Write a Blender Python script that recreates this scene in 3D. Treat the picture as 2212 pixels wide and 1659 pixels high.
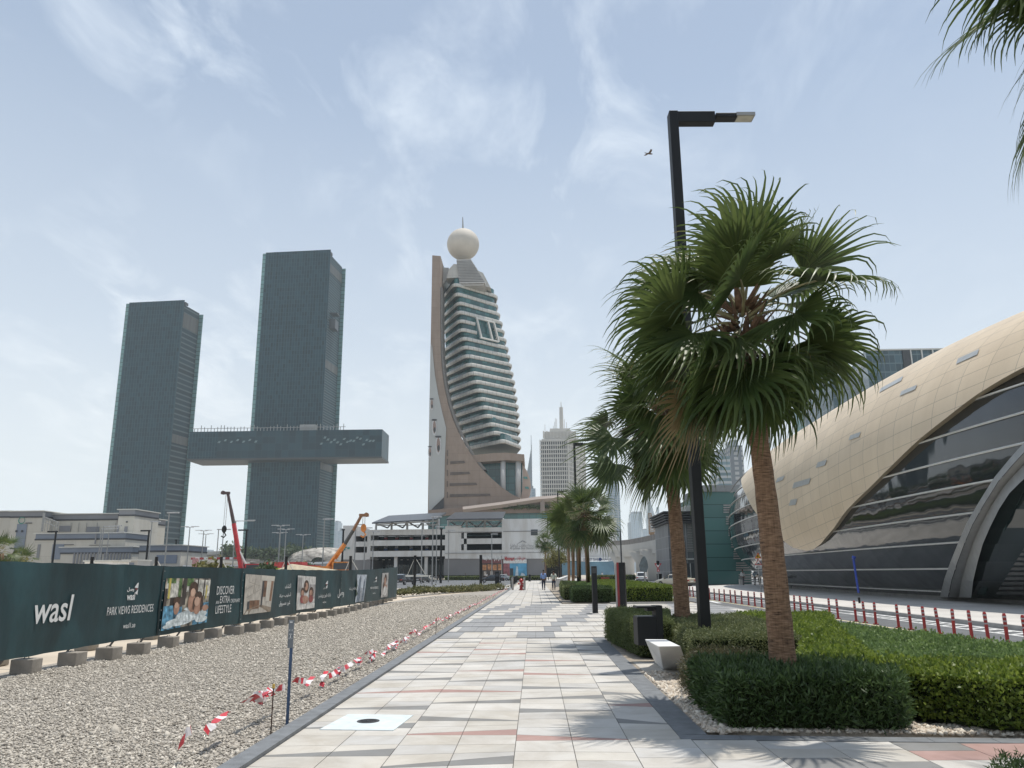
import bpy, bmesh, math, random
import numpy as np
from mathutils import Vector, Matrix
R_ = math.radians
scn = bpy.context.scene
for o in list(bpy.data.objects): bpy.data.objects.remove(o)
COL = scn.collection
rnd = random.Random(7)
# ---------------------------------------------------------------- camera
FPX, PITCH, YAW, ROLL, EYE = 1700.0, R_(13.53), R_(1.5), R_(0.5), 1.6
_f = Vector((-math.sin(YAW)*math.cos(PITCH), math.cos(YAW)*math.cos(PITCH), math.sin(PITCH)))
_r0 = Vector((math.cos(YAW), math.sin(YAW), 0)); _u0 = _r0.cross(_f)
_r = _r0*math.cos(ROLL) - _u0*math.sin(ROLL); _u = _u0*math.cos(ROLL) + _r0*math.sin(ROLL)
cd = bpy.data.cameras.new("camera"); cam = bpy.data.objects.new("camera", cd); COL.objects.link(cam)
cd.sensor_width = 36.0; cd.lens = 36.0*FPX/2212.0; cd.clip_start = 0.1; cd.clip_end = 20000
cam.matrix_world = Matrix(((_r.x, _u.x, -_f.x, 0), (_r.y, _u.y, -_f.y, 0), (_r.z, _u.z, -_f.z, EYE), (0, 0, 0, 1)))
scn.camera = cam
def ray(x, y): return _r*((x-1106)/FPX) + _u*((829.5-y)/FPX) + _f
def g(x, y, z=0.0):                       # survey mark (2212 px wide plan of the photo) -> point at height z
    d = ray(x, y); t = (z-EYE)/d.z; return Vector((d.x*t, d.y*t, z))
def at(x, y, Y):                          # -> point at distance Y down the street
    d = ray(x, y); t = Y/d.y; return Vector((d.x*t, Y, d.z*t+EYE))
# ---------------------------------------------------------------- sun, sky, exposure
SUN_EL, SUN_AZ = R_(76.5), math.atan2(0.75, 0.65)      # azimuth from +Y towards +X
sl = bpy.data.lights.new("sun", "SUN"); sl.energy = 4.2; sl.angle = R_(0.6); sl.color = (1.0, .95, .87)
sun = bpy.data.objects.new("sun", sl); COL.objects.link(sun)
_sd = Vector((math.sin(SUN_AZ)*math.cos(SUN_EL), math.cos(SUN_AZ)*math.cos(SUN_EL), math.sin(SUN_EL)))
sun.rotation_euler = (-_sd).to_track_quat('-Z', 'Y').to_euler()
w = bpy.data.worlds.new("World"); scn.world = w; w.use_nodes = True
nt = w.node_tree; N = nt.nodes; L = nt.links; N.clear()
out = N.new("ShaderNodeOutputWorld"); bg = N.new("ShaderNodeBackground"); sky = N.new("ShaderNodeTexSky")
sky.sky_type = 'NISHITA'; sky.sun_disc = False; sky.sun_elevation = SUN_EL; sky.sun_rotation = SUN_AZ
sky.air_density = 1.1; sky.dust_density = 0.6; sky.ozone_density = 2.6
tc = N.new("ShaderNodeTexCoord"); sp = N.new("ShaderNodeSeparateXYZ"); L.new(tc.outputs["Generated"], sp.inputs[0])
def mnode(op, a, b=None, c=None):
    n = N.new("ShaderNodeMath"); n.operation = op
    for i, v in enumerate((a, b, c)):
        if v is None: continue
        if isinstance(v, (int, float)): n.inputs[i].default_value = v
        else: L.new(v, n.inputs[i])
    return n.outputs[0]
def ramp(fac, stops, nodes=N, links=L):
    n = nodes.new("ShaderNodeValToRGB"); e = n.color_ramp.elements
    while len(e) > 1: e.remove(e[-1])
    for i, (p, c) in enumerate(stops):
        el = e[0] if i == 0 else e.new(p)
        el.position = p; el.color = (c, c, c, 1) if isinstance(c, (int, float)) else (*c, 1)
    if fac is not None: links.new(fac, n.inputs[0])
    return n.outputs[0]
zc = mnode('MAXIMUM', sp.outputs[2], 0.03)
# high thin cloud layer: project the view direction on a plane overhead
px = mnode('DIVIDE', sp.outputs[0], mnode('ADD', zc, 0.22)); py = mnode('DIVIDE', sp.outputs[1], mnode('ADD', zc, 0.22))
cmb = N.new("ShaderNodeCombineXYZ"); L.new(px, cmb.inputs[0]); L.new(py, cmb.inputs[1])
mp = N.new("ShaderNodeMapping"); mp.inputs["Rotation"].default_value = (0, 0, R_(-38)); mp.inputs["Scale"].default_value = (1.7, 1.0, 1); L.new(cmb.outputs[0], mp.inputs[0])
n1 = N.new("ShaderNodeTexNoise"); n1.inputs["Scale"].default_value = 3.1; n1.inputs["Detail"].default_value = 9; n1.inputs["Roughness"].default_value = .6; n1.inputs["Distortion"].default_value = .5; L.new(mp.outputs[0], n1.inputs[0])
n2 = N.new("ShaderNodeTexNoise"); n2.inputs["Scale"].default_value = 1.3; n2.inputs["Detail"].default_value = 3; L.new(cmb.outputs[0], n2.inputs[0])
c1 = ramp(n1.outputs[0], [(.48, 0), (.57, .4), (.68, 1)]); c2 = ramp(n2.outputs[0], [(.38, 0), (.62, 1)])
left = ramp(sp.outputs[0], [(0.0, 1.0), (.02, 1.0), (.5, .35)])     # thicker to the west
left2 = mnode('MAXIMUM', mnode('SUBTRACT', .75, mnode('MULTIPLY', sp.outputs[0], 1.1)), .22)
cl = mnode('MULTIPLY', mnode('MULTIPLY', c1, c2), mnode('MINIMUM', left2, 1.0))
cl = mnode('MINIMUM', mnode('MULTIPLY', cl, 1.1), 0.8)
mx = N.new("ShaderNodeMix"); mx.data_type = 'RGBA'; L.new(cl, mx.inputs[0]); L.new(sky.outputs[0], mx.inputs[6]); mx.inputs[7].default_value = (10.2, 10.8, 11.4, 1)
# milky air: whitish veil, densest at the horizon
veil = ramp(sp.outputs[2], [(0.0, .8), (.12, .7), (.3, .50), (.6, .36), (1.0, .3)])
mv = N.new("ShaderNodeMix"); mv.data_type = 'RGBA'; L.new(veil, mv.inputs[0]); L.new(mx.outputs[2], mv.inputs[6]); mv.inputs[7].default_value = (7.9, 8.75, 9.3, 1)
veil2 = ramp(sp.outputs[2], [(0.0, .85), (.10, .70), (.28, .34), (.55, .06)])
mv.inputs[7].default_value = (7.5, 8.9, 10.6, 1)
mw = N.new("ShaderNodeMix"); mw.data_type = 'RGBA'; L.new(veil2, mw.inputs[0]); L.new(mv.outputs[2], mw.inputs[6]); mw.inputs[7].default_value = (9.0, 9.15, 8.95, 1)
L.new(mw.outputs[2], bg.inputs[0]); bg.inputs[1].default_value = 0.1; L.new(bg.outputs[0], out.inputs[0])
scn.view_settings.view_transform = 'Standard'; scn.view_settings.look = 'None'; scn.view_settings.gamma = 1; scn.view_settings.exposure = 0.0
scn.cycles.max_bounces = 7; scn.cycles.transparent_max_bounces = 6; scn.cycles.volume_bounces = 1
scn.cycles.diffuse_bounces = 3; scn.cycles.glossy_bounces = 3; scn.cycles.sample_clamp_indirect = 6

# ---------------------------------------------------------------- materials
MATS = {}
def mat(name, col, rough=.6, metal=0.0, var=0.12, scale=3.0, bump=0.0, bscale=None, spec=.5, col2=None, coat=0.0, trans=0.0, emit=0, stretch=None, detail=5, stain=0, sscale=2.0, sstretch=(1, 1, 1)):
    if name in MATS: return MATS[name]
    m = bpy.data.materials.new(name); m.use_nodes = True; t = m.node_tree; n = t.nodes; l = t.links
    b = n["Principled BSDF"]; b.inputs["Roughness"].default_value = rough; b.inputs["Metallic"].default_value = metal
    b.inputs["Specular IOR Level"].default_value = spec; b.inputs["Coat Weight"].default_value = coat
    if trans: b.inputs["Transmission Weight"].default_value = trans
    if emit: b.inputs["Emission Color"].default_value = (*col, 1); b.inputs["Emission Strength"].default_value = emit
    tcn = n.new("ShaderNodeTexCoord"); src = tcn.outputs["Object"]
    if stretch:
        mpn = n.new("ShaderNodeMapping"); mpn.inputs["Scale"].default_value = stretch; l.new(src, mpn.inputs[0]); src = mpn.outputs[0]
    ns = n.new("ShaderNodeTexNoise"); ns.inputs["Scale"].default_value = scale; ns.inputs["Detail"].default_value = detail; l.new(src, ns.inputs[0])
    c2 = col2 if col2 else tuple(max(0, c*(1-2*var)) for c in col)
    c1 = col if col2 else tuple(min(1, c*(1+2*var)) for c in col)
    r = n.new("ShaderNodeValToRGB"); r.color_ramp.elements[0].position = .3; r.color_ramp.elements[1].position = .7
    r.color_ramp.elements[0].color = (*c2, 1); r.color_ramp.elements[1].color = (*c1, 1)
    l.new(ns.outputs[0], r.inputs[0]); l.new(r.outputs[0], b.inputs["Base Color"])
    if stain:                                   # dirt blotches that belong to the surface
        m3 = n.new("ShaderNodeMapping"); m3.inputs["Scale"].default_value = sstretch; l.new(tcn.outputs["Object"], m3.inputs[0])
        s1 = n.new("ShaderNodeTexNoise"); s1.inputs["Scale"].default_value = sscale; s1.inputs["Detail"].default_value = 10; s1.inputs["Roughness"].default_value = .65; s1.inputs["Distortion"].default_value = .6; l.new(m3.outputs[0], s1.inputs[0])
        sr = n.new("ShaderNodeValToRGB"); sr.color_ramp.elements[0].position = .42; sr.color_ramp.elements[1].position = .66; sr.color_ramp.elements[0].color = (1, 1, 1, 1); k = 1-stain; sr.color_ramp.elements[1].color = (k, k*.97, k*.93, 1); l.new(s1.outputs[0], sr.inputs[0])
        mm = n.new("ShaderNodeMix"); mm.data_type = 'RGBA'; mm.blend_type = 'MULTIPLY'; mm.inputs[0].default_value = 1; l.new(r.outputs[0], mm.inputs[6]); l.new(sr.outputs[0], mm.inputs[7]); l.new(mm.outputs[2], b.inputs["Base Color"])
    if bump:
        bn = n.new("ShaderNodeTexNoise"); bn.inputs["Scale"].default_value = bscale or scale*8; bn.inputs["Detail"].default_value = 4; l.new(src, bn.inputs[0])
        bp = n.new("ShaderNodeBump"); bp.inputs["Strength"].default_value = bump; bp.inputs["Distance"].default_value = .02; l.new(bn.outputs[0], bp.inputs["Height"]); l.new(bp.outputs[0], b.inputs["Normal"])
    MATS[name] = m; return m
def leafmat(name, a, b_, tr=.35, rough=.45, sc=1.5, dead=None):
    # two leaf tones picked per leaf (uv.x holds a random number), thin translucent blade
    m = bpy.data.materials.new(name); m.use_nodes = True; t = m.node_tree; n = t.nodes; l = t.links
    b = n["Principled BSDF"]; b.inputs["Roughness"].default_value = rough
    uv = n.new("ShaderNodeUVMap"); s = n.new("ShaderNodeSeparateXYZ"); l.new(uv.outputs[0], s.inputs[0])
    r = n.new("ShaderNodeValToRGB"); r.color_ramp.elements[0].color = (*a, 1); r.color_ramp.elements[1].color = (*b_, 1); l.new(s.outputs[0], r.inputs[0])
    if dead: r.color_ramp.elements[1].position = .86; e_ = r.color_ramp.elements.new(.99); e_.color = (*dead, 1)
    tn = n.new("ShaderNodeTexCoord"); ns = n.new("ShaderNodeTexNoise"); ns.inputs["Scale"].default_value = sc; l.new(tn.outputs["Object"], ns.inputs[0])
    mm = n.new("ShaderNodeMix"); mm.data_type = 'RGBA'; mm.blend_type = 'MULTIPLY'; mm.inputs[0].default_value = .6
    r2 = n.new("ShaderNodeValToRGB"); r2.color_ramp.elements[0].position = .3; r2.color_ramp.elements[1].position = .65; r2.color_ramp.elements[0].color = (.55, .6, .5, 1); r2.color_ramp.elements[1].color = (1.2, 1.15, 1.0, 1)
    l.new(ns.outputs[0], r2.inputs[0]); l.new(r.outputs[0], mm.inputs[6]); l.new(r2.outputs[0], mm.inputs[7]); l.new(mm.outputs[2], b.inputs["Base Color"])
    ts = n.new("ShaderNodeBsdfTranslucent"); l.new(mm.outputs[2], ts.inputs[0]); mi = n.new("ShaderNodeMixShader"); mi.inputs[0].default_value = tr
    l.new(b.outputs[0], mi.inputs[1]); l.new(ts.outputs[0], mi.inputs[2]); l.new(mi.outputs[0], n["Material Output"].inputs[0])
    MATS[name] = m; return m
def gridmat(name, base, line, su, sv, wu=.04, wv=.04, rough=.4, metal=0.0, spec=.5, tint=0.25, rough2=None, wob=0.0, dirt=0):
    # panels with joints, laid out in the surface's own uv metres
    m = bpy.data.materials.new(name); m.use_nodes = True; t = m.node_tree; n = t.nodes; l = t.links
    b = n["Principled BSDF"]; b.inputs["Roughness"].default_value = rough; b.inputs["Metallic"].default_value = metal; b.inputs["Specular IOR Level"].default_value = spec
    def mt(op, a, bb=None):
        q = n.new("ShaderNodeMath"); q.operation = op
        for i, v in enumerate((a, bb)):
            if v is None: continue
            if isinstance(v, (int, float)): q.inputs[i].default_value = v
            else: l.new(v, q.inputs[i])
        return q.outputs[0]
    uv = n.new("ShaderNodeUVMap"); s = n.new("ShaderNodeSeparateXYZ"); l.new(uv.outputs[0], s.inputs[0])
    U = mt('DIVIDE', s.outputs[0], su); V = mt('DIVIDE', s.outputs[1], sv)
    lu = mt('LESS_THAN', mt('FRACT', U), wu); lv = mt('LESS_THAN', mt('FRACT', V), wv); ln = mt('MAXIMUM', lu, lv)
    cm = n.new("ShaderNodeCombineXYZ"); l.new(mt('FLOOR', U), cm.inputs[0]); l.new(mt('FLOOR', V), cm.inputs[1])
    wn = n.new("ShaderNodeTexWhiteNoise"); wn.noise_dimensions = '2D'; l.new(cm.outputs[0], wn.inputs[0])
    r = n.new("ShaderNodeValToRGB"); r.color_ramp.elements[0].color = (*[c*(1-tint) for c in base], 1); r.color_ramp.elements[1].color = (*[min(1, c*(1+tint)) for c in base], 1)
    l.new(wn.outputs[0], r.inputs[0])
    mi = n.new("ShaderNodeMix"); mi.data_type = 'RGBA'; l.new(ln, mi.inputs[0]); l.new(r.outputs[0], mi.inputs[6]); mi.inputs[7].default_value = (*line, 1)
    if dirt:
        dt = n.new("ShaderNodeTexCoord"); dm = n.new("ShaderNodeMapping"); dm.inputs["Scale"].default_value = (1, 1, .3); l.new(dt.outputs["Object"], dm.inputs[0])
        dn = n.new("ShaderNodeTexNoise"); dn.inputs["Scale"].default_value = .45; dn.inputs["Detail"].default_value = 10; dn.inputs["Roughness"].default_value = .7; l.new(dm.outputs[0], dn.inputs[0])
        dr = n.new("ShaderNodeValToRGB"); dr.color_ramp.elements[0].position = .35; dr.color_ramp.elements[1].position = .7; k = 1-dirt; dr.color_ramp.elements[0].color = (1, 1, 1, 1); dr.color_ramp.elements[1].color = (k, k*.98, k*.95, 1); l.new(dn.outputs[0], dr.inputs[0])
        dx = n.new("ShaderNodeMix"); dx.data_type = 'RGBA'; dx.blend_type = 'MULTIPLY'; dx.inputs[0].default_value = 1; l.new(mi.outputs[2], dx.inputs[6]); l.new(dr.outputs[0], dx.inputs[7]); mi = dx
    l.new(mi.outputs[2], b.inputs["Base Color"])
    if rough2 is not None: l.new(mt('ADD', rough, mt('MULTIPLY', ln, rough2-rough)), b.inputs["Roughness"])
    if wob:
        ns = n.new("ShaderNodeTexNoise"); ns.inputs["Scale"].default_value = .35; ns.inputs["Detail"].default_value = 2; tn = n.new("ShaderNodeTexCoord"); l.new(tn.outputs["Object"], ns.inputs[0])
        bp = n.new("ShaderNodeBump"); bp.inputs["Strength"].default_value = wob; bp.inputs["Distance"].default_value = .3; l.new(ns.outputs[0], bp.inputs["Height"]); l.new(bp.outputs[0], b.inputs["Normal"])
    MATS[name] = m; return m

# ---------------------------------------------------------------- mesh helpers
def link(name, me, parent=None, m=None, loc=None):
    o = bpy.data.objects.new(name, me); COL.objects.link(o)
    if m is not None:
        for x in (m if isinstance(m, (list, tuple)) else [m]): me.materials.append(x)
    if parent is not None:
        o.parent = parent
    if loc is not None: o.location = loc
    return o
def tag(o, label=None, cat=None, group=None, kind=None):
    if label: o["label"] = label
    if cat: o["category"] = cat
    if group: o["group"] = group
    if kind: o["kind"] = kind
    return o
def thing(name, label, cat, loc=(0, 0, 0), rz=0.0, group=None):
    o = bpy.data.objects.new(name, None); COL.objects.link(o); o.empty_display_size = .2
    o.location = loc; o.rotation_euler = (0, 0, rz); return tag(o, label, cat, group)
class B:
    def __init__(s): s.v = []; s.f = []; s.mi = []; s.uv = {}; s.M = None
    def add(s, vs, fs, mi=0, uv=None):
        n = len(s.v)
        if s.M is not None: vs = [s.M @ Vector(p) for p in vs]
        s.v += [tuple(p) for p in vs]
        for k, f in enumerate(fs):
            if uv: s.uv[len(s.f)] = uv[k]
            s.f.append(tuple(n+i for i in f)); s.mi.append(mi)
        return s
    def box(s, c, d, rz=0, mi=0):            # centre, full size
        x, y, z = [q/2 for q in d]; ca, sa = math.cos(rz), math.sin(rz)
        vs = [(c[0]+ca*i*x-sa*j*y, c[1]+sa*i*x+ca*j*y, c[2]+k*z) for k in (-1, 1) for j in (-1, 1) for i in (-1, 1)]
        return s.add(vs, [(0, 2, 3, 1), (4, 5, 7, 6), (0, 1, 5, 4), (2, 6, 7, 3), (0, 4, 6, 2), (1, 3, 7, 5)], mi)
    def bb(s, x0, x1, y0, y1, z0, z1, mi=0): return s.box(((x0+x1)/2, (y0+y1)/2, (z0+z1)/2), (x1-x0, y1-y0, z1-z0), 0, mi)
    def prism(s, poly, z0, z1, mi=0, cap=True):
        n = len(poly); a = sum(poly[i][0]*poly[(i+1) % n][1]-poly[(i+1) % n][0]*poly[i][1] for i in range(n))
        if a < 0: poly = poly[::-1]
        vs = [(p[0], p[1], z0) for p in poly]+[(p[0], p[1], z1) for p in poly]
        fs = [(i, (i+1) % n, n+(i+1) % n, n+i) for i in range(n)]
        if cap: fs += [tuple(range(n, 2*n)), tuple(range(n-1, -1, -1))]
        return s.add(vs, fs, mi)
    def vprism(s, poly, o, xd, yd, depth, mi=0):   # polygon drawn in plane (o, xd, yd), extruded along xd x yd * depth
        xd = Vector(xd).normalized(); yd = Vector(yd).normalized(); nn = xd.cross(yd)*depth; o = Vector(o)
        n = len(poly); a = sum(poly[i][0]*poly[(i+1) % n][1]-poly[(i+1) % n][0]*poly[i][1] for i in range(n))
        if (a < 0) == (depth > 0): poly = poly[::-1]
        vs = [o+xd*p[0]+yd*p[1] for p in poly]; vs = vs+[q+nn for q in vs]
        return s.add(vs, [(i, (i+1) % n, n+(i+1) % n, n+i) for i in range(n)]+[tuple(range(n, 2*n)), tuple(range(n-1, -1, -1))], mi)
    def tube(s, p0, p1, r0, r1=None, n=8, mi=0, cap=True): return s.path([p0, p1], [r0, r0 if r1 is None else r1], n, mi, cap)
    def path(s, pts, rs, n=8, mi=0, cap=True, rot=0.0):
        pts = [Vector(p) for p in pts]
        if isinstance(rs, (int, float)): rs = [rs]*len(pts)
        vs = []; prev = None
        for i, p in enumerate(pts):
            t = (pts[min(i+1, len(pts)-1)]-pts[max(i-1, 0)]).normalized()
            if prev is None: a = t.orthogonal().normalized() if abs(t.z) < .95 else Vector((1, 0, 0)); a = (a-t*a.dot(t)).normalized()
            else: a = (prev-t*prev.dot(t)).normalized()
            prev = a; b = t.cross(a)
            vs += [p+(a*math.cos(2*math.pi*k/n+rot)+b*math.sin(2*math.pi*k/n+rot))*rs[i] for k in range(n)]
        fs = [(i*n+k, i*n+(k+1) % n, (i+1)*n+(k+1) % n, (i+1)*n+k) for i in range(len(pts)-1) for k in range(n)]
        if cap: fs += [tuple(range(n-1, -1, -1)), tuple(range((len(pts)-1)*n, len(pts)*n))]
        return s.add(vs, fs, mi)
    def sphere(s, c, r, nu=12, nv=8, mi=0):
        if isinstance(r, (int, float)): r = (r, r, r)
        vs = [(c[0], c[1], c[2]-r[2])]
        for j in range(1, nv):
            a = math.pi*j/nv-math.pi/2
            vs += [(c[0]+r[0]*math.cos(a)*math.cos(2*math.pi*i/nu), c[1]+r[1]*math.cos(a)*math.sin(2*math.pi*i/nu), c[2]+r[2]*math.sin(a)) for i in range(nu)]
        vs.append((c[0], c[1], c[2]+r[2])); k = len(vs)-1
        fs = [(0, 1+(i+1) % nu, 1+i) for i in range(nu)]+[(k, k-nu+i, k-nu+(i+1) % nu) for i in range(nu)]
        fs += [(1+j*nu+i, 1+j*nu+(i+1) % nu, 1+(j+1)*nu+(i+1) % nu, 1+(j+1)*nu+i) for j in range(nv-2) for i in range(nu)]
        return s.add(vs, fs, mi)
    def grid(s, P, mi=0, uv=None, flip=False):      # P[i][j] points
        a, b = len(P), len(P[0]); vs = [p for r in P for p in r]; fs = []; us = []
        for i in range(a-1):
            for j in range(b-1):
                q = (i*b+j, (i+1)*b+j, (i+1)*b+j+1, i*b+j+1); ij = [(i, j), (i+1, j), (i+1, j+1), (i, j+1)]
                if flip: q = q[::-1]; ij = ij[::-1]
                fs.append(q)
                if uv: us.append([uv[x][y] for x, y in ij])
        return s.add(vs, fs, mi, us if uv else None)
    def mesh(s, name, smooth=False, off=None):
        me = bpy.data.meshes.new(name); vs = s.v
        if off is not None: vs = [(p[0]-off[0], p[1]-off[1], p[2]-off[2]) for p in vs]
        me.from_pydata(vs, [], s.f); me.polygons.foreach_set("material_index", s.mi)
        if smooth: me.polygons.foreach_set("use_smooth", [True]*len(s.f))
        if s.uv:
            ul = me.uv_layers.new(name="UVMap").data
            for p in me.polygons:
                u = s.uv.get(p.index)
                if u:
                    for k, li in enumerate(p.loop_indices): ul[li].uv = u[k]
        me.update(); return me
    def ob(s, name, m, parent=None, smooth=False, bevel=0, world=True):
        off = parent.location if (parent is not None and world) else None
        if off is not None and parent.parent is not None: off = Vector(off)+Vector(parent.parent.location)
        o = link(name, s.mesh(name, smooth, off), parent, m)
        if bevel:
            md = o.modifiers.new("bevel", 'BEVEL'); md.width = bevel; md.segments = 2; md.limit_method = 'ANGLE'
        return o
def npmesh(name, V, F, uv=None, mi=None):             # numpy arrays, all faces same size
    me = bpy.data.meshes.new(name); k = F.shape[1]
    me.vertices.add(len(V)); me.vertices.foreach_set("co", V.astype(np.float32).ravel())
    me.loops.add(F.size); me.loops.foreach_set("vertex_index", F.astype(np.int32).ravel())
    me.polygons.add(len(F)); me.polygons.foreach_set("loop_start", np.arange(0, F.size, k, dtype=np.int32))
    try: me.polygons.foreach_set("loop_total", np.full(len(F), k, dtype=np.int32))
    except Exception: pass
    if uv is not None: me.uv_layers.new(name="UVMap").data.foreach_set("uv", uv.astype(np.float32).ravel())
    if mi is not None: me.polygons.foreach_set("material_index", mi.astype(np.int32))
    me.update(calc_edges=True); me.validate(); return me
def copy_tree(o, parent=None):
    c = o.copy(); COL.objects.link(c); c.parent = parent
    for ch in [x for x in KIDS.get(o.name, [])]: copy_tree(ch, c)
    return c
KIDS = {}
def scan():
    KIDS.clear()
    for o in COL.objects:
        if o.parent: KIDS.setdefault(o.parent.name, []).append(o)
def struct(name, b, m, **k): return tag(b.ob(name, m, **k), kind="structure")
# ---- lettering
FORM = {'ا': 'FE8D FE8E FE8D FE8E', 'أ': 'FE83 FE84 FE83 FE84', 'ب': 'FE8F FE90 FE91 FE92', 'ت': 'FE95 FE96 FE97 FE98', 'ح': 'FEA1 FEA2 FEA3 FEA4', 'د': 'FEA9 FEAA FEA9 FEAA',
 'ر': 'FEAD FEAE FEAD FEAE', 'ز': 'FEAF FEB0 FEAF FEB0', 'س': 'FEB1 FEB2 FEB3 FEB4', 'ش': 'FEB5 FEB6 FEB7 FEB8', 'ص': 'FEB9 FEBA FEBB FEBC', 'ط': 'FEC1 FEC2 FEC3 FEC4', 'غ': 'FECD FECE FECF FED0',
 'ف': 'FED1 FED2 FED3 FED4', 'ق': 'FED5 FED6 FED7 FED8', 'ك': 'FED9 FEDA FEDB FEDC', 'ل': 'FEDD FEDE FEDF FEE0', 'م': 'FEE1 FEE2 FEE3 FEE4', 'ن': 'FEE5 FEE6 FEE7 FEE8', 'ه': 'FEE9 FEEA FEEB FEEC',
 'و': 'FEED FEEE FEED FEEE', 'ي': 'FEF1 FEF2 FEF3 FEF4', 'ة': 'FE93 FE94 FE93 FE94', 'ج': 'FE9D FE9E FE9F FEA0'}
NOJOIN = set('اأدرزوة')
def shape(s):
    o = []
    for i, c in enumerate(s):
        if c not in FORM: o.append(c); continue
        p = i > 0 and s[i-1] in FORM and s[i-1] not in NOJOIN; q = c not in NOJOIN and i+1 < len(s) and s[i+1] in FORM
        f = FORM[c].split(); o.append(chr(int(f[(3 if q else 1) if p else (2 if q else 0)], 16)))
    return ''.join(reversed(o))
def text_geo(s, bold=0.0, shear=0.0, sx=1.0):
    if any(c in FORM for c in s): s = shape(s)
    cu = bpy.data.curves.new("tx", "FONT"); cu.body = s; cu.offset = bold; cu.shear = shear; cu.resolution_u = 3
    o = bpy.data.objects.new("tx", cu); COL.objects.link(o); bpy.context.view_layer.update()
    me = o.to_mesh(); V = [v.co.copy() for v in me.vertices]; F = [tuple(p.vertices) for p in me.polygons]; o.to_mesh_clear()
    bpy.data.objects.remove(o); bpy.data.curves.remove(cu)
    x0 = min(v.x for v in V); x1 = max(v.x for v in V); y0 = min(v.y for v in V); y1 = max(v.y for v in V)
    return [((v.x-x0)*sx, v.y-y0) for v in V], F, (x1-x0)*sx, y1-y0
def text_on(b, s, fn, x, y, h=None, width=None, mi=0, **k):     # fn(x, y) -> world point; text centred on x, baseline box bottom y
    V, F, W, H = text_geo(s, **k); sc = (h/H) if h else (width/W)
    sx = (width/W) if width else sc
    b.add([fn(x+(v[0]-W/2)*sx, y+v[1]*sc) for v in V], F, mi)
# ================================================================ GROUND
M_sand = mat("sand", (.50, .43, .34), .95, var=.10, scale=.35, bump=.5, bscale=6)
M_grav = mat("gravel_bed", (.30, .275, .24), .95, var=.22, scale=26, bump=1.0, bscale=22)
M_asph = mat("asphalt", (.115, .12, .125), .85, var=.10, scale=1.2, bump=.3, bscale=60)
M_conc = mat("pavement_concrete", (.43, .42, .40), .85, var=.06, scale=.8, bump=.15, bscale=30)
M_white = mat("white_paint", (.78, .78, .76), .6, var=.04, scale=4)
M_yel = mat("yellow_paint", (.70, .60, .35), .6, var=.06, scale=4)
M_kerb = mat("kerb_stone", (.36, .35, .33), .85, var=.08, scale=2, bump=.2, bscale=40)
M_gran = mat("dark_granite", (.155, .165, .175), .75, var=.09, scale=7, bump=.15, bscale=90)
struct("ground", B().add([(-3500, -40, -.16), (3500, -40, -.16), (3500, 4300, -.16), (-3500, 4300, -.16)], [(0, 1, 2, 3)]), mat("far_ground", (.40, .36, .30), .95, var=.12, scale=.02))
struct("building_plot", B().add([(-300, -20, -.03), (-2.68, -20, -.03), (-2.68, 60, -.03), (-8, 96, -.03), (-300, 110, -.03)], [(0, 1, 2, 3, 4)]), M_sand)
struct("gravel_lot", B().add([(-9.6, -10, -.022), (-2.68, -10, -.022), (-2.68, 84, -.022), (-5.5, 74, -.022), (-8.6, 57, -.022), (-8.9, 40, -.022), (-9.3, 20, -.022)], [(0, 1, 2, 3, 4, 5, 6)]), M_grav)
# loose stones on the gravel: thickest near the camera
def stones(name, pts, size, m, flat=.6, zb=-.02):
    n = len(pts); rg = np.random.default_rng(3); size = np.broadcast_to(np.asarray(size, float), (n,))[:, None, None]
    base = np.array([(1, 0, 0), (0, 1, 0), (-1, 0, 0), (0, -1, 0), (0, 0, 1), (0, 0, -1)], float)
    F0 = np.array([(0, 1, 4), (1, 2, 4), (2, 3, 4), (3, 0, 4), (1, 0, 5), (2, 1, 5), (3, 2, 5), (0, 3, 5)])
    V = base[None]*(1+rg.normal(0, .22, (n, 6, 1))); V = V+rg.normal(0, .18, (n, 6, 3))
    V *= (size*np.exp(rg.normal(0, .35, (n, 1, 1)))); V[:, :, 2] *= flat
    a = rg.uniform(0, 6.28, n); b = rg.normal(0, .5, n); ca, sa, cb, sb = np.cos(a)[:, None], np.sin(a)[:, None], np.cos(b)[:, None], np.sin(b)[:, None]
    x, y, z = V[..., 0].copy(), V[..., 1].copy(), V[..., 2].copy()
    y2, z2 = y*cb-z*sb, y*sb+z*cb
    V = np.stack([x*ca-y2*sa, x*sa+y2*ca, z2], -1)+np.concatenate([pts, np.full((n, 1), zb)], 1)[:, None]+np.array([0, 0, 1])*rg.uniform(.0, .6, (n, 1, 1))*size
    F = (F0[None]+6*np.arange(n)[:, None, None]).reshape(-1, 3)
    uv = np.repeat(rg.uniform(0, 1, n), 24); uv = np.stack([uv, uv], 1)
    o = link(name, npmesh(name, V.reshape(-1, 3), F, uv), None, m); return tag(o, kind="stuff")
def stonemat(name, cs):
    m = bpy.data.materials.new(name); m.use_nodes = True; t = m.node_tree; b = t.nodes["Principled BSDF"]; b.inputs["Roughness"].default_value = .9
    uv = t.nodes.new("ShaderNodeUVMap"); s = t.nodes.new("ShaderNodeSeparateXYZ"); t.links.new(uv.outputs[0], s.inputs[0])
    r = ramp(s.outputs[0], [(i/(len(cs)-1), c) for i, c in enumerate(cs)], t.nodes, t.links); t.links.new(r, b.inputs["Base Color"]); return m
rg = np.random.default_rng(11)
n = 175000; Y = 5.5+58*rg.uniform(0, 1, n)**2.35; X = rg.uniform(-9.2, -2.72, n)
keep = (X > -0.66*Y-0.5) & (X > -8.9+np.clip(Y-34, 0, 40)*.05) & (rg.uniform(0, 1, n) > (Y-40)/24); P = np.stack([X[keep], Y[keep]], 1)
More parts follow.
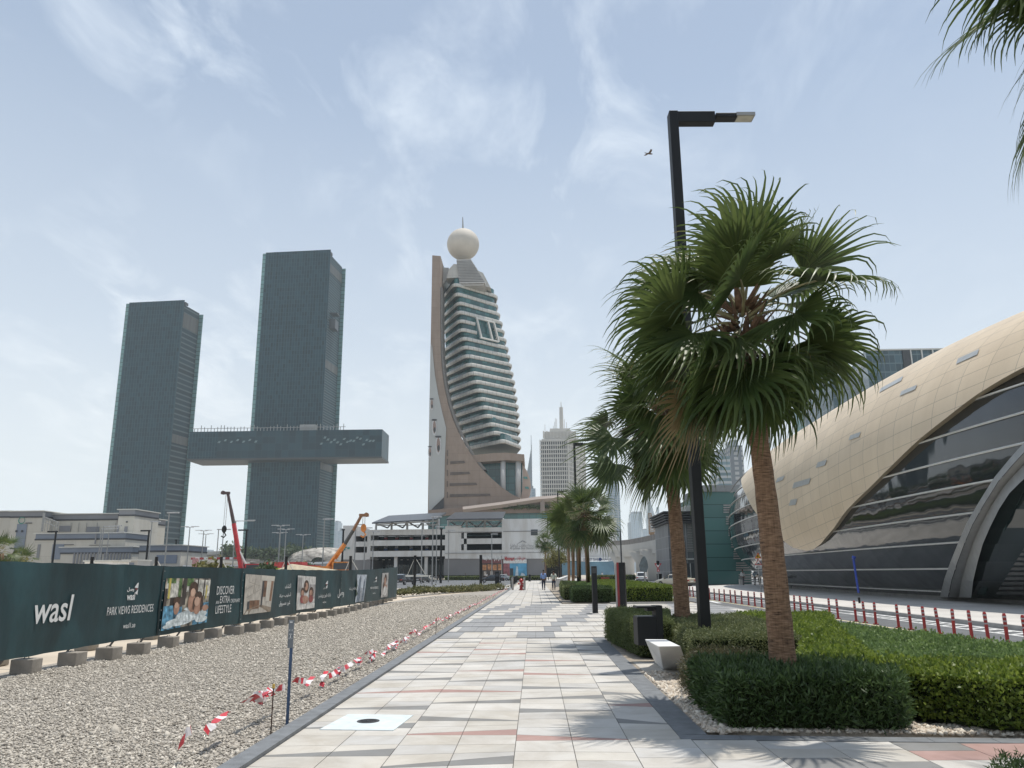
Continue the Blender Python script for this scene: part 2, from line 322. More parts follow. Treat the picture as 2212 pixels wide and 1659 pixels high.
sz = .0145*(1+.018*np.clip(P[:, 1]-8, 0, 60))
M_st = stonemat("grey_gravel_stone", [(.21, .185, .155), (.45, .41, .35), (.33, .30, .255), (.55, .505, .435), (.38, .345, .295), (.47, .43, .365), (.66, .61, .53)])
o = stones("gravel", P, sz, M_st); tag(o, "loose grey crushed gravel covering the lot beside the paved path", "gravel")
# site road, car park, street
struct("road", B().add([(9.35, -20, -.12), (13.9, -20, -.12), (13.9, 60, -.12), (13.9, 90, -.12), (30, 108, -.12), (60, 150, -.12), (60, 175, -.12), (-3, 175, -.12), (-2.9, 168, -.12), (5.5, 140, -.12), (9.35, 110, -.12)], [tuple(range(11))]), M_asph)
struct("car_park", B().add([(-90, 92, -.10), (-14, 92, -.10), (-4.2, 104, -.10), (-3.4, 120, -.10), (-3.4, 200, -.10), (-90, 200, -.10)], [tuple(range(6))]), M_asph)
struct("near_walk", B().add([(-40, 74, -.015), (-12, 74, -.015), (-5.6, 80, -.015), (-2.7, 92, -.015), (-3.2, 104, -.015), (-14, 91, -.015), (-40, 91, -.015)], [tuple(range(7))]), M_conc)
struct("station_pavement", B().prism([(14.05, -20), (60, -20), (60, 150), (30, 107.5), (14.05, 89)], -.15, .0), mat("station_paving", (.52, .50, .47), .85, var=.07, scale=.5, bump=.15, bscale=14))
kb = B().bb(13.9, 14.05, -20, 89, -.14, .012); struct("station_kerb", kb, M_kerb)
struct("parking_stage", B().prism([(-3.3, 232), (60, 232), (60, 176), (-3.3, 176)], -.15, -.01), M_conc)
# lane lines
ln = B()
for x, wd in ((13.55, .12), (12.7, .11)): ln.bb(x, x+wd, 6, 88, -.1185, -.116)
ln.bb(9.55, 9.67, 6, 34, -.1185, -.116)
for k in range(26):                                   # worn hatching towards the station kerb
    y = 15+k*.75; ln.add([(12.85, y, -.1155), (13.5, y+.4, -.1155), (13.5, y+.58, -.1155), (12.85, y+.18, -.1155)], [(0, 1, 2, 3)])
for y in (18.5, 30, 46): ln.add([(10.2, y, -.1155), (10.45, y-.1, -.1155), (10.5, y+2.6, -.1155), (10.9, y+2.4, -.1155), (10.3, y+4.3, -.1155), (9.95, y+2.4, -.1155), (10.3, y+2.6, -.1155)], [tuple(range(7))])
struct("lane_marking", ln, M_white)
struct("edge_line", B().bb(10.82, 10.92, 6, 110, -.1185, -.116), M_yel)
pk = B()
for k in range(9): pk.add([(-30+k*3, 118, -.098), (-29.88+k*3, 118, -.098), (-29.3+k*3, 123, -.098), (-29.42+k*3, 123, -.098)], [(0, 1, 2, 3)])
pk.bb(-40, -4.2, 134, 134.25, -.099, -.096)
struct("parking_marking", pk, M_white)
struct("car_park_kerb", B().bb(-60, -3.45, 199.8, 200.1, -.15, .05).prism([(-90, 91.5), (-14, 91.5), (-4.2, 103.5), (-3.4, 119.8), (-3.55, 120.1), (-4.4, 104), (-14.1, 92.1), (-90, 92.1)], -.15, .02), mat("pale_kerb", (.62, .60, .56), .8, var=.06, scale=2))
# ---------------------------------------------------------------- paved walk
M_ta = mat("tile_pale", (.50, .48, .445), .8, var=.06, scale=.9, bump=.12, bscale=120, detail=9, stain=.16, sscale=1.6)
M_tb = mat("tile_pale_warm", (.48, .455, .41), .8, var=.07, scale=1.1, bump=.12, bscale=120, detail=9, stain=.16, sscale=1.6)
M_tc = mat("tile_pale_cool", (.46, .45, .43), .8, var=.06, scale=.7, bump=.12, bscale=120, detail=9, stain=.16, sscale=1.6)
M_td = mat("tile_grey", (.205, .205, .20), .8, var=.05, scale=2.2, bump=.12, bscale=120, detail=9, stain=.14, sscale=1.6)
M_tp = mat("tile_red", (.36, .235, .21), .8, var=.05, scale=2.2, bump=.12, bscale=120, detail=9, stain=.14, sscale=1.6)
M_tg = mat("tile_mid_grey", (.27, .275, .28), .8, var=.06, scale=2.2, bump=.12, bscale=120, detail=9, stain=.14, sscale=1.6)
TM = [M_ta, M_tb, M_tc, M_td, M_tp, M_tg, M_gran, mat('tile_black', (.05, .05, .058), .75, var=.1, scale=3)]
struct("path_bed", B().prism([(-2.5, 2), (9.2, 2), (9.2, 8.2), (1.42, 8.6), (1.42, 200), (-2.5, 200)], -.16, -.006), mat("joint_mortar", (.13, .125, .115), .95, var=.1, scale=3))
PB = B(); PB2 = B()
def tile(q, mi, b=None, gap=.004):
    cx = sum(p[0] for p in q)/len(q); cy = sum(p[1] for p in q)/len(q); r = []
    for p in q:
        dx, dy = cx-p[0], cy-p[1]; r.append((p[0]+math.copysign(min(gap, abs(dx)), dx), p[1]+math.copysign(min(gap, abs(dy)), dy)))
    (b or PB).prism(r, -.02, 0.0, mi)
cols = [-2.5, -1.91, -1.34, -.77, -.21, .34, .89, 1.42]
T = random.Random(5)
def column_pair(c, y0, y1, first, dark_seq):
    y = first; a = b_ = y; k = 0; x0, x1 = cols[c], cols[min(c+2, len(cols)-1)]
    rows = []; since = 0
    while min(a, b_) < y1:
        if since >= 2+T.randint(0, 1):
            d1, d2 = (.30, .05) if (dark_seq+len(rows)) % 2 else (.06, .31); since = 0; mi = 4 if T.random() < .20 else 3
        else:
            d1 = T.uniform(.34, .50); d2 = d1+T.uniform(-.09, .09); since += 1; mi = None
        if mi is None: d2 += (a-b_)*.6
        rows.append((a, b_, a+d1, b_+d2, mi)); a += d1; b_ += d2
    xs = [x for x in cols[c:c+3]]
    for (p, q, r, s_, mi) in rows:
        for i in range(len(xs)-1):
            t0 = (xs[i]-x0)/(x1-x0); t1 = (xs[i+1]-x0)/(x1-x0)
            ya, yb = p+(q-p)*t0, p+(q-p)*t1; yc, yd = r+(s_-r)*t0, r+(s_-r)*t1
            if min(ya, yb) > y1: continue
            lo, hi = y0, y1
            q4 = [(xs[i], min(max(ya, lo), hi)), (xs[i+1], min(max(yb, lo), hi)), (xs[i+1], min(max(yd, lo), hi)), (xs[i], min(max(yc, lo), hi))]
            if q4[2][1]-q4[1][1] < .02 and q4[3][1]-q4[0][1] < .02: continue
            tile(q4, mi if mi is not None else T.choice([0, 0, 1, 2]))
for c, f, d in ((0, 3.0, 0), (2, 3.2, 1), (4, 3.5, 0)): column_pair(c, 3, 20.9, f, d)
column_pair(6, 8.40, 20.9, 8.40, 1)
# the walk turns right in front of the planter
for j, (x0, x1) in enumerate([(.89+.62*i, .89+.62*(i+1)) for i in range(14)]):
    y = 3.0+.11*(j % 3); k = 0
    while y < 8.2:
        d = T.uniform(.36, .5); e = T.uniform(-.03, .03)*0
        top = 8.39-.0775*(x1-1.42) if x0 > 1.4 else 8.39
        if top-y < .62: d = top-y
        tile([(x0, y), (x1, y), (x1, min(y+d, top)), (x0, min(y+d, top))], (4 if 7.2 < y < 7.75 and 4 <= j <= 5 else 3 if (k*3+j//2) % 7 == 0 else T.choice([0, 1, 2])))
        y += d+e*0+0; k += 1
        if top-y < .12: break
# stone border round the planting bed
def band(pts, wd, mi, z=.002, b=None):
    for (a, c) in zip(pts[:-1], pts[1:]):
        a = Vector((a[0], a[1], 0)); c = Vector((c[0], c[1], 0)); t = (c-a).normalized(); nrm = Vector((t.y, -t.x, 0))*wd; Ls = (c-a).length; k = max(1, int(Ls/.6))
        for i in range(k):
            p, q = a+(c-a)*(i/k), a+(c-a)*((i+1)/k)
            tile([(p.x, p.y), (q.x, q.y), (q.x+nrm.x, q.y+nrm.y), (p.x+nrm.x, p.y+nrm.y)], mi, b, .003)
band([(1.42, 8.62), (1.42, 20.9)], .30, 6)
band([(1.42, 8.62), (9.2, 8.02)], .22, 6)
# plaza between the two beds: small setts with a dark strip every couple of metres
ys = [20.9+2.23*k for k in range(11)]
for k in range(10):
    y0, y1 = ys[k]+.20+.012*k, ys[k+1]; xe = 9.1
    tile([(-2.5, ys[k]), (xe, ys[k]), (xe, y0), (-2.5, y0)], 7)
    x = -2.5+(.25 if k % 2 else 0)
    run = 0; mi = 0
    if x > -2.5: tile([(-2.5, y0), (x, y0), (x, y1), (-2.5, y1)], 0)
    while x < xe-.1:
        mi = 5 if (int(math.floor((x-.36*k+20)/.75))*5+2) % 11 in (0, 2, 3, 7) else 0
        x1 = min(x+.5, xe)
        for h in range(3):
            tile([(x, y0+(y1-y0)*h/3), (x1, y0+(y1-y0)*h/3), (x1, y0+(y1-y0)*(h+1)/3), (x, y0+(y1-y0)*(h+1)/3)], T.choice([5]) if mi == 5 else T.choice([0, 1, 0]))
        x = x1; run -= 1
struct("plaza_bed", B().prism([(1.42, 20.5), (9.2, 20.5), (9.2, 43.5), (1.42, 43.5)], -.16, -.007), MATS["joint_mortar"])
y = 43.4
while y < 175:
    d = .9 if y < 90 else 2.2
    for i in range(7):
        tile([(cols[i], y), (cols[i+1], y), (cols[i+1], y+d), (cols[i], y+d)], (T.choice([0, 1, 2, 0]) if not (62 < y < 90 and T.random() < .25) else 5), gap=.012)
    y += d
struct("path", PB, TM)
struct("path_kerb", B().prism([(-2.7, 3), (-2.503, 3), (-2.503, 92), (-2.7, 92)], -.12, .035), M_gran)
# drain cover slab
t = thing("inspection_cover", "pale blue painted concrete slab with a round iron lid set in the paving", "inspection cover", g(795, 1560))
c0 = t.location
q = [g(690, 1577), g(850, 1579), g(893, 1546), g(752, 1544)]
B().prism([(p.x, p.y) for p in q], -.015, .008).ob("slab", mat("pale_blue_slab", (.56, .62, .63), .7, var=.05, scale=7, bump=.1, detail=8), t)
lid = B(); lid.prism([(c0.x+.125*math.cos(a*math.pi/12), c0.y+.01+.125*math.sin(a*math.pi/12)) for a in range(24)], .003, .014); lid.prism([(c0.x+.02*math.cos(a*math.pi/4), c0.y+.02*math.sin(a*math.pi/4)) for a in range(8)], .014, .02)
for i in range(-5, 6):
    for j in range(-5, 6):
        if i*i+j*j < 24: lid.box((c0.x+i*.021, c0.y+.01+j*.021, .0155), (.011, .011, .004), .78)
lid.ob("lid", mat("cast_iron", (.05, .05, .052), .5, .3, scale=20), t)

# ================================================================ PLANTING
M_bed = mat("bed_soil", (.30, .26, .21), .95, var=.15, scale=5, bump=.6, bscale=40)
BED = [(1.73, 8.85), (9.2, 8.25), (9.2, 34), (8, 34.4), (5.5, 25), (1.73, 25)]
struct("planting_bed", B().prism([(1.72, 8.83), (9.2, 8.24), (9.2, 20.4), (1.72, 20.4)], -.1, -.004), M_bed)
struct("far_planting_bed", B().prism([(1.44, 43.5), (7.4, 43.5), (7.8, 70), (8.6, 100), (2.2, 110), (1.44, 80)], -.1, .03), M_bed)
struct("bed_kerb", B().prism([(3.9, 42.6), (7.6, 42.6), (8.2, 43.6), (9.3, 100), (9.1, 100), (8.0, 43.8), (7.5, 42.85), (3.9, 42.85)], -.12, .09), M_kerb)
M_peb = stonemat("cream_pebble", [(.38, .32, .25), (.60, .53, .44), (.50, .41, .32), (.70, .65, .56), (.52, .47, .41)])
pts = []
for _ in range(8200):
    s_ = rg.uniform(0, 1); v = rg.uniform(0, .42)
    if rg.uniform() < .40: pts.append((1.75+v*.9, 8.75+s_*5.0))
    else: pts.append((1.78+s_*7.0, 8.80-.08*s_*7+v*1.15))
o = stones("pebbles", np.array(pts), .023, M_peb, zb=-.005); tag(o, "cream pebbles edging the clipped hedges of the planting bed", "pebbles")
# crossing bench recess
tile2 = B(); tile2.bb(1.78, 2.5, 13.45, 15.3, -.05, .003); struct("bench_paving", tile2, M_tb)

def leaves(poly, z0, z1, dens, ln, wd, seed=0, up=.45, zfun=None, inset=.0, rough=.04, below=.25, narrow=False):
    # leaf blades over the top and the sides of a clipped volume: returns quads
    rg = np.random.default_rng(seed); poly = [np.array(p, float) for p in poly]; n = len(poly)
    A = .5*sum(poly[i][0]*poly[(i+1) % n][1]-poly[(i+1) % n][0]*poly[i][1] for i in range(n))
    if A < 0: poly = poly[::-1]; A = -A
    P = []; Nn = []
    mn = np.min(poly, 0); mx_ = np.max(poly, 0); k = int(dens*(mx_[0]-mn[0])*(mx_[1]-mn[1])*1.25)
    c = rg.uniform(mn, mx_, (k, 2)); ins = np.ones(k, bool)
    ins = np.zeros(k, bool)
    for i in range(n):
        a, b = poly[i], poly[(i+1) % n]; cr_ = ((a[1] > c[:, 1]) != (b[1] > c[:, 1])); xi = a[0]+(c[:, 1]-a[1])*(b[0]-a[0])/((b[1]-a[1]) if abs(b[1]-a[1]) > 1e-9 else 1e-9); ins ^= cr_ & (c[:, 0] < xi)
    c = c[ins]; top = np.stack([c[:, 0], c[:, 1], np.full(len(c), z1)], 1); P.append(top); Nn.append(np.tile([0, 0, 1.], (len(c), 1)))
    for i in range(n):
        a, b = poly[i], poly[(i+1) % n]; Ls = np.linalg.norm(b-a); k = int(dens*Ls*(z1-z0)*1.1)
        s_ = rg.uniform(0, 1, k)[:, None]; q = a+(b-a)*s_; nn = np.array([(b-a)[1], -(b-a)[0]])/Ls
        P.append(np.stack([q[:, 0], q[:, 1], rg.uniform(z0, z1, k)], 1)); Nn.append(np.tile([nn[0], nn[1], .15], (k, 1)))
    P = np.concatenate(P); Nn = np.concatenate(Nn); m_ = len(P)
    wv = np.sin(P[:, 0]*3.1+seed)*np.cos(P[:, 1]*2.3+seed*2)*.5+np.sin(P[:, 0]*8.+1.3*seed+P[:, 2]*7)*np.sin(P[:, 1]*7.3)*.5
    P = P+Nn*(wv[:, None]*rough+rg.normal(0, rough*.6, (m_, 1)))-Nn*(rg.uniform(0, 1, (m_, 1))**3)*below*ln*2.5
    # round the upper edge
    d = Nn*up+rg.normal(0, .55, (m_, 3)); d[:, 2] += .25; d /= np.linalg.norm(d, axis=1)[:, None]
    s_ = np.cross(d, rg.normal(0, 1, (m_, 3))); s_ /= np.linalg.norm(s_, axis=1)[:, None]
    L_ = ln*rg.uniform(.6, 1.25, (m_, 1)); W = wd*rg.uniform(.7, 1.2, (m_, 1))
    fold = np.cross(s_, d)*W*.25
    V = np.stack([P, P+d*L_*.5+s_*W*.5+fold, P+d*L_, P+d*L_*.5-s_*W*.5+fold], 1).reshape(-1, 3)
    F = np.arange(4*m_).reshape(-1, 4); u = np.repeat(rg.uniform(0, 1, m_), 4)
    return V, F, np.stack([u, u], 1)
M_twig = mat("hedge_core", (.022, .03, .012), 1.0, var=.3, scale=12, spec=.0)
L_dark = leafmat("leaf_dark_green", (.034, .068, .02), (.10, .16, .055), .3, .5)
L_brown = leafmat("leaf_olive_brown", (.06, .06, .03), (.13, .12, .06), .25, .5)
L_olive = leafmat("leaf_olive_grey", (.10, .13, .05), (.24, .26, .13), .35, .55)
L_olive2 = leafmat("leaf_olive_green", (.09, .125, .04), (.20, .235, .10), .35, .55)
L_brite = leafmat("leaf_bright_green", (.09, .15, .02), (.28, .35, .07), .42, .5)
L_mid = leafmat("leaf_fresh_green", (.10, .17, .05), (.26, .36, .14), .4, .5)
def hedge(label, poly, z0, z1, dens, ln, wd, m, seed, group=None, rough=.04, z00=0, **k):
    c = Vector((sum(p[0] for p in poly)/len(poly), sum(p[1] for p in poly)/len(poly), z00))
    t = thing("hedge", label, "hedge", c, 0, group)
    V, F, uv = leaves(poly, z0, z1, dens, ln, wd, seed, rough=rough, **k); V = V-np.array(c)
    link("foliage", npmesh("foliage", V, F, uv), t, m)
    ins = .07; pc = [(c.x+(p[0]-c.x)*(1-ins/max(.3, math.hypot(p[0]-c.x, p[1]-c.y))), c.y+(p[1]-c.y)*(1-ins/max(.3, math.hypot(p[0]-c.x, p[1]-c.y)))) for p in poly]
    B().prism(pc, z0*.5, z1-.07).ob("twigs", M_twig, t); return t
HG = "clipped hedges of the planting bed beside the path"
hedge("dark green oleander-leaved hedge in the corner of the bed, nearest the camera", [(1.98, 8.85), (3.72, 8.68), (4.0, 9.3), (3.85, 10.2), (3.3, 10.7), (2.0, 10.7)], .04, .49, 2700, .095, .022, L_dark, 1, HG, rough=.05)
hedge("low brownish shrub strip round the foot of the black lamp post", [(1.98, 10.7), (3.4, 10.8), (3.4, 13.2), (2.5, 13.3), (2.15, 12.0)], .03, .34, 2600, .06, .013, L_brown, 2, HG, rough=.07)
hedge("grey-olive hedge right behind the white bench and lamp post", [(2.62, 13.9), (4.35, 13.7), (4.75, 16.5), (5.0, 20.2), (3.4, 20.2), (2.7, 17.0)], .1, .55, 2600, .042, .02, L_olive, 3, HG, rough=.05)
hedge("olive hedge behind the black litter bin at the far corner of the bed", [(1.98, 15.9), (2.6, 15.7), (2.85, 18.0), (3.3, 20.3), (1.74, 20.35), (1.75, 18.5)], .05, .70, 2800, .04, .018, L_olive2, 4, HG, rough=.05)
hedge("bright yellow-green hedge right behind the thick palm trunk", [(3.45, 10.85), (4.05, 9.75), (5.0, 13.2), (6.15, 17), (7.6, 21.5), (5.1, 21.5), (4.8, 16.5), (4.4, 13.6)], .06, .52, 2200, .06, .034, L_brite, 5, HG, rough=.05)
hedge("pale fresh green hedge along the road edge", [(4.15, 10.0), (7.4, 9.9), (7.25, 11.3), (6.6, 14), (6.2, 17), (5.7, 15.5)], .06, .52, 2200, .058, .034, L_mid, 6, HG, rough=.045)
hedge("vivid light green hedge in the right foreground corner", [(3.98, 9.75), (4.05, 9.3), (4.6, 8.55), (8.2, 8.3), (8.0, 9.9), (4.15, 9.95)], .06, .53, 2500, .06, .036, L_brite, 7, HG, rough=.055)
# bottom-right shrub tips
hedge("small dark shrub tips at the bottom edge of the photo, right corner", [(3.3, 6.0), (5.2, 5.9), (5.2, 6.9), (3.7, 7.0)], .0, .10, 2200, .06, .014, L_dark, 8, None, rough=.05)
FG = "clipped hedges of the far planting bed"
hedge("dark green block hedge at the front of the far bed", [(2.02, 43.8), (4.1, 43.6), (4.2, 46.4), (2.05, 46.6)], .1, .80, 700, .10, .03, L_dark, 11, FG)
hedge("bright yellow-green hedge beside the road in the far bed", [(4.3, 43.8), (7.3, 43.6), (7.9, 58), (8.6, 82), (5.6, 82), (4.6, 58), (4.4, 47)], .1, .85, 520, .10, .055, L_brite, 12, FG)
hedge("olive hedge stepping back along the path in the far bed", [(1.75, 48.5), (2.5, 48.5), (2.7, 58), (1.85, 58)], .1, .80, 600, .09, .045, L_olive2, 13, FG)
hedge("second olive hedge further along the path in the far bed", [(2.05, 62), (3.2, 62), (3.3, 71), (2.2, 71)], .1, .72, 480, .09, .045, L_olive2, 14, FG)
hedge("grey-green hedge round the trunks of the far palms", [(2.5, 47), (4.3, 47), (4.5, 58), (5.5, 80), (3.2, 80), (3.0, 60)], .1, .72, 420, .1, .045, L_mid, 15, FG)
hedge("third olive hedge near the strolling pair at the end of the bed", [(2.75, 79), (3.6, 79), (3.8, 92), (2.9, 92)], .1, .66, 300, .12, .06, L_olive2, 16, FG)

# ---------------------------------------------------------------- fan palms
L_palm = leafmat("palm_leaf", (.040, .074, .022), (.125, .165, .055), .36, .42, 2.5, dead=(.30, .22, .12))
L_palm_tip = leafmat("palm_leaf_old", (.07, .085, .02), (.16, .14, .05), .3, .5, 2.5)
M_petiole = mat("palm_petiole", (.26, .24, .13), .5, var=.2, scale=5)
M_boot = mat("palm_boot", (.13, .08, .048), .8, var=.3, scale=9, bump=.5)
M_trunk = None
def trunkmat():
    m = bpy.data.materials.new("palm_trunk"); m.use_nodes = True; t = m.node_tree; n = t.nodes; l = t.links; b = n["Principled BSDF"]; b.inputs["Roughness"].default_value = .85
    tc = n.new("ShaderNodeTexCoord"); mp = n.new("ShaderNodeMapping"); mp.inputs["Scale"].default_value = (9, 9, 62); l.new(tc.outputs["Object"], mp.inputs[0])
    a = n.new("ShaderNodeTexNoise"); a.inputs["Scale"].default_value = 1; a.inputs["Detail"].default_value = 3; a.inputs["Distortion"].default_value = .3; l.new(mp.outputs[0], a.inputs[0])
    mp2 = n.new("ShaderNodeMapping"); mp2.inputs["Scale"].default_value = (60, 60, 5); l.new(tc.outputs["Object"], mp2.inputs[0])
    c = n.new("ShaderNodeTexNoise"); c.inputs["Scale"].default_value = 1; c.inputs["Detail"].default_value = 2; l.new(mp2.outputs[0], c.inputs[0])
    mm = n.new("ShaderNodeMath"); mm.operation = 'MULTIPLY_ADD'; mm.inputs[1].default_value = .38; l.new(c.outputs[0], mm.inputs[0]); l.new(a.outputs[0], mm.inputs[2])
    r = ramp(mm.outputs[0], [(.44, (.05, .028, .016)), (.57, (.15, .088, .05)), (.74, (.24, .145, .085)), (.95, (.33, .215, .135))], n, l); l.new(r, b.inputs["Base Color"])
    bp = n.new("ShaderNodeBump"); bp.inputs["Strength"].default_value = .9; bp.inputs["Distance"].default_value = .03; l.new(mm.outputs[0], bp.inputs["Height"]); l.new(bp.outputs[0], b.inputs["Normal"]); return m
M_trunk = trunkmat()
def fan_leaf(rg, hub, fwd, nrm, size, wind, grav, segs=34, pts=10):
    s = np.cross(fwd, nrm); s /= np.linalg.norm(s)
    al = np.linspace(-1.75, 1.75, segs)+rg.normal(0, .02, segs); L_ = size*(.78+.30*np.cos(al*.8))*rg.uniform(.85, 1.12, segs)
    d = np.cos(al)[:, None]*fwd+np.sin(al)[:, None]*s+(.10*np.abs(np.sin(al)))[:, None]*nrm
    p = np.tile(hub, (segs, 1)); pl = nrm[None]-d*(d@nrm)[:, None]; pl /= np.linalg.norm(pl, axis=1)[:, None]
    V = []; tt = np.linspace(0, 1, pts); loose = rg.uniform(.5, 1.8, (segs, 1))
    wdt = np.array([.012, .42, .85, 1.0, .95, .62, .42, .3, .18, .03])[:pts]; full = size*.074
    for i, t in enumerate(tt):
        sd = np.cross(d, pl); sd /= np.linalg.norm(sd, axis=1)[:, None]; w_ = full*wdt[i]*.5
        fold = .45 if t < .6 else .25
        V.append(np.stack([p-sd*w_+pl*w_*fold, p, p+sd*w_+pl*w_*fold], 1))
        if i < pts-1:
            p = p+d*(L_/(pts-1))[:, None]; k = max(0, t-.38)**1.3
            d = d+(np.array([0, 0, -1.])*grav*k+wind*k*1.0)*loose; d /= np.linalg.norm(d, axis=1)[:, None]
            pl = pl-d*np.sum(pl*d, 1)[:, None]; pl /= np.linalg.norm(pl, axis=1)[:, None]
    V = np.stack(V, 1)                                # segs, pts, 3, 3
    base = (np.arange(segs)*pts*3)[:, None, None]; i = np.arange(pts-1)[None, :, None]; j = np.arange(2)[None, None, :]
    a = base+i*3+j; F = np.stack([a, a+1, a+4, a+3], -1).reshape(-1, 4)
    u = rg.uniform(.0, .5, (segs, 1, 1))+rg.uniform(0, .3)+(np.arange(pts-1)[None, :, None]/(pts-1))**3*.32; u = np.broadcast_to(u, (segs, pts-1, 2)).reshape(-1)
    return V.reshape(-1, 3), F, u
def palm(label, base, top, rb, rt, fans=36, size=1.0, pet=1.0, seed=0, wind=(-.5, -.1, 0), group=None, segs=34, boots=True, spread=1.0, grav=1.5):
    base = Vector(base); top = Vector(top); t = thing("fan_palm", label, "palm tree", base, 0, group)
    b = B(); P = []; R = []; k = 26
    for i in range(k+1):
        s_ = i/k; c = base.lerp(top, s_)+Vector((math.sin(s_*3.1)*.05, 0, 0)); P.append(c); R.append((rb+(rt-rb)*min(1, s_*1.5))*(1.0+.03*math.sin(i*2.4))*(1.25-.25*min(1, s_*8)))
    b.path(P, R, 20); b.ob("trunk", M_trunk, t, smooth=True)
    rg = np.random.default_rng(seed); hub = np.array(top); Vs, Fs, Us, nv = [], [], [], 0; pb = B(); wind = np.array(wind, float)
    for i in range(fans):
        f = i/(fans-1); el = R_(82)-R_(150)*f**.85*spread+rg.normal(0, .10); az = i*2.39996+rg.normal(0, .2)
        d = np.array([math.cos(az)*math.cos(el), math.sin(az)*math.cos(el), math.sin(el)])
        L_ = pet*rg.uniform(.35, 1.15)*(1.0-.25*(f > .8)); p = hub+d*rt*.8+np.array([0, 0, .28*(1-f)]); L_ *= (.72+.28*min(1, f*3)); pts = [Vector(p)]
        for q in range(6):
            p = p+d*L_/6; d = d+np.array([0, 0, -.085-.05*f])+wind*.035; d /= np.linalg.norm(d); pts.append(Vector(p))
        pb.path(pts, [.026*size, .022*size, .017*size, .014*size, .012*size, .011*size, .010*size], 5, 0, False)
        side = np.cross(d, [0, 0, 1.]); side = side/(np.linalg.norm(side)+1e-6); nr = np.cross(side, d)+side*rg.normal(0, .7); nr -= d*(nr@d); nr /= np.linalg.norm(nr)
        V, F, u = fan_leaf(rg, p, d, nr, size*rg.uniform(.7, 1.1), wind*rg.uniform(.5, 1.7)*(1.3-.5*f), grav*rg.uniform(.5, 1.4)*(.45+.95*f), segs)
        Vs.append(V); Fs.append(F+nv); nv += len(V); Us.append(np.full(len(u), 1.0) if (f > .72 and rg.uniform() < .16) else np.clip(u, 0, .97))
    V = np.concatenate(Vs)-np.array(base); F = np.concatenate(Fs); u = np.repeat(np.concatenate(Us), 4)
    cr = link("crown", npmesh("crown", V, F, np.stack([u, u], 1)), t, L_palm)
    pb.ob("leaf_stalks", M_petiole, t, smooth=True)
    if boots:
        bt = B(); hb = Vector(top)
        for i in range(150):
            a = rnd.uniform(0, 6.28); h = rnd.uniform(-.62, .38)*pet*.9; r = rt*(1.0+1.1*math.exp(-((h+.05)/.32)**2)); d = Vector((math.cos(a), math.sin(a), 0)); p = hb+Vector((0, 0, h))+d*r*.8
            tipv = d*rnd.uniform(.08, .24)+Vector((0, 0, rnd.uniform(.02, .22)*(1 if h > -.2 else -1))); sv = d.cross(Vector((0, 0, 1)))*rnd.uniform(.03, .06)
            bt.add([p-sv, p+sv, p+tipv+sv*.5, p+tipv*1.5, p+tipv-sv*.5, p+tipv*.5+d*.03], [(0, 1, 5), (1, 2, 5), (2, 3, 5), (3, 4, 5), (4, 0, 5)])
        for i in range(7):                          # dry hanging strap leaves
            a = rnd.uniform(3.4, 6.0); d = Vector((math.cos(a), math.sin(a), 0)); p = hb+d*rt*1.3+Vector((0, 0, rnd.uniform(-.1, .2)))
            pts = [p, p+d*.12+Vector((0, 0, .03)), p+d*.2+Vector((0, 0, -.15)), p+d*.2+Vector((0, 0, -.5)), p+d*.16+Vector((0, 0, -rnd.uniform(.6, .95)))]
            bt.path(pts, [.03, .028, .02, .015, .008], 4, 0)
        bt.ob("leaf_bases", M_boot, t)
    return t
PG = "fan palms planted along the paved path"
palm("tall fan palm with a thick ringed trunk rising from the dark green corner hedge", (2.93, 9.95, -.05), at(1606, 722, 9.95), .165, .12, 48, 1.06, 1.08, 21, (-1.15, -.1, .0), PG, 30, grav=3.4)
palm("fan palm with a thinner trunk behind the black lamp post, left of the thick one", (3.37, 18.9, -.05), at(1436, 905, 18.9), .19, .15, 44, 1.42, 1.4, 22, (-1.2, -.05, 0), PG, 28, grav=2.3, spread=1.05)
palm("palm whose hanging fronds show in the top right corner of the photo", (6.4, 7.2, -.05), (6.3, 6.9, 7.55), .17, .13, 44, 1.4, 1.05, 23, (-.4, -.05, 0), PG, 30, grav=4.6)
palm("front fan palm of the far bed, right of the far lamp post", g(1271, 1277), at(1262, 1118, 47), .20, .15, 38, 1.42, 1.25, 24, (-.5, 0, 0), PG, 24, grav=2.2)
palm("second fan palm of the far bed with its trunk just right of the lamp post", g(1251, 1271.5), at(1248, 1122, 54), .20, .15, 30, 1.45, 1.3, 25, (-.5, 0, 0), PG, 18, grav=2.6, boots=False)
palm("third fan palm of the far bed, left of the lamp post", g(1238, 1266), at(1236, 1130, 62), .20, .15, 28, 1.45, 1.35, 26, (-.5, 0, 0), PG, 16, grav=2.6, boots=False)
palm("fourth fan palm of the far bed, leftmost trunk of the row", g(1229, 1262), at(1226, 1142, 72), .20, .15, 30, 1.3, 1.1, 27, (-.45, 0, 0), PG, 16, boots=False)
palm("small fan palm seen past the strolling pair, in front of the bus station", g(1178, 1253.0), at(1178, 1172, 130), .22, .16, 30, 1.4, 1.1, 28, (-.4, 0, 0), PG, 14, boots=False)
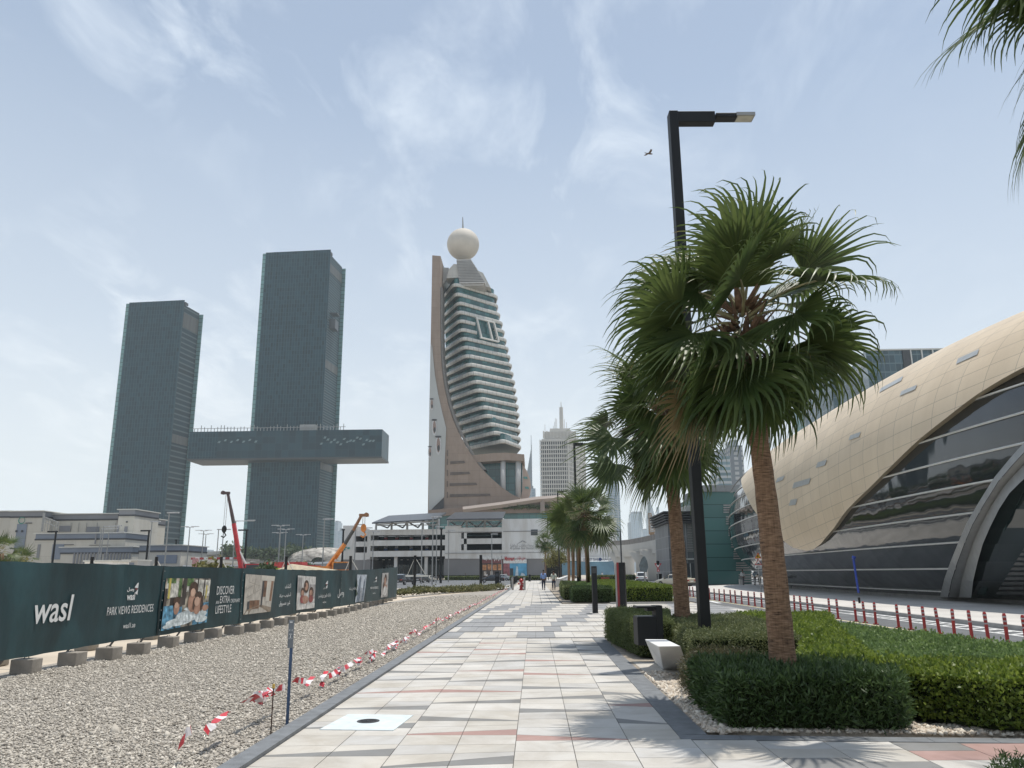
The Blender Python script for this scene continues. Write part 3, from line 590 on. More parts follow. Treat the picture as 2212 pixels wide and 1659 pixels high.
# ================================================================ METRO STATION (long rounded shell)
SCX, SCY, SCZ, SA, SB, SC_, STH, EP, EQ = 31.287, 60.203, 6.619, 12.146, 45.631, 8.205, -.045, 2.364, 2.77
_ct, _st = math.cos(STH), math.sin(STH)
def sval(p, k=1.0):
    x, y, z = p[0]-SCX, p[1]-SCY, p[2]-SCZ
    X = abs((_ct*x+_st*y)/(SA*k)); Yv = abs((-_st*x+_ct*y)/(SB*(k*.5+.5))); Z = abs(z/(SC_*k)); return ((X**EP+Z**EP)**(EQ/EP)+Yv**EQ)**(1/EQ)
def shit(x, y, k=1.0):
    d = ray(x, y); o = Vector((0, 0, EYE)); t0 = None; best = (9, 0)
    for i in range(240):
        t = 20+i*.5; v = sval(o+d*t, k)
        if v < best[0]: best = (v, t)
        if v < 1: t0 = t; break
    if t0 is None: return o+d*best[1]
    a, b = t0-.5, t0
    for _ in range(20):
        m = (a+b)/2
        if sval(o+d*m, k) < 1: b = m
        else: a = m
    return o+d*b
def loc_(p): x, y, z = p[0]-SCX, p[1]-SCY, p[2]-SCZ; return (_ct*x+_st*y, -_st*x+_ct*y, z)
def wld(l): return Vector((SCX+_ct*l[0]-_st*l[1], SCY+_st*l[0]+_ct*l[1], SCZ+l[2]))
def spt(w_, v, k=1.0):                   # w_: -1..1 along, v: angle (pi = street side, pi/2 = crest)
    rho = max(0, 1-abs(w_)**EQ)**(1/EQ); c, s = math.cos(v), math.sin(v); q = (abs(c)**EP+abs(s)**EP)**(-1/EP)
    return wld((SA*k*rho*q*c, SB*(k*.5+.5)*w_, SC_*k*rho*q*s))
def sang(p):
    l = loc_(p); w_ = l[1]/SB; return w_, math.atan2(l[2]/SC_, l[0]/SA) % (2*math.pi)
M_sglass = gridmat("station_glass", (.020, .024, .026), (.03, .033, .035), 3.2, 50, .02, .0, rough=.06, spec=.9, tint=.12, wob=.25)
M_gold = gridmat("gold_panel", (.645, .525, .37), (.36, .295, .21), 1.0, 1.0, .02, .035, rough=.42, metal=.08, spec=.5, tint=.045, dirt=.13)
M_silver = gridmat("silver_panel", (.62, .62, .60), (.30, .30, .30), 2.2, 1.2, .02, .06, rough=.45, metal=.3, tint=.06)
M_fin = mat("pale_fin", (.55, .55, .52), .4, .3, var=.04)
M_dgrey = mat("dark_grey_metal", (.05, .052, .055), .45, .3, var=.1)
M_grey = mat("grey_metal", (.30, .30, .29), .45, .4, var=.06)
M_black = mat("black_metal", (.009, .010, .011), .5, .1, spec=.35, var=.15, scale=2)
st = thing("metro_station", "metro station shaped like a golden shell over dark glass, on the right side", "station", (SCX, SCY, 0))
b = B(); NU, NV = 110, 60; P = []; UV = []
for i in range(NU+1):
    w_ = math.sin((i/NU*2-1)*math.pi/2); w_ = max(-.9995, min(.9995, w_)); row = []; ur = []
    for j in range(NV+1):
        v = R_(60)+(R_(236)-R_(60))*j/NV; p = spt(w_, v)
        if p.z < -.05: p = Vector((p.x, p.y, -.05))
        row.append(p); ur.append((p.y, p.z*2.0))
    P.append(row); UV.append(ur)
b.grid(P, uv=UV); b.ob("glass_wall", M_sglass, st, smooth=True)
# pale metal skin of the nose, between shell tip and glass
b = B(); P = []; UV = []
for i in range(31):
    w_ = .70+.2995*math.sin(i/30*math.pi/2); row = []; ur = []
    for j in range(31):
        v = R_(80)+R_(112)*j/30; p = spt(w_, v, 1.004); row.append(p); ur.append((p.y, p.z))
    P.append(row); UV.append(ur)
b.grid(P, uv=UV); b.ob("nose_cladding", M_silver, st, smooth=True)
# horizontal fins on the glass
for zl in [.45+1.19*q for q in range(11)]:
    pts = []; s_ = (zl-SCZ)/SC_
    for i in range(90):
        w_ = -.97+1.965*i/89; rho = max(0, 1-abs(w_)**EQ)**(1/EQ)
        if rho <= abs(s_)+.01: continue
        X = (rho**EP-abs(s_)**EP)**(1/EP); pts.append(wld((-SA*X*1.004, SB*w_, zl-SCZ)))
    if len(pts) > 3:
        b = B(); b.path(pts, .05, 5); b.ob("glazing_bar", M_fin, st)
# concrete plinth
pl = B(); pp = []; qq = []
for i in range(60):
    w_ = -.75+1.70*i/59; rho = max(0, 1-abs(w_)**EQ)**(1/EQ); s_ = SCZ/SC_
    X = max(.02, (max(0, rho**EP-s_**EP)))**(1/EP); pp.append(wld((-SA*X-.35, SB*w_, -SCZ)))
for p in pp: pass
pl.grid([[Vector((p.x, p.y, -.1)), Vector((p.x, p.y, .45)), Vector((p.x+.5, p.y, .5)), Vector((p.x+2.5, p.y, .5))] for p in pp]); pl.ob("plinth", mat("plinth_stone", (.20, .195, .185), .8, var=.08), st)
# golden shell: lower edge surveyed from the street
edge = [(1600, 1027), (1603, 1045), (1612, 1068), (1630, 1103), (1652, 1130), (1679, 1156), (1697, 1172), (1715, 1184), (1743, 1190), (1758, 1186), (1772, 1175), (1799, 1142), (1826, 1103), (1851, 1077), (1878, 1051), (1925, 1003), (1977, 952), (2035, 905), (2096, 857), (2155, 820), (2212, 789)]
E_ = sorted([sang(shit(x, y, 1.03)) for x, y in edge])
# extend behind the frame and close at the nose
w0, v0 = E_[0]; E_ = [(-.95, R_(100)), (w0-.35, R_(108)), (w0-.15, v0-R_(9))]+E_
def vlow(w_):
    for (a, va), (c, vc) in zip(E_[:-1], E_[1:]):
        if a <= w_ <= c: return va+(vc-va)*(w_-a)/max(1e-6, c-a)
    return E_[-1][1] if w_ > E_[-1][0] else E_[0][1]
wend = E_[-1][0]
b = B(); P = []; Q = []; UV = []; K = 90
for i in range(K+1):
    w_ = -.93+(wend+.93)*i/K; vb = vlow(w_); vt = R_(55)
    if w_ > wend-.02: vb = vb
    row = []; ur = []
    for j in range(41):
        v = vt+(vb-vt)*j/40; row.append(spt(w_, v, 1.03)); ur.append((w_*25.0, (v-.18*w_*2)*11.0))
    P.append(row); UV.append(ur); Q.append([row[-1], spt(w_, vb-.004, 1.0)])
b.grid(P, uv=UV); b.ob("shell", M_gold, st, smooth=True)
b = B(); b.grid(Q); b.grid([[P[-1][j], spt(wend, R_(55)+(vlow(wend)-R_(55))*j/40, .998)] for j in range(41)]); b.ob("shell_rim", mat("shell_rim_gold", (.42, .35, .24), .45, .2, var=.04), st, smooth=True)
# skylight panels in the shell
for (x, y, wx, hy, sl_) in [(2090, 770, 50, 12, -.42), (1925, 830, 52, 10, -.50), (1962, 843, 38, 10, -.38), (1846, 942, 27, 11, -.30), (1774, 1002, 24, 12, -.26), (1731, 1044, 40, 13, -.26), (1685, 1035, 20, 10, -.3), (1713, 1085, 19, 13, -.12), (1668, 1018, 10, 7, -.3)]:
    c = [(x-wx/2, y-wx/2*sl_+hy/2), (x+wx/2-4, y+wx/2*sl_+hy/2), (x+wx/2, y+wx/2*sl_-hy/2), (x-wx/2+4, y-wx/2*sl_-hy/2)]
    b = B(); b.add([shit(px_, py_, 1.0325) for px_, py_ in c], [(0, 1, 2, 3)]); b.ob("skylight", mat("skylight_glass", (.36, .37, .355), .3, .2, var=.05), st)
# maintenance rails arching over the crest
for off in (0, .02):
    rl = B(); pts = [spt(.66+off*.6-.30*math.sin(k/14*1.5)*.6, R_(150)-R_(70)*k/14, 1.055) for k in range(15)]; rl.path(pts, .05, 5)
    for k in range(0, 15): rl.tube(pts[k], spt(.66+off*.6-.30*math.sin(k/14*1.5)*.6, R_(150)-R_(70)*k/14, 1.03), .03, n=4)
    rl.ob("roof_rail", M_grey, st)
# entrance arch: a broad ribbed beam proud of the glass
oc = [(2030, 1290), (2040, 1250), (2053, 1214), (2070, 1172), (2088, 1130), (2116, 1082), (2148, 1031), (2180, 992), (2212, 956), (2260, 905), (2320, 850)]
ic = [(2098, 1291), (2102, 1255), (2112, 1213), (2123, 1175), (2138, 1140), (2158, 1100), (2180, 1066), (2203, 1043), (2228, 1020), (2275, 980), (2330, 930)]
def lerp2(a, c, t): return (a[0]+(c[0]-a[0])*t, a[1]+(c[1]-a[1])*t)
def rib(t0, t1, k0, k1, mi=0):
    r = B(); P = [[shit(*lerp2(o_, i_, t0), 1.0), shit(*lerp2(o_, i_, t0), k0), shit(*lerp2(o_, i_, t1), k1), shit(*lerp2(o_, i_, t1), 1.0)] for o_, i_ in zip(oc, ic)]
    r.grid(P); return r
M_arch = mat("arch_grey", (.26, .26, .25), .5, .2, var=.05)
rib(0, .26, 1.035, 1.05).ob("arch_trim", M_grey, st, smooth=False)
rib(.28, .62, 1.045, 1.02).ob("arch_channel", mat("arch_pale", (.33, .33, .32), .45, .3, var=.04), st)
rib(.60, 1.0, 1.03, 1.06).ob("arch_beam", M_arch, st)
b = B(); P = [[shit(*lerp2(i_, (2420, i_[1]), t), 1.012) for t in (0, .12, .3, .6, 1)] for i_ in ic]; b.grid(P); b.ob("entrance_glass", gridmat("entrance_glass", (.010, .018, .017), (.02, .03, .03), 2.6, 2.6, .03, .03, rough=.08, spec=.7), st)
sh_ = lambda x, y: shit(x, y, 1.022)
b = B(); b.add([sh_(2110, 1285), sh_(2128, 1285), sh_(2230, 1070), sh_(2230, 1025), sh_(2175, 1130)], [(0, 1, 2, 3, 4)]); b.ob("escalator_glass", mat("green_glass", (.012, .055, .045), .15, var=.1), st)
lv = B()
for k in range(16):
    y = 1284-k*10.5; x0 = 2150+k*6.5; lv.add([shit(x0, y, 1.03), shit(2420, y, 1.03), shit(2420, y-6, 1.024), shit(x0+4, y-6, 1.024)], [(0, 1, 2, 3)])
lv.ob("louvre", mat("louvre_grey", (.10, .10, .098), .5, .2), st)
ft = B(); c = g(2078, 1292); ft.prism([(c.x-.5, c.y-.7), (c.x+1.8, c.y-.7), (c.x+2.1, c.y+.8), (c.x-.4, c.y+.8)], 0, .42); ft.ob("arch_foot", M_kerb, st, bevel=.05)

# ---- glass block and entrance building beyond the shell
t = thing("glass_annex", "green glass annex with louvre bands between the shell and the white trunk", "building", g(1560, 1262))
Yb = 106.0
def W(x, y, Y): return at(x, y, Y)
def panel(b, x0, y0, x1, y1, Y, d=.2, mi=0, Y1=None):      # a wall piece seen between survey marks, at depth Y..Y1
    Y1 = Y if Y1 is None else Y1; a, c = at(x0, y1, Y), at(x1, y1, Y1); zt0 = at(x0, y0, Y).z; zt1 = at(x1, y0, Y1).z; z0, z1 = a.z, c.z
    b.add([(a.x, Y, z0), (c.x, Y1, z1), (c.x, Y1, zt1), (a.x, Y, zt0), (a.x, Y+d, z0), (c.x, Y1+d, z1), (c.x, Y1+d, zt1), (a.x, Y+d, zt0)],
          [(0, 1, 2, 3), (5, 4, 7, 6), (1, 5, 6, 2), (4, 0, 3, 7), (3, 2, 6, 7), (4, 5, 1, 0)], mi, [[(a.x, z0), (c.x, z1), (c.x, zt1), (a.x, zt0)]]*2+[[(0, z0), (d, z0), (d, zt1), (0, zt1)]]*2+[[(.5, .5)]*4]*2)
M_gglass = gridmat("annex_green_glass", (.06, .15, .14), (.02, .05, .048), 400, 1.55, .0, .05, rough=.25, spec=.5, tint=.1)
b = B(); a, c = at(1521, 1265, Yb), at(1620, 1265, Yb+1)
b.add([(a.x, Yb, -.05), (c.x, Yb, -.05), (c.x, Yb, at(1600, 1060, Yb).z), (a.x, Yb, at(1521, 1060, Yb).z)], [(0, 1, 2, 3)], 0, [[(0, 0), (9, 0), (9, 11), (0, 11)]])
b.add([(a.x, Yb, -.05), (a.x, Yb+14, -.05), (a.x, Yb+14, 11.6), (a.x, Yb, 11.6)], [(0, 1, 2, 3)], 0, [[(0, 0), (9, 0), (9, 11), (0, 11)]]); b.ob("glass_wall", M_gglass, t)
b = B(); panel(b, 1519, 1048, 1640, 1062, Yb-.3, 14); b.ob("roof_band", mat("band_grey", (.20, .21, .21), .6, var=.05), t)
b = B()
for k in range(7):
    for q in range(4): panel(b, 1563+k*5.5, 1090+k*25+q*5, 1640, 1092.6+k*25+q*5, Yb-.25, .1)
b.ob("louvre", M_grey, t)
t = thing("station_entrance", "grey entrance block with louvred wall and a flat finned roof left of the green glass", "building", g(1490, 1262))
Ye = 112.0
b = B(); panel(b, 1449, 1110, 1522, 1258, Ye, 12); b.ob("wall", gridmat("entrance_grey_glass", (.13, .14, .15), (.30, .31, .32), 3.0, 1.6, .05, .04, rough=.3, tint=.25), t)
o = t.children
b = B(); panel(b, 1482, 1092, 1522, 1112, Ye-.2, 12); panel(b, 1480, 1168, 1484, 1256, Ye-.3, .3); panel(b, 1504, 1110, 1508, 1256, Ye-.3, .3); b.ob("frame", M_fin, t)
for k in range(5):
    b = B(); panel(b, 1433+k*1.5, 1104+k*5.5, 1524, 1107+k*5.5, Ye-2, 14); b.ob("roof_fin", M_dgrey, t)
b = B()
for k in range(18): panel(b, 1485, 1128+k*3.6, 1503, 1130+k*3.6, Ye-.25, .1)
b.ob("louvre", M_grey, t)
b = B(); panel(b, 1484, 1217, 1503, 1254, Ye-.3, .2); b.ob("door", mat("door_glass", (.05, .055, .06), .2, var=.1), t)
b = B(); panel(b, 1483, 1206, 1504, 1209, Ye-.4, .3); panel(b, 1492.5, 1217, 1494, 1254, Ye-.4, .1); b.ob("door_frame", M_fin, t)

# ================================================================ TOWERS
def uvbox(name, pts, z0, z1, m, parent, mats=None, su=1.0, cap=True):
    b = B(); n = len(pts); acc = 0
    for i in range(n):
        a, c = pts[i], pts[(i+1) % n]; Ls = math.dist(a[:2], c[:2])
        b.add([(a[0], a[1], z0), (c[0], c[1], z0), (c[0], c[1], z1), (a[0], a[1], z1)], [(0, 1, 2, 3)], 0, [[(0, z0), (Ls*su, z0), (Ls*su, z1), (0, z1)]])
    if cap: b.add([(p[0], p[1], z1) for p in pts]+[(p[0], p[1], z0) for p in pts], [tuple(range(n)), tuple(range(2*n-1, n-1, -1))], 0, [[(.5, .5)]*n]*2)
    return b.ob(name, m, parent)
M_tw = gridmat("tower_glass", (.010, .033, .046), (.036, .074, .088), 2.6, 4.2, .22, .07, rough=.5, spec=.12, tint=.38)
M_tw2 = gridmat("tower_dark_recess", (.010, .026, .034), (.07, .10, .11), 300, 4.9, .0, .30, rough=.6, spec=.15, tint=.3)
M_tw3 = gridmat("tower_louvre", (.016, .04, .05), (.08, .11, .12), 300, 2.5, .0, .36, rough=.6, spec=.15, tint=.3)
M_edge = gridmat("tower_edge_glass", (.12, .235, .23), (.03, .06, .06), 30, 4.2, .0, .12, rough=.2, tint=.15)
def za_tower(label, P3, h, side_m, seed):
    A_, B_, C_ = [Vector(p).xy for p in P3]; D_ = A_+(C_-B_)
    t = thing("skyscraper", label, "skyscraper", (B_.x, B_.y, 0)); u = (B_-A_).normalized(); v = (C_-B_).normalized()
    uvbox("side_wall", [A_+v*1.2+u*.5, B_+v*1.2-u*1.0, C_-v*2-u*1.0, D_-v*2+u*.5], 0, h-4, side_m, t)
    b = B(); q = [(A_-u*0, 0), (B_+u*1.0, 0), (B_+u*1.0+v*1.0, 0), (A_+v*1.0, 0)]; uvbox("front_wall", [A_+u*3, B_, B_+v*1.1, A_+u*3+v*1.1], 0, h, M_tw, t)
    uvbox("corner_glass", [A_, A_+u*2.98, A_+u*2.98+v*.8, A_+v*.8], 0, h-1, M_edge, t)
    uvbox("back_wall", [D_-v*1.0, C_+u*2.2-v*1.0, C_+u*2.2, D_], 0, h-5, M_edge, t)
    b = B()
    for k in range(24): p = A_+(B_-A_)*(k+.5)/24+v*6; b.box((p.x, p.y, h-2), (1.2, 5, 2.5), math.atan2(u.y, u.x))
    b.ob("roof_plant", M_dgrey, t); return t, A_, B_, C_, u, v
hL = at(398, 648, 700).z; tL, A1, B1, C1, u1, v1 = za_tower("shorter left glass skyscraper of the linked pair", [g(273, 654, hL), g(398, 648, hL), g(436, 670, hL)], hL, M_tw2, 1)
hR = at(714, 539, 700).z; tR, A2, B2, C2, u2, v2 = za_tower("taller right glass skyscraper of the linked pair", [g(568, 546, hR), g(714, 539, hR), g(743, 571, hR)], hR, M_tw3, 2)
M_bronze = mat("bronze_band", (.055, .055, .048), .5, var=.2, scale=.3, stretch=(1, 1, .1))
for t_, Bc, Cc, v, h, zs in ((tL, B1, C1, v1, hL, ((.90, .955), (.47, .50))), (tR, B2, C2, v2, hR, ((.93, .96), (.62, .645), (.395, .425), (.31, .33)))):
    for a, c in zs:
        uvbox("bronze_band", [Bc+v*2.5+Vector((-.9, 0)), Bc+v*2.5+Vector((-.75, 0)), Cc-v*2.2+Vector((-.75, 0)), Cc-v*2.2+Vector((-.9, 0))], h*a, h*c, M_bronze, t_)
b = B(); p = B2+v2*14; b.box((p.x+1.2, p.y, hR*.765), (6, 12, 9)); b.box((p.x+2, p.y, hR*.80), (7, 10, 1), 0); b.ob("balcony_box", M_dgrey, tR)
# the cantilevered link between them
t = thing("sky_bridge", "long cantilevered glass bridge box joining the two dark skyscrapers", "sky bridge", (-215, 690, 102))
YL = 688.0; x0, x1 = at(407, 965, YL).x, at(825, 954, YL).x; z0, z1 = 103.0, 127.5
uvbox("glass_wall", [Vector((x0, YL)), Vector((x1, YL)), Vector((x1, YL+33)), Vector((x0, YL+33))], z0, z1, gridmat("bridge_glass", (.012, .036, .048), (.028, .058, .068), 6.0, 6.1, .05, .04, rough=.4, spec=.2, tint=.35), t)
b = B(); b.bb(x0, x1+.4, YL-.6, YL+33.5, z0-1.6, z0); b.ob("soffit", mat("bridge_soffit", (.045, .045, .042), .6, var=.1), t)
b = B()
for k in range(46): x = x0+3+k*3; b.bb(x, x+.5, YL+2, YL+2.5, z1, z1+rnd.choice([3, 4.5, 6]))
b.bb(x0+1, x0+140, YL+2, YL+2.4, z1+3, z1+3.4); b.bb(x0+98, x0+112, YL+4, YL+12, z1, z1+6); b.ob("roof_pergola", M_grey, t)
b = B()
for k in range(26):
    b = B(); x = x0+(15+k*5.5 if k < 9 else 118+(k-9)*2.9); z = z0+(14+(k % 2)*1.5 if k < 9 else 12+rnd.uniform(-2, 5)); b.vprism([(0, 0), (2.0, 0), (3, 1.8), (1, 1.8)], (x, YL-.05, z), (1, 0, 0), (0, 0, 1), .12); b.ob("pale_pane", mat("pale_pane", (.13, .19, .20), .3, var=.3), t)
uvbox("dark_end", [Vector((x0+.2, YL-.2)), Vector((x0+26, YL-.2)), Vector((x0+26, YL-.05)), Vector((x0+.2, YL-.05))], z0+.2, z1-.2, M_tw, t)
# podium
t = thing("tower_podium", "low curved podium building with planted roof under the taller skyscraper", "building", (-160, 560, 0))
b = B(); P0 = at(527, 1230, 560); 
b.prism([(at(530, 1200, 520).x+30*math.cos(a)-0, 560+60*math.sin(a)) if False else (at(600, 1200, 560).x+62*math.cos(a), 575+38*math.sin(a)) for a in [i*math.pi/16 for i in range(32)]], 0, at(600, 1192, 540).z); b.ob("wall", mat("podium_wall", (.20, .20, .19), .6, var=.1, scale=.1), t)
b = B(); b.prism([(at(600, 1200, 560).x+66*math.cos(a), 575+41*math.sin(a)) for a in [i*math.pi/16 for i in range(32)]], at(600, 1196, 536).z, at(600, 1189, 536).z); b.ob("roof", mat("podium_roof", (.33, .33, .32), .6, var=.08, scale=.1), t)
t = thing("domed_roof_hall", "low domed lattice roof hall left of the parking building", "building", at(700, 1205, 500).xy.to_3d())
c = at(700, 1200, 500); b = B(); P = []
for i in range(25):
    a = math.pi*i/24; P.append([Vector((c.x+24*math.cos(a)*math.cos(e), 500+14*math.sin(e)*1, c.z-4+9*math.sin(a)*math.cos(e*.9))) for e in [(-1+j/6) * 1.4 for j in range(13)]])
b.grid(P); b.ob("roof", gridmat("lattice_roof", (.12, .10, .08), (.55, .52, .48), .001, .001, .5, .5, rough=.6) if False else mat("lattice_roof", (.50, .47, .42), .6, var=.1, col2=(.10, .085, .07), scale=.35, stretch=(1, 1, 2.5)), t, smooth=True)
b = B(); b.bb(c.x-22, c.x+22, 498, 515, 0, c.z-3); b.ob("wall", M_dgrey, t)

# ---- ringed tower with a golf-ball dome
ZY = 380.0
def c3(cx, cy): return (877.8+cx*.43, 438.9+cy*.43)      # marks read off an enlargement
def q3(cx, cy, Y=ZY): return at(*c3(cx, cy), Y)
t = thing("ringed_tower", "tower of stacked white balcony rings topped by a golf-ball dome", "skyscraper", at(1030, 1240, ZY).xy.to_3d())
M_ring = gridmat("ring_white", (.56, .55, .515), (.20, .20, .19), 3.0, 50, .05, .0, rough=.5, tint=.05, dirt=.15)
M_teal = gridmat("teal_glass", (.04, .12, .12), (.02, .06, .06), 3.0, 3.3, .05, .08, rough=.16, spec=.6, tint=.4)
M_brown = gridmat("brown_stone", (.30, .235, .19), (.235, .18, .148), 5.0, 4.0, .02, .03, rough=.8, tint=.05, dirt=.18)
M_fin2 = mat("pink_stone", (.50, .39, .32), .75, var=.05, scale=.2)
lev = []
for i in range(19):
    s_ = i/18; cy = 425+(1215-425)*(s_**.97)
    lx = [170, 173, 173, 174, 174, 174, 175, 177, 180, 183, 188, 193, 200, 212, 226, 242, 258, 272, 290][i]
    kx = [238, 250, 262, 262, 268, 275, 285, 292, 300, 312, 330, 345, 358, 370, 385, 400, 425, 445, 490][i]
    rx = [461, 463, 474, 486, 496, 506, 516, 525, 533, 541, 549, 555, 561, 567, 571, 574, 576, 578, 579][i]
    lev.append((lx, kx, rx, cy))
def ringpoly(lx, kx, rx, cy, grow=0.0, z=None):
    kk = q3(kx, cy-22, ZY-14); z = kk.z; gx = lambda cx, Y: at(*c3(cx, cy), Y).x
    L0 = Vector((gx(lx, ZY+10), ZY+10)); K0 = Vector((gx(kx, ZY-14), ZY-14)); R0 = Vector((gx(rx, ZY+6), ZY+6)); b0 = Vector((R0.x-3, ZY+26)); b1 = Vector((L0.x+2, ZY+28))
    poly = []
    for (A_, Bv, C_, r) in ((b1, L0, K0, 5), (L0, K0, R0, 4), (K0, R0, b0, 3)):
        d1 = (A_-Bv).normalized(); d2 = (C_-Bv).normalized()
        for k in range(6): s_ = k/5; p = Bv+d1*r*(1-s_)**2+d2*r*s_**2; poly.append(p)
    poly += [b0, b1]; cen = sum((p for p in poly), Vector((0, 0)))/len(poly)
    return [cen+(p-cen)*(1-grow/max(1, (p-cen).length)) for p in poly], z
prevz = None; zs = []
for i, (lx, kx, rx, cy) in enumerate(lev):
    poly, z = ringpoly(lx, kx, rx, cy); zs.append((poly, z))
for i, (poly, z) in enumerate(zs):
    cut = i in (4, 5)
    b = B(); n = len(poly); prof = [(0.5, -.95), (.0, -.65), (-.12, 0), (0, .65), (.5, .95)]; cen = sum(poly, Vector((0, 0)))/n; acc = 0
    for k in range(n-2):
        a_, c_ = poly[k], poly[(k+1) % n]; Ls = (c_-a_).length
        if cut and 6 <= k < 12 and False: continue
        if cut and k == 11:                      # ring interrupted by the sky atrium
            for s0, s1 in ((0, .26), (.80, 1)):
                aa, cc = a_.lerp(c_, s0), a_.lerp(c_, s1)
                PP = [[(q+(cen-q).normalized()*d*1.0).to_3d()+Vector((0, 0, z+h)) for d, h in prof] for q in (aa, cc)]
                b.grid(PP, uv=[[(acc+Ls*s0, h) for d, h in prof], [(acc+Ls*s1, h) for d, h in prof]])
        else:
            PP = [[(q+(cen-q).normalized()*d).to_3d()+Vector((0, 0, z+h)) for d, h in prof] for q in (a_, c_)]
            b.grid(PP, uv=[[(acc, h) for d, h in prof], [(acc+Ls, h) for d, h in prof]])
        acc += Ls
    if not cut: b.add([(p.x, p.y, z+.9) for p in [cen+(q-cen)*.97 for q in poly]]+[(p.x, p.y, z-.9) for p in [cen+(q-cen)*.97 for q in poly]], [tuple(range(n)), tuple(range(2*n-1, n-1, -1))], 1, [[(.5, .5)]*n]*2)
    b.ob("balcony_ring", [M_ring, mat("ring_soffit_shade", (.10, .12, .12), .7)], t, smooth=False)  # slab discs coloured dark to stand in for the shade under each ring
# glass core stepping in behind the rings
b = B()
for i in range(len(zs)):
    poly, z = zs[i]; zt = zs[i-1][1] if i else z+4; p2, _ = ringpoly(*lev[i], grow=1.9); acc = 0; n = len(p2)
    for k in range(n):
        a_, c_ = p2[k], p2[(k+1) % n]; Ls = (c_-a_).length
        b.add([(a_.x, a_.y, z), (c_.x, c_.y, z), (c_.x, c_.y, zt), (a_.x, a_.y, zt)], [(0, 1, 2, 3)], 0, [[(acc, z), (acc+Ls, z), (acc+Ls, zt), (acc, zt)]]); acc += Ls
b.ob("glass_core", M_teal, t)
# atrium window frame
b = B(); zt_, zb_ = zs[3][1]-1.5, zs[6][1]+2; pa, pb_ = zs[4][0][11], zs[4][0][12]
for s0 in (.30, .62, .80):
    p = pa.lerp(pb_, s0); p2 = zs[6][0][11].lerp(zs[6][0][12], s0+.03); b.tube((p.x, p.y-.3, zt_), (p2.x, p2.y-.3, zb_), .55, n=4)
p, p2 = zs[6][0][11].lerp(zs[6][0][12], .30), zs[6][0][11].lerp(zs[6][0][12], .82); b.tube((p.x, p.y-.4, zb_), (p2.x, p2.y-.4, zb_), .5, n=4)
p, p2 = pa.lerp(pb_, .28), pa.lerp(pb_, .8); b.tube((p.x, p.y-.4, zt_), (p2.x, p2.y-.4, zt_), .5, n=4); b.ob("atrium_frame", mat("off_white", (.60, .59, .55), .6, var=.04), t)
def flat(b, pts, Y, d=4.0, mi=0, uvs=True):      # wall slab with a surveyed outline, d metres thick
    vs = [at(*c3(*p), Y) for p in pts]; n = len(vs); vb = [v+Vector((0, d, 0)) for v in vs]
    fs = [tuple(range(n)), tuple(range(2*n-1, n-1, -1))]+[(i, n+i, n+(i+1) % n, (i+1) % n) for i in range(n)]; al = vs+vb
    b.add(al, fs, mi, [[(al[i].x+(al[i].y if k > 1 else 0), al[i].z) for i in f] for k, f in enumerate(fs)])
b = B(); flat(b, [(130, 262), (172, 265), (170, 420), (170, 600), (173, 760), (180, 850), (192, 930), (210, 1010), (232, 1080), (262, 1150), (298, 1218), (338, 1280), (385, 1340), (430, 1385), (480, 1428), (530, 1462), (572, 1482), (560, 1500), (300, 1530), (108, 1560), (116, 1000), (124, 600)], ZY-17, 16); b.ob("curved_wall", M_brown, t)
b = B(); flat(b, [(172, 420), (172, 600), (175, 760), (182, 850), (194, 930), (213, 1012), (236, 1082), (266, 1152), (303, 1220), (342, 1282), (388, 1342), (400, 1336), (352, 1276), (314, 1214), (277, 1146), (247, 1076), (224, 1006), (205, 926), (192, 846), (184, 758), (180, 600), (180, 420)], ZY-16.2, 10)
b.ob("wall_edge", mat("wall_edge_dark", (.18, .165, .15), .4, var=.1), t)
# printed mesh banner hung on the wall, faint grey portraits kept generic
b = B(); flat(b, [(128, 700), (133, 760), (143, 860), (160, 960), (182, 1060), (200, 1130), (193, 1300), (190, 1475), (112, 1552), (116, 1000), (122, 760)], ZY-17.4, .2)
bn = b.ob("banner", mat("banner_mesh", (.40, .41, .40), .8, var=.05, scale=.05), t)
def on3(bm, cx, cy, w_, h_, Y, mi=0, n=14): bm.add([at(*c3(cx+w_*math.cos(2*math.pi*k/n), cy+h_*math.sin(2*math.pi*k/n)), Y) for k in range(n)], [tuple(range(n))], mi)
M_pd, M_ps, M_pw = mat("print_dark", (.07, .07, .07), .8), mat("print_skin", (.27, .20, .17), .8), mat("print_pale", (.50, .50, .50), .8)
b = B()
for (cx, cy, s_) in ((127, 1010, .7), (140, 1125, .95), (160, 1215, 1.1), (118, 1250, .7)):
    b = B(); on3(b, cx, cy, 13*s_, 46*s_, ZY-17.62, 2); on3(b, cx+1, cy, 8*s_, 34*s_, ZY-17.66, 1); on3(b, cx, cy-38*s_, 15*s_, 5*s_, ZY-17.70, 0); on3(b, cx+2, cy+14*s_, 6*s_, 14*s_, ZY-17.70, 0); b.ob("portrait_print", [M_pd, M_ps, M_pw], bn, world=True)
b = B(); b.add([at(*c3(*p), ZY-17.6) for p in [(114, 1552), (188, 1480), (188, 1530), (114, 1568)]], [(0, 1, 2, 3)], 0); b.ob("dark_print", M_pd, bn)
b = B()
for (x0_, x1_, cy) in ((220, 290, 1303), (220, 315, 1358), (218, 350, 1413), (218, 418, 1468)): b = B(); flat(b, [(x0_, cy-6), (x1_, cy-9), (x1_+6, cy+2), (x0_, cy+8)], ZY-17.3, .2); b.ob("window_band", mat("bronze_glass", (.10, .075, .06), .3, var=.15, scale=.4), t)
b = B()
for cy in (1260, 1305, 1360, 1415, 1470): b = B(); flat(b, [(204, cy-20), (208, cy-20), (208, cy+10), (204, cy+10)], ZY-17.3, .2); b.ob("slit_window", MATS["bronze_glass"], t)
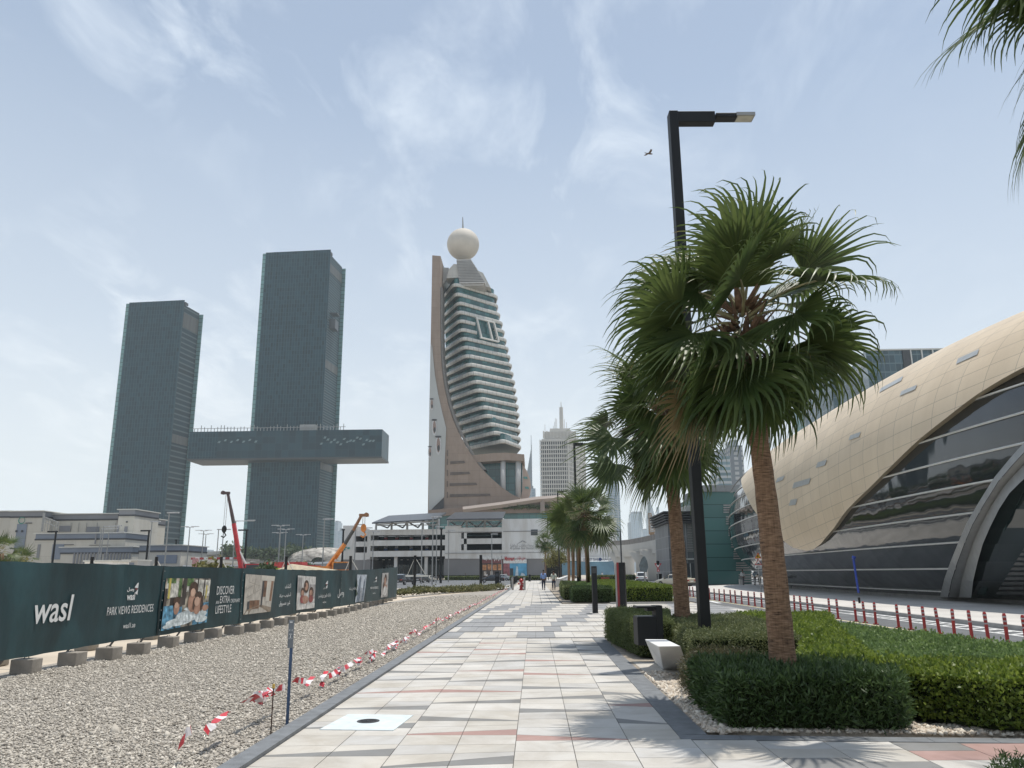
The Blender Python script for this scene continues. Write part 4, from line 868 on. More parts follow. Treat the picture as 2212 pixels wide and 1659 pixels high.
b = B(); flat(b, [(310, 1268), (430, 1256), (500, 1253), (592, 1262), (592, 1296), (500, 1290), (340, 1302)], ZY-16.3, 30); b.ob("stone_collar", M_brown, t)
uvb = B(); flat(uvb, [(335, 1296), (582, 1292), (582, 1482), (520, 1470), (430, 1400)], ZY-8, 25); uvb.ob("lobby_glass", M_teal, t)
for cx in (486, 562):
    b = B(); p, p2 = q3(cx, 1292, ZY-14), q3(cx, 1480, ZY-14); b.tube(p2, p, 1.25, n=12); b.ob("column", mat("column_grey", (.45, .45, .44), .6, var=.04), t, smooth=True)
b = B(); flat(b, [(584, 1312), (606, 1345), (622, 1390), (627, 1425), (620, 1460), (605, 1490), (575, 1484), (583, 1440), (585, 1380)], ZY-10, 8); b.ob("stone_fin", M_fin2, t)
b = B()
for (cx, cy) in ((598, 1380), (605, 1430)): flat(b, [(cx-11, cy-6), (cx+8, cy-6), (cx+12, cy+6), (cx-7, cy+4)], ZY-10.3, .3)
b.ob("fin_window", mat("teal_pane", (.10, .30, .27), .2), t)
# crown: side walls, stepped pyramid, ball, mast
b = B(); flat(b, [(170, 322), (213, 324), (213, 366), (172, 420)], ZY-6, 14); flat(b, [(238, 305), (272, 308), (262, 374), (200, 376), (215, 330)], ZY-10, 8); flat(b, [(352, 335), (385, 350), (424, 425), (392, 416), (360, 380)], ZY-4, 16)
b.ob("crown_wall", gridmat("crown_white", (.50, .49, .45), (.38, .37, .34), 3, 3, .03, .03, rough=.5, tint=.03), t)
b = B(); ct_ = q3(287, 292); zt_ = ct_.z; zb_ = q3(300, 420).z; S = 15
for k in range(S):
    s_ = k/(S-1); cy_ = 288+(398-288)*s_; pL, pR = q3(252+14*s_, cy_, ZY-11), q3(326+70*s_, cy_+6*s_, ZY-11); w_ = pR.x-pL.x; z = pL.z
    b.box(((pL.x+pR.x)/2, ZY-11+w_*.5, z), (w_, w_, 1.15)); b.box(((pL.x+pR.x)/2, ZY-11+w_*.5, z-.9), (w_-1.4, w_-1.4, 1.3))
b.ob("stepped_pyramid", mat("pyramid_stone", (.42, .41, .39), .7, var=.05, scale=.2), t)
ce = at(1000.4, 528, ZY); me = bpy.data.meshes.new("dome"); bm = bmesh.new(); bmesh.ops.create_icosphere(bm, subdivisions=4, radius=8.35)
bmd = bmesh.new(); vmap = {f: bmd.verts.new(f.calc_center_median().normalized()*8.35) for f in bm.faces}
for v in bm.verts:
    fs = list(v.link_faces); nrm = v.co.normalized(); ax = nrm.orthogonal(); ay = nrm.cross(ax); fs.sort(key=lambda f: math.atan2((f.calc_center_median()).dot(ay), (f.calc_center_median()).dot(ax))); bmd.faces.new([vmap[f] for f in fs])
r_ = bmesh.ops.inset_individual(bmd, faces=bmd.faces[:], thickness=.14, depth=-.16)
for v in bmd.verts: v.co += (ce-t.location)
bmd.to_mesh(me); bm.free(); bmd.free(); link("dome", me, t, mat("dome_beige", (.50, .46, .40), .7, var=.04, scale=.2))
b = B(); p = at(1000, 494, ZY); p2 = at(999.5, 469, ZY); b.tube(p, p2, .45, .2, n=6); b.ob("mast", M_grey, t)
# podium of the ringed tower, with planted terrace and an outrigger beam
b = B(); pts = [(925, 1102), (1000, 1096), (1060, 1094), (1100, 1086), (1240, 1082), (1240, 1106), (1000, 1110), (922, 1118)]
vs = [at(x, y, ZY-24) for x, y in pts]; n = len(vs); b.add(vs+[v+Vector((0, 50, 0)) for v in vs], [tuple(range(n)), tuple(range(2*n-1, n-1, -1))]+[(i, n+i, n+(i+1) % n, (i+1) % n) for i in range(n)], 0, [[(0, 0)]*n]*2+[[(0, 0)]*4]*n); b.ob("terrace_band", M_brown, t)
b = B(); a_, c_ = at(925, 1112, ZY-22), at(1245, 1112, ZY-22); b.add([(a_.x, ZY-22, 0), (c_.x, ZY-22, 0), (c_.x, ZY-22, c_.z+2), (a_.x, ZY-22, a_.z+1)], [(0, 1, 2, 3)], 0, [[(0, 0), (70, 0), (70, 28), (0, 28)]]); b.ob("podium_glass", M_teal, t)
b = B(); a_, c_ = at(985, 1100, ZY-26), at(1245, 1070, ZY-26)
for s_, (x, y) in ((0, (1010, 1099)), (.5, (1120, 1083)), (1, (1245, 1068))): pass
b.path([at(1000, 1101, ZY-26), at(1080, 1091, ZY-26), at(1160, 1079, ZY-26), at(1245, 1073, ZY-26)], 1.3, 4, rot=.78); b.tube(at(1172, 1108, ZY-26), at(1172, 1080, ZY-26), 1.0, n=4); b.ob("outrigger_beam", mat("beam_taupe", (.30, .25, .22), .7, var=.05), t)
b = B(); rr = random.Random(3)
for k in range(500): x = rr.uniform(1050, 1185); p = at(x, 1096+rr.uniform(-4, 1), ZY-25); b.add([p+Vector((rr.gauss(0, .7), rr.gauss(0, .7), rr.gauss(0, .5))) for _ in range(3)], [(0, 1, 2)])
b.ob("terrace_plants", mat("far_leaf", (.07, .10, .035), .9, var=.3), t)

# ---- lattice-faced office tower
t = thing("lattice_tower", "white office tower with a honeycomb facade and a rooftop mast", "skyscraper", at(1215, 1240, 820).xy.to_3d())
Yd = 820; xa, xb, xc = at(1167, 1000, Yd).x, at(1228, 1000, Yd).x, at(1263, 1000, Yd+38).x; zt = at(1167, 950, Yd).z
M_lat = mat("lattice_white", (.52, .50, .46), .8, var=.04, scale=.05); M_latg = mat("lattice_recess", (.10, .10, .105), .6, var=.2, scale=.3)
uvbox("core", [Vector((xa+.8, Yd+1.5)), Vector((xb-.8, Yd+1.5)), Vector((xc-1, Yd+38)), Vector((xa+14, Yd+38))], 0, zt-1, M_latg, t)
b = B(); nf = 30; fh = (zt-2)/nf
Fs = [((xa, Yd), (xb, Yd), 13), ((xb, Yd), (xc, Yd+38), 11)]
for (p, q, nb) in Fs:
    p, q = Vector(p), Vector(q); u = (q-p); a_ = math.atan2(u.y, u.x); Lx = u.length
    for k in range(nf+1): c = (p+q)/2; b.box((c.x, c.y, k*fh+.6), (Lx, 1.6, 1.1), a_)
    for k in range(nb+1): c = p+u*k/nb; b.box((c.x, c.y, zt/2), (Lx/nb*.36, 1.9, zt), a_)
b.ob("facade_lattice", M_lat, t)
b = B(); cx = (xa+xb)/2+7; b.box((cx, Yd+20, zt+5), (xb-xa+4, 30, 9)); b.box((cx, Yd+20, zt+11), (xb-xa-8, 22, 5)); b.box((cx, Yd+20, zt+.2), (xb-xa+10, 38, 1.5))
for k in range(9): x = xa+4+k*3.6; b.box((x, Yd+4, zt+6), (1.3, 1, 8)); 
b.ob("roof_storey", M_lat, t)
b = B(); p = at(1213, 922, Yd+20); b.tube((p.x, Yd+20, zt+8), (p.x, Yd+20, at(1213, 880, Yd+20).z), 2.3, 1.9, n=8); b.ob("mast", M_lat, t); b = B(); b.tube((p.x, Yd+20, at(1213, 880, Yd+20).z), (p.x, Yd+20, at(1213, 868, Yd+20).z), .6, .3, n=5)
b.ob("mast_tip", M_lat, t)
for k in range(9): b = B(); x = xa+rnd.uniform(2, 34); b.tube((x, Yd+10, zt+9), (x, Yd+10, zt+rnd.uniform(16, 26)), .25, n=4); b.ob("aerial", M_lat, t)

# ---- far skyline
M_far = gridmat("far_facade", (.14, .20, .25), (.30, .33, .36), 8, 4.2, .2, .22, rough=.4, tint=.15)
M_far2 = gridmat("far_facade_pale", (.36, .37, .37), (.16, .18, .20), 6, 4.0, .45, .4, rough=.7, tint=.1)
def skys(label, x0, x1, yt, Y, m=None, depth=30, extra=None, rz=0):
    a, c = at(x0, 1200, Y).x, at(x1, 1200, Y).x; h = at((x0+x1)/2, yt, Y).z
    t = thing("skyscraper", label, "skyscraper", ((a+c)/2, Y, 0)); uvbox("tower_body", [Vector((a, Y)), Vector((c, Y)), Vector((c, Y+depth)), Vector((a, Y+depth))], 0, h, m or M_far, t)
    b = B()
    if extra:
        for (p0, p1, p2, q) in extra:                # x0, x1, top, base marks
            u0, u1 = at(p0, 1200, Y).x, at(p1, 1200, Y).x; b.bb(u0, u1, Y+2, Y+depth-3, at(p0, q, Y).z-1, at(p0, p2, Y).z)
    else: b.bb(a+(c-a)*.2, c-(c-a)*.25, Y+3, Y+depth-3, h-1, h+5)
    b.ob("roof_plant", M_far2 if m is M_far else M_far, t); return t, a, c, h
t, a, c, h = skys("blade-topped grey tower just left of the honeycomb office tower", 1139, 1159, 1055, 1500, M_far, 40)
b = B(); b.add([(a-4, 1500, h), (c-6, 1500, h), (c-6, 1500, at(1150, 960, 1500).z), (a-4, 1520, h), (c-6, 1520, h), (c-6, 1520, at(1150, 960, 1500).z)], [(0, 1, 2), (5, 4, 3), (0, 3, 4, 1), (1, 4, 5, 2), (2, 5, 3, 0)]); b.tube((c-7, 1510, h+40), (c-7, 1510, at(1157, 938, 1500).z), 1.2, .4, n=5); b.ob("blade_roof", M_far2, t)
skys("blue-grey tower with a rounded logo crown behind the far palms", 1318, 1344, 1045, 1400, M_far, 40, [(1322, 1340, 1022, 1045), (1326, 1336, 1000, 1022)])
skys("faint square tower left of the spire in the far skyline", 1366, 1391, 1110, 3200, M_far, 60, [(1370, 1391, 1105, 1110), (1362, 1366, 1128, 1200)])
t, a, c, h = skys("pale tower with a tall pointed spire in the far skyline", 1403, 1424, 1120, 3600, M_far2, 60)
b = B(); m_ = (a+c)/2-4; b.add([(a, 3600, h), (c-8, 3600, h), (c-8, 3650, h), (a, 3650, h), (m_-4, 3620, at(1411, 1070, 3600).z)], [(0, 1, 4), (1, 2, 4), (2, 3, 4), (3, 0, 4)]); b.ob("spire", M_far2, t)
skys("stepped pale tower right of the spire, half behind the entrance block", 1424, 1440, 1116, 3500, M_far, 60, [(1427, 1429, 1094, 1116)])
skys("low blue tower beside the crane jib in the far skyline", 1391, 1403, 1145, 3000, M_far, 60)
skys("slim faint tower at the foot of the taller skyscraper, on its right", 719, 727, 1128, 2600, M_far, 60)
skys("faint stepped tower left of the parking building", 727, 739, 1147, 2500, M_far, 60, [(731, 736, 1141, 1147)])
skys("tiny faint block low between the two linked skyscrapers", 440, 452, 1190, 3200, M_far, 60)
skys("long low faint block between the two linked skyscrapers", 455, 478, 1196, 3300, M_far2, 60)
skys("striped pale tower behind the second palm, left of the shell", 1563, 1592, 985, 520, gridmat("striped_facade", (.16, .24, .27), (.42, .44, .45), 300, 3.6, .0, .45, rough=.4, tint=.2), 22)
skys("pale lattice tower just left of the shell nose", 1594, 1622, 962, 640, M_far2, 26)
skys("slim teal tower between the palm fronds and the shell", 1772, 1792, 850, 420, gridmat("teal_far", (.10, .25, .26), (.2, .3, .3), 3, 3.6, .1, .2, rough=.3), 20)
t, a, c, h = skys("curved grey tower half hidden behind the shell crest", 1797, 1828, 838, 400, M_far, 20, [(1800, 1825, 822, 838)])
# hotel slab behind the shell
Yh = 330.0; t = thing("hotel_tower", "dark blue glass hotel tower with white letters behind the golden shell", "skyscraper", at(1950, 1200, Yh).xy.to_3d())
M_hot = gridmat("hotel_glass", (.045, .085, .105), (.10, .15, .17), 2.4, 3.8, .10, .14, rough=.2, spec=.5, tint=.3)
hh = at(1885, 755, Yh).z; xl, xm, xr = at(1848, 800, Yh+25).x, at(1874, 800, Yh).x, at(2075, 800, Yh).x
uvbox("glass_wall", [Vector((xl, Yh+25)), Vector((xm, Yh)), Vector((xr, Yh)), Vector((xr, Yh+40)), Vector((xl, Yh+50))], 0, hh, M_hot, t)
b = B(); xa_ = at(1948, 760, Yh).x; xb_ = at(1964, 760, Yh).x; b.bb(xa_, xb_, Yh-.5, Yh+.2, 0, hh); b.ob("dark_panel", M_dgrey, t)
b = B()
for k in range(5): x = at(1970+k*24, 800, Yh).x; b.bb(x, x+.5, Yh-.6, Yh, hh*.7, hh)
b.bb(xm, xr, Yh-.7, Yh+.1, hh-.6, hh); b.ob("white_frame", M_fin, t)
b = B(); ang = math.atan2(-25, xm-xl); nrm = Vector((-math.sin(ang), math.cos(ang), 0))*-1
def fh_(x, y): return Vector((xl, Yh+25, 0))+Vector((math.cos(ang), math.sin(ang), 0))*x+Vector((0, 0, y))-Vector((-math.sin(ang), math.cos(ang), 0))*.4
text_on(b, "Sheraton", fh_, math.hypot(xm-xl, 25)*.40, hh-6.5, h=3.6, width=20.5); b.ob("lettering", M_white, t)
skys("dark hotel annex slab behind the shell, right of the lettered tower", 1835, 1847, 812, 345, M_hot, 20)

# ================================================================ PARKING BUILDING / BUS STATION
YP = 232.0
def c4(cx, cy): return (713.2+cx*.1984, 1069.8+cy*.1984)
def p4(cx, cy, Y=YP): return at(*c4(cx, cy), Y)
t = thing("parking_building", "white multi-storey bus station and car park with open decks", "building", p4(1200, 860).xy.to_3d())
M_pw_ = mat("render_white", (.60, .60, .59), .8, var=.03, scale=.15, detail=8, stain=.18, sscale=.35, sstretch=(1, 1, .25)); M_pg = mat("render_grey", (.19, .185, .185), .8, var=.05, scale=.15)
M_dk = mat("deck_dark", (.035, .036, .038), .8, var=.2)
def wp(b, cx0, cy0, cx1, cy1, Y=YP, d=.6, mi=0):
    x0, x1 = p4(cx0, 600, Y).x, p4(cx1, 600, Y).x; z1 = p4((cx0+cx1)/2, cy0, Y).z; z0 = p4((cx0+cx1)/2, cy1, Y).z; b.bb(x0, x1, Y, Y+d, max(z0, -.1), z1, mi)
# decks and back wall
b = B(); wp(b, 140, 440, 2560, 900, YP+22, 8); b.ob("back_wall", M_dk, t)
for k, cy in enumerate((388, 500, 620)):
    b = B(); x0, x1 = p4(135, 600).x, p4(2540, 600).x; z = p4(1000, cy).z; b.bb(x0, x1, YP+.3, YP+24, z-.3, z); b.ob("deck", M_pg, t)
b = B(); wp(b, 130, 330, 262, 700, YP-.1, 22); wp(b, 400, 380, 436, 700, YP, 12); b.ob("end_wall", M_pw_, t)
for (a_, c_, y0_, y1_) in ((262, 400, 395, 445), (262, 400, 505, 560), (262, 400, 625, 705), (436, 1250, 372, 432), (436, 1250, 488, 548), (436, 1250, 605, 668)):
    b = B(); wp(b, a_, y0_, c_, y1_, YP+.05, .5); b.ob("parapet", M_pw_, t)
b = B(); wp(b, 130, 705, 440, 870, YP+.1, 20); b.ob("ground_wall", M_pg, t)
b = B(); wp(b, 1250, 335, 1425, 690, YP-.05, 6); wp(b, 1425, 350, 1885, 405, YP, .6); wp(b, 1425, 470, 1885, 530, YP, .6); wp(b, 1425, 597, 1885, 690, YP, .6); wp(b, 1455, 400, 1487, 600, YP, .6); b.ob("mid_wall", M_pw_, t)
b = B(); wp(b, 1870, 255, 2560, 690, YP-.3, 12); b.ob("sign_wall", M_pw_, t)
b = B(); wp(b, 1885, 388, 2560, 394, YP-.45, .3); wp(b, 1250, 400, 1885, 404, YP-.2, .2); wp(b, 1250, 625, 2560, 629, YP-.42, .2); b.ob("coping", M_pg, t)
b = B(); wp(b, 1240, 690, 1645, 870, YP+.3, 10); wp(b, 2140, 690, 2330, 870, YP+.1, 10); wp(b, 1640, 688, 2150, 700, YP+.1, .6); b.ob("ground_wall", M_pg, t)
for cx in (715, 1045):
    b = B(); wp(b, cx-18, 668, cx+18, 870, YP+1, 1.3); b.ob("column", M_pw_, t, bevel=.2)
for cx in (600, 720, 880, 1050):
    b = B(); wp(b, cx-16, 460, cx+16, 480, YP+5, 1.2, 0); wp(b, cx-16, 430, cx+16, 459, YP+5, 1.2, 1); b.ob("column", [mat("red_band", (.35, .05, .04), .7), M_pw_], t)
    b = B(); wp(b, cx-16, 580, cx+16, 603, YP+5, 1.2, 0); wp(b, cx-16, 550, cx+16, 579, YP+5, 1.2, 1); b.ob("column", [mat("blue_band", (.03, .09, .25), .7), M_pw_], t)
# parked cars glimpsed as pale roofs inside the decks stay behind the parapets
b = B()
for k in range(12): wp(b, 440+k*66, 700, 462+k*66, 705, YP+6, .4)
b.ob("ceiling_light", M_white, t)
# ground floor glazing
b = B(); wp(b, 612, 755, 1240, 870, YP+14, .3); b.ob("ground_glass", mat("shop_glass", (.03, .05, .05), .15, var=.2, scale=.3), t)
b = B()
for k in range(14): wp(b, 612+k*48, 755, 615+k*48, 870, YP+13.8, .2)
b.ob("mullion", M_grey, t)
# photovoltaic canopies on steel struts
for (x0_, x1_, y0_, y1_, seg) in ((515, 1190, 300, 262, 4), (1295, 1885, 262, 255, 3)):
    b = B(); a_, c_ = p4(x0_, y0_, YP+4), p4(x1_, y1_, YP+4)
    b.add([(a_.x, YP-4, a_.z-.8), (c_.x, YP-4, c_.z-.8), (c_.x, YP+22, c_.z+3.0), (a_.x, YP+22, a_.z+3.0), (a_.x, YP-4, a_.z-.4), (c_.x, YP-4, c_.z-.4), (c_.x, YP+22, c_.z+3.4), (a_.x, YP+22, a_.z+3.4)], [(0, 1, 5, 4), (3, 2, 1, 0), (4, 5, 6, 7), (1, 2, 6, 5), (3, 0, 4, 7), (2, 3, 7, 6)])
    b.ob("solar_canopy", mat("solar_panel", (.05, .055, .065), .4, var=.2, scale=1), t)
    b = B(); zb_ = p4(x0_, 385).z
    for k in range(seg+1):
        s_ = k/seg; x = a_.x+(c_.x-a_.x)*s_; z = a_.z+(c_.z-a_.z)*s_; b.tube((x, YP+2, zb_), (x, YP+2, z), .32, n=4)
        if k < seg:
            xn = a_.x+(c_.x-a_.x)*(k+1)/seg; b.tube((x, YP+2, z-.3), ((x+xn)/2, YP+8, zb_+1.2), .22, n=4); b.tube((xn, YP+2, z-.3), ((x+xn)/2, YP+8, zb_+1.2), .22, n=4)
    b.tube((a_.x, YP+2, a_.z-.6), (c_.x, YP+2, c_.z-.6), .25, n=4); b.tube((a_.x, YP+2, zb_+1.6), (c_.x, YP+2, zb_+1.6), .18, n=4); b.ob("canopy_strut", M_pw_, t)
# windows with deep reveals in the part behind the palms
b = B(); wp(b, 2330, 255, 3130, 700, YP+3, 12); b.ob("east_wall", M_pw_, t)
for (cx, cy, w_, h_) in ((2225, 405, 75, 62), (2925, 395, 55, 50), (2930, 520, 55, 62), (3020, 420, 20, 20), (3030, 525, 22, 14), (2800, 520, 50, 40), (2600, 520, 50, 40), (2600, 400, 50, 40)):
    b = B(); wp(b, cx-w_/2, cy-h_/2, cx+w_/2, cy+h_/2, YP-.42 if cx < 2560 and cx < 2330 else YP+2.85, .2); b.ob("window", mat("window_dark", (.03, .04, .045), .2, var=.2), t)
b = B()
b.bb(p4(2560, 600).x, p4(3130, 600).x, YP+2.4, YP+3.2, p4(2800, 712).z, p4(2800, 672).z); b.ob("sign_board", mat("sign_white", (.66, .66, .64), .6, var=.02), t)
b = B(); wp(b, 2520, 722, 3100, 868, YP+2.7, .3); b.ob("shop_front", mat("blue_hoarding", (.13, .24, .31), .4, var=.15, scale=.25), t)
def fp(Y): return lambda x, z: Vector((x, Y, z))
b = B(); xx = p4(2087, 600).x; text_on(b, "Al Jafiliya Bus Station", fp(YP-.36), xx, p4(2087, 598).z, h=.95, width=6.9, bold=.006); text_on(b, "محطة حافلات الجافلية", fp(YP-.36), xx, p4(2087, 568).z, h=1.05, width=6.8, bold=.006)
z = p4(2110, 535).z; b.add([(xx-1.5, YP-.36, z), (xx+.1, YP-.36, z+1.1), (xx+.45, YP-.36, z+1.15), (xx+.1, YP-.36, z+.65), (xx-.4, YP-.36, z+.5)], [(0, 1, 2, 3, 4)]); b.add([(xx+.3, YP-.36, z+.8), (xx+.55, YP-.36, z+1.1), (xx+1.5, YP-.36, z+.45), (xx+.7, YP-.36, z+.55)], [(0, 1, 2, 3)]); b.ob("lettering", mat("letter_grey", (.26, .26, .26), .5), t)
b = B(); z = at(1300, 1211.5, YP).z; text_on(b, "EAST WEST TRAVELS", fp(YP+2.36), at(1279, 1209, YP).x, z, h=.85, width=4.6, bold=.01); text_on(b, "الشرق والغرب للسفريات", fp(YP+2.36), at(1318, 1209, YP).x, z, h=1.1, width=4.4, bold=.01); b.tube((at(1298, 1209, YP).x, YP+2.36, z+.45), (at(1298, 1209, YP).x, YP+2.33, z+.45), .5, n=12); b.ob("lettering", mat("letter_blue", (.02, .04, .12), .5), t)
b = B(); p = p4(180, 580, YP-.2); s_ = .9
b.box((p.x-.6, YP-.25, p.z), (.45, .1, 1.1)); b.box((p.x-.2, YP-.25, p.z+.35), (.4, .1, .4)); b.box((p.x+.55, YP-.25, p.z+.1), (.7, .1, .5)); b.ob("wall_emblem", mat("emblem_green", (.03, .22, .20), .5), t)
# shops
def shop(label, cx0, cx1, boardc, fasc, words, arab, Ysh, wc):
    t = thing("shop_front", label, "shop", p4((cx0+cx1)/2, 868, Ysh).xy.to_3d()); x0, x1 = p4(cx0, 600, Ysh).x, p4(cx1, 600, Ysh).x; zt, zm = p4(cx0, 700, Ysh).z, p4(cx0, 742, Ysh).z
    b = B(); b.bb(x0, x1, Ysh, Ysh+.3, zm, zt); b.ob("fascia", fasc, t)
    b = B(); b.bb(x0, x1, Ysh+.2, Ysh+.4, 0, zm); b.ob("glazing", boardc, t)
    b = B(); w_ = x1-x0; text_on(b, words, fp(Ysh-.03), x0+w_*.27, zm+.7, h=1.25, width=w_*.42, bold=.03); text_on(b, arab, fp(Ysh-.03), x0+w_*.76, zm+.6, h=1.4, width=w_*.36, bold=.03); b.ob("lettering", wc, t)
    return t, x0, x1, zm
M_red = mat("sign_red", (.42, .05, .05), .5)
t1, x0, x1, zm = shop("food shop front with a dark red sign and orange posters", 1650, 1880, mat("shop_dark", (.06, .045, .04), .3, var=.3, scale=.3), mat("fascia_maroon", (.16, .05, .05), .5), "Holy Poke", "هولي بوكي".replace('ه', 'ه'), YP-.2, M_white)
b = B()
sw = x1-x0
for k in range(4): b.bb(x0+sw*(.04+k*.24), x0+sw*(.22+k*.24), YP-.1, YP-.02, zm-1.9, zm-.4+.1*(k % 2), 0)
for k in range(3): b.bb(x0+sw*(.10+k*.3), x0+sw*(.22+k*.3), YP-.1, YP-.02, 1.0, 2.2, 1)
b.ob("poster", [mat("poster_orange", (.45, .20, .08), .5, var=.3, scale=1), mat("poster_pale", (.5, .42, .35), .5, var=.2, scale=2)], t1)
t1, x0, x1, zm = shop("convenience shop front with a white and red sign and a sky blue poster wall", 1885, 2138, mat("shop_blue", (.08, .30, .48), .4, var=.25, scale=.25), mat("fascia_white", (.60, .60, .58), .5), "Minimart", "سيتي ماركت", YP-.5, M_red)
sw = x1-x0; b = B(); b.bb(x0, x0+sw*.27, YP-.45, YP-.35, .1, zm, 0); b.bb(x0+sw*.28, x0+sw*.42, YP-.46, YP-.36, .1, zm-1.4, 1); b.add([(x0+sw*.5, YP-.42, 1.0), (x0+sw*.64, YP-.42, .8), (x0+sw*.62, YP-.42, 3.4), (x0+sw*.56, YP-.42, 3.6)], [(0, 1, 2, 3)], 2); b.add([(x0+sw*.7, YP-.42, .5), (x0+sw*.95, YP-.42, .5), (x0+sw*.9, YP-.42, 1.4), (x0+sw*.78, YP-.42, 1.8)], [(0, 1, 2, 3)], 2)
b.ob("poster", [mat("poster_red", (.26, .09, .10), .5, var=.3, scale=1), mat("poster_dark", (.03, .04, .05), .3), mat("poster_white", (.50, .58, .62), .5, var=.1, scale=1)], t1)

# ================================================================ UTILITY BUILDING ON THE LEFT
def c5(cx, cy): return (cx*.1984, 1069.8+cy*.1984)
M_uw = gridmat("utility_pale", (.50, .48, .43), (.40, .38, .34), 4.5, 3.0, .012, .02, rough=.85, tint=.02, dirt=.15); M_ug = mat("utility_grey", (.20, .205, .22), .6, var=.05, scale=.2); M_ug2 = mat("utility_blue_grey", (.17, .20, .25), .5, var=.06, scale=.2); M_ud = mat("utility_dark", (.045, .048, .055), .5, var=.1)
t = thing("utility_building", "pale stepped utility building with grey parapet bands and a round emblem, left", "building", at(120, 1240, 170).xy.to_3d())
def ub(cx0, cx1, ytop, ybot, Y, dep, slope=0.0, cop=True):
    """one block: pale wall, dark line, grey parapet and coping (band heights in marks)"""
    x0, x1 = at(*c5(cx0, 400), Y).x, at(*c5(cx1, 400), Y).x; zt = at(*c5((cx0+cx1)/2, ytop), Y).z; k = Y/1700.0*.1984
    b = B(); z3 = zt-78*k
    w = B(); acc = x1-x0
    w.add([(x0, Y, 0), (x1, Y, 0), (x1, Y, z3), (x0, Y, z3), (x1, Y+dep, 0), (x1, Y+dep, z3), (x0, Y+dep, 0), (x0, Y+dep, z3)], [(0, 1, 2, 3), (1, 4, 5, 2), (6, 0, 3, 7)], 0, [[(0, 0), (acc, 0), (acc, z3), (0, z3)], [(0, 0), (dep, 0), (dep, z3), (0, z3)], [(0, 0), (dep, 0), (dep, z3), (0, z3)]]); w.ob("wall", M_uw, t)
    b = B(); b.bb(x0-.1, x1+.1, Y-.12, Y+dep, z3, z3+17*k); b.ob("dark_band", M_ud, t)
    b = B(); b.bb(x0, x1, Y-.02, Y+dep, z3+17*k, zt-9*k); b.ob("parapet", M_ug2 if ytop > 300 else M_ug, t)
    b = B(); b.bb(x0-.35, x1+.35, Y-.4, Y+dep+.3, zt-9*k, zt); b.ob("coping", M_uw if False else mat("coping_pale", (.56, .56, .52), .8, var=.03), t)
    return x0, x1, zt
def up(nm, m, cx0, cy0, cx1, cy1, Y):
    b = B(); p, q = at(*c5(cx0, cy1), Y), at(*c5(cx1, cy0), Y); b.bb(p.x, q.x, Y-.06, Y+.04, max(.05, p.z), q.z); return b.ob(nm, m, t)
ub(-420, 90, 170, 900, 190, 25); ub(90, 445, 168, 900, 184, 25); ub(445, 1268, 198, 900, 188, 25); ub(1272, 1448, 150, 900, 183, 12)
ub(395, 1375, 408, 900, 172, 10); ub(690, 1462, 558, 900, 160, 9); ub(1535, 1990, 538, 900, 150, 12)
up("door", M_ug2, 145, 312, 298, 640, 183.9)
for c in ((640, 333, 775, 398), (940, 342, 1082, 403), (1350, 340, 1390, 410), (1268, 340, 1297, 410)): up("window", M_ug, *c, 187.9 if c[0] < 1200 else 182.9)
for c in ((165, 380, 188, 403), (228, 380, 250, 403), (150, 575, 172, 597), (203, 577, 228, 600)): up("window", M_ud, *c, 183.7)
up("window", M_ud, 1370, 282, 1390, 298, 182.9); up("door", M_ug, 392, 535, 442, 700, 171.9); up("door", M_ug2, 555, 533, 700, 700, 171.9)
up("window", M_ud, 700, 535, 805, 543, 171.8); up("window", M_ud, 970, 540, 1200, 547, 171.8)
for k in range(9): up("louvre_panel", M_ug, 790+k*36, 625, 822+k*36, 745, 159.9)
for k in range(9): up("louvre_panel", M_ug, 1122+k*34, 628, 1153+k*34, 745, 159.9)
up("door", M_ug2, 1698, 650, 1930, 745, 149.9); up("pipe", M_ug, 1028, 420, 1055, 530, 171.6)
for cx in (765, 850, 935, 1050, 1250): up("pipe", M_grey, cx, 300, cx+9, 400, 187.8)
b = B(); Y = 183.8; p = at(*c5(240, 275), Y); n = 28; ro, ri = .82, .64
o_ = [(p.x+ro*math.cos(2*math.pi*k/n), Y-.15, p.z+ro*math.sin(2*math.pi*k/n)) for k in range(n)]+[(p.x+ri*math.cos(2*math.pi*k/n)+.04, Y-.15, p.z+ri*math.sin(2*math.pi*k/n)+.03) for k in range(n)]
b.add(o_, [(k, (k+1) % n, n+(k+1) % n, n+k) for k in range(n)]); b.ob("emblem_ring", mat("emblem_teal", (.03, .20, .16), .4, var=.2, scale=.4), t)
up("emblem_bar", M_ud, 278, 298, 350, 308, 183.8)
b = B(); Y = 182; pa, pb_, pc = at(*c5(470, 285), Y), at(*c5(630, 350), Y), at(*c5(470, 395), Y)
for dz in (0, 1.1): b.tube((pa.x, Y, pa.z+dz), (pb_.x, Y, pb_.z+dz), .14, n=4); b.tube((pb_.x, Y, pb_.z+dz), (pc.x+3, Y, pc.z+dz), .14, n=4)
for k in range(7): x = pa.x+(pb_.x-pa.x)*k/6; b.tube((x, Y, pc.z), (x, Y, pa.z+(pb_.z-pa.z)*k/6+1.1), .08, n=4)
b.tube((pa.x, Y, pc.z), (pa.x, Y, pa.z+2), .3, n=4); b.ob("outside_stair", M_grey, t)
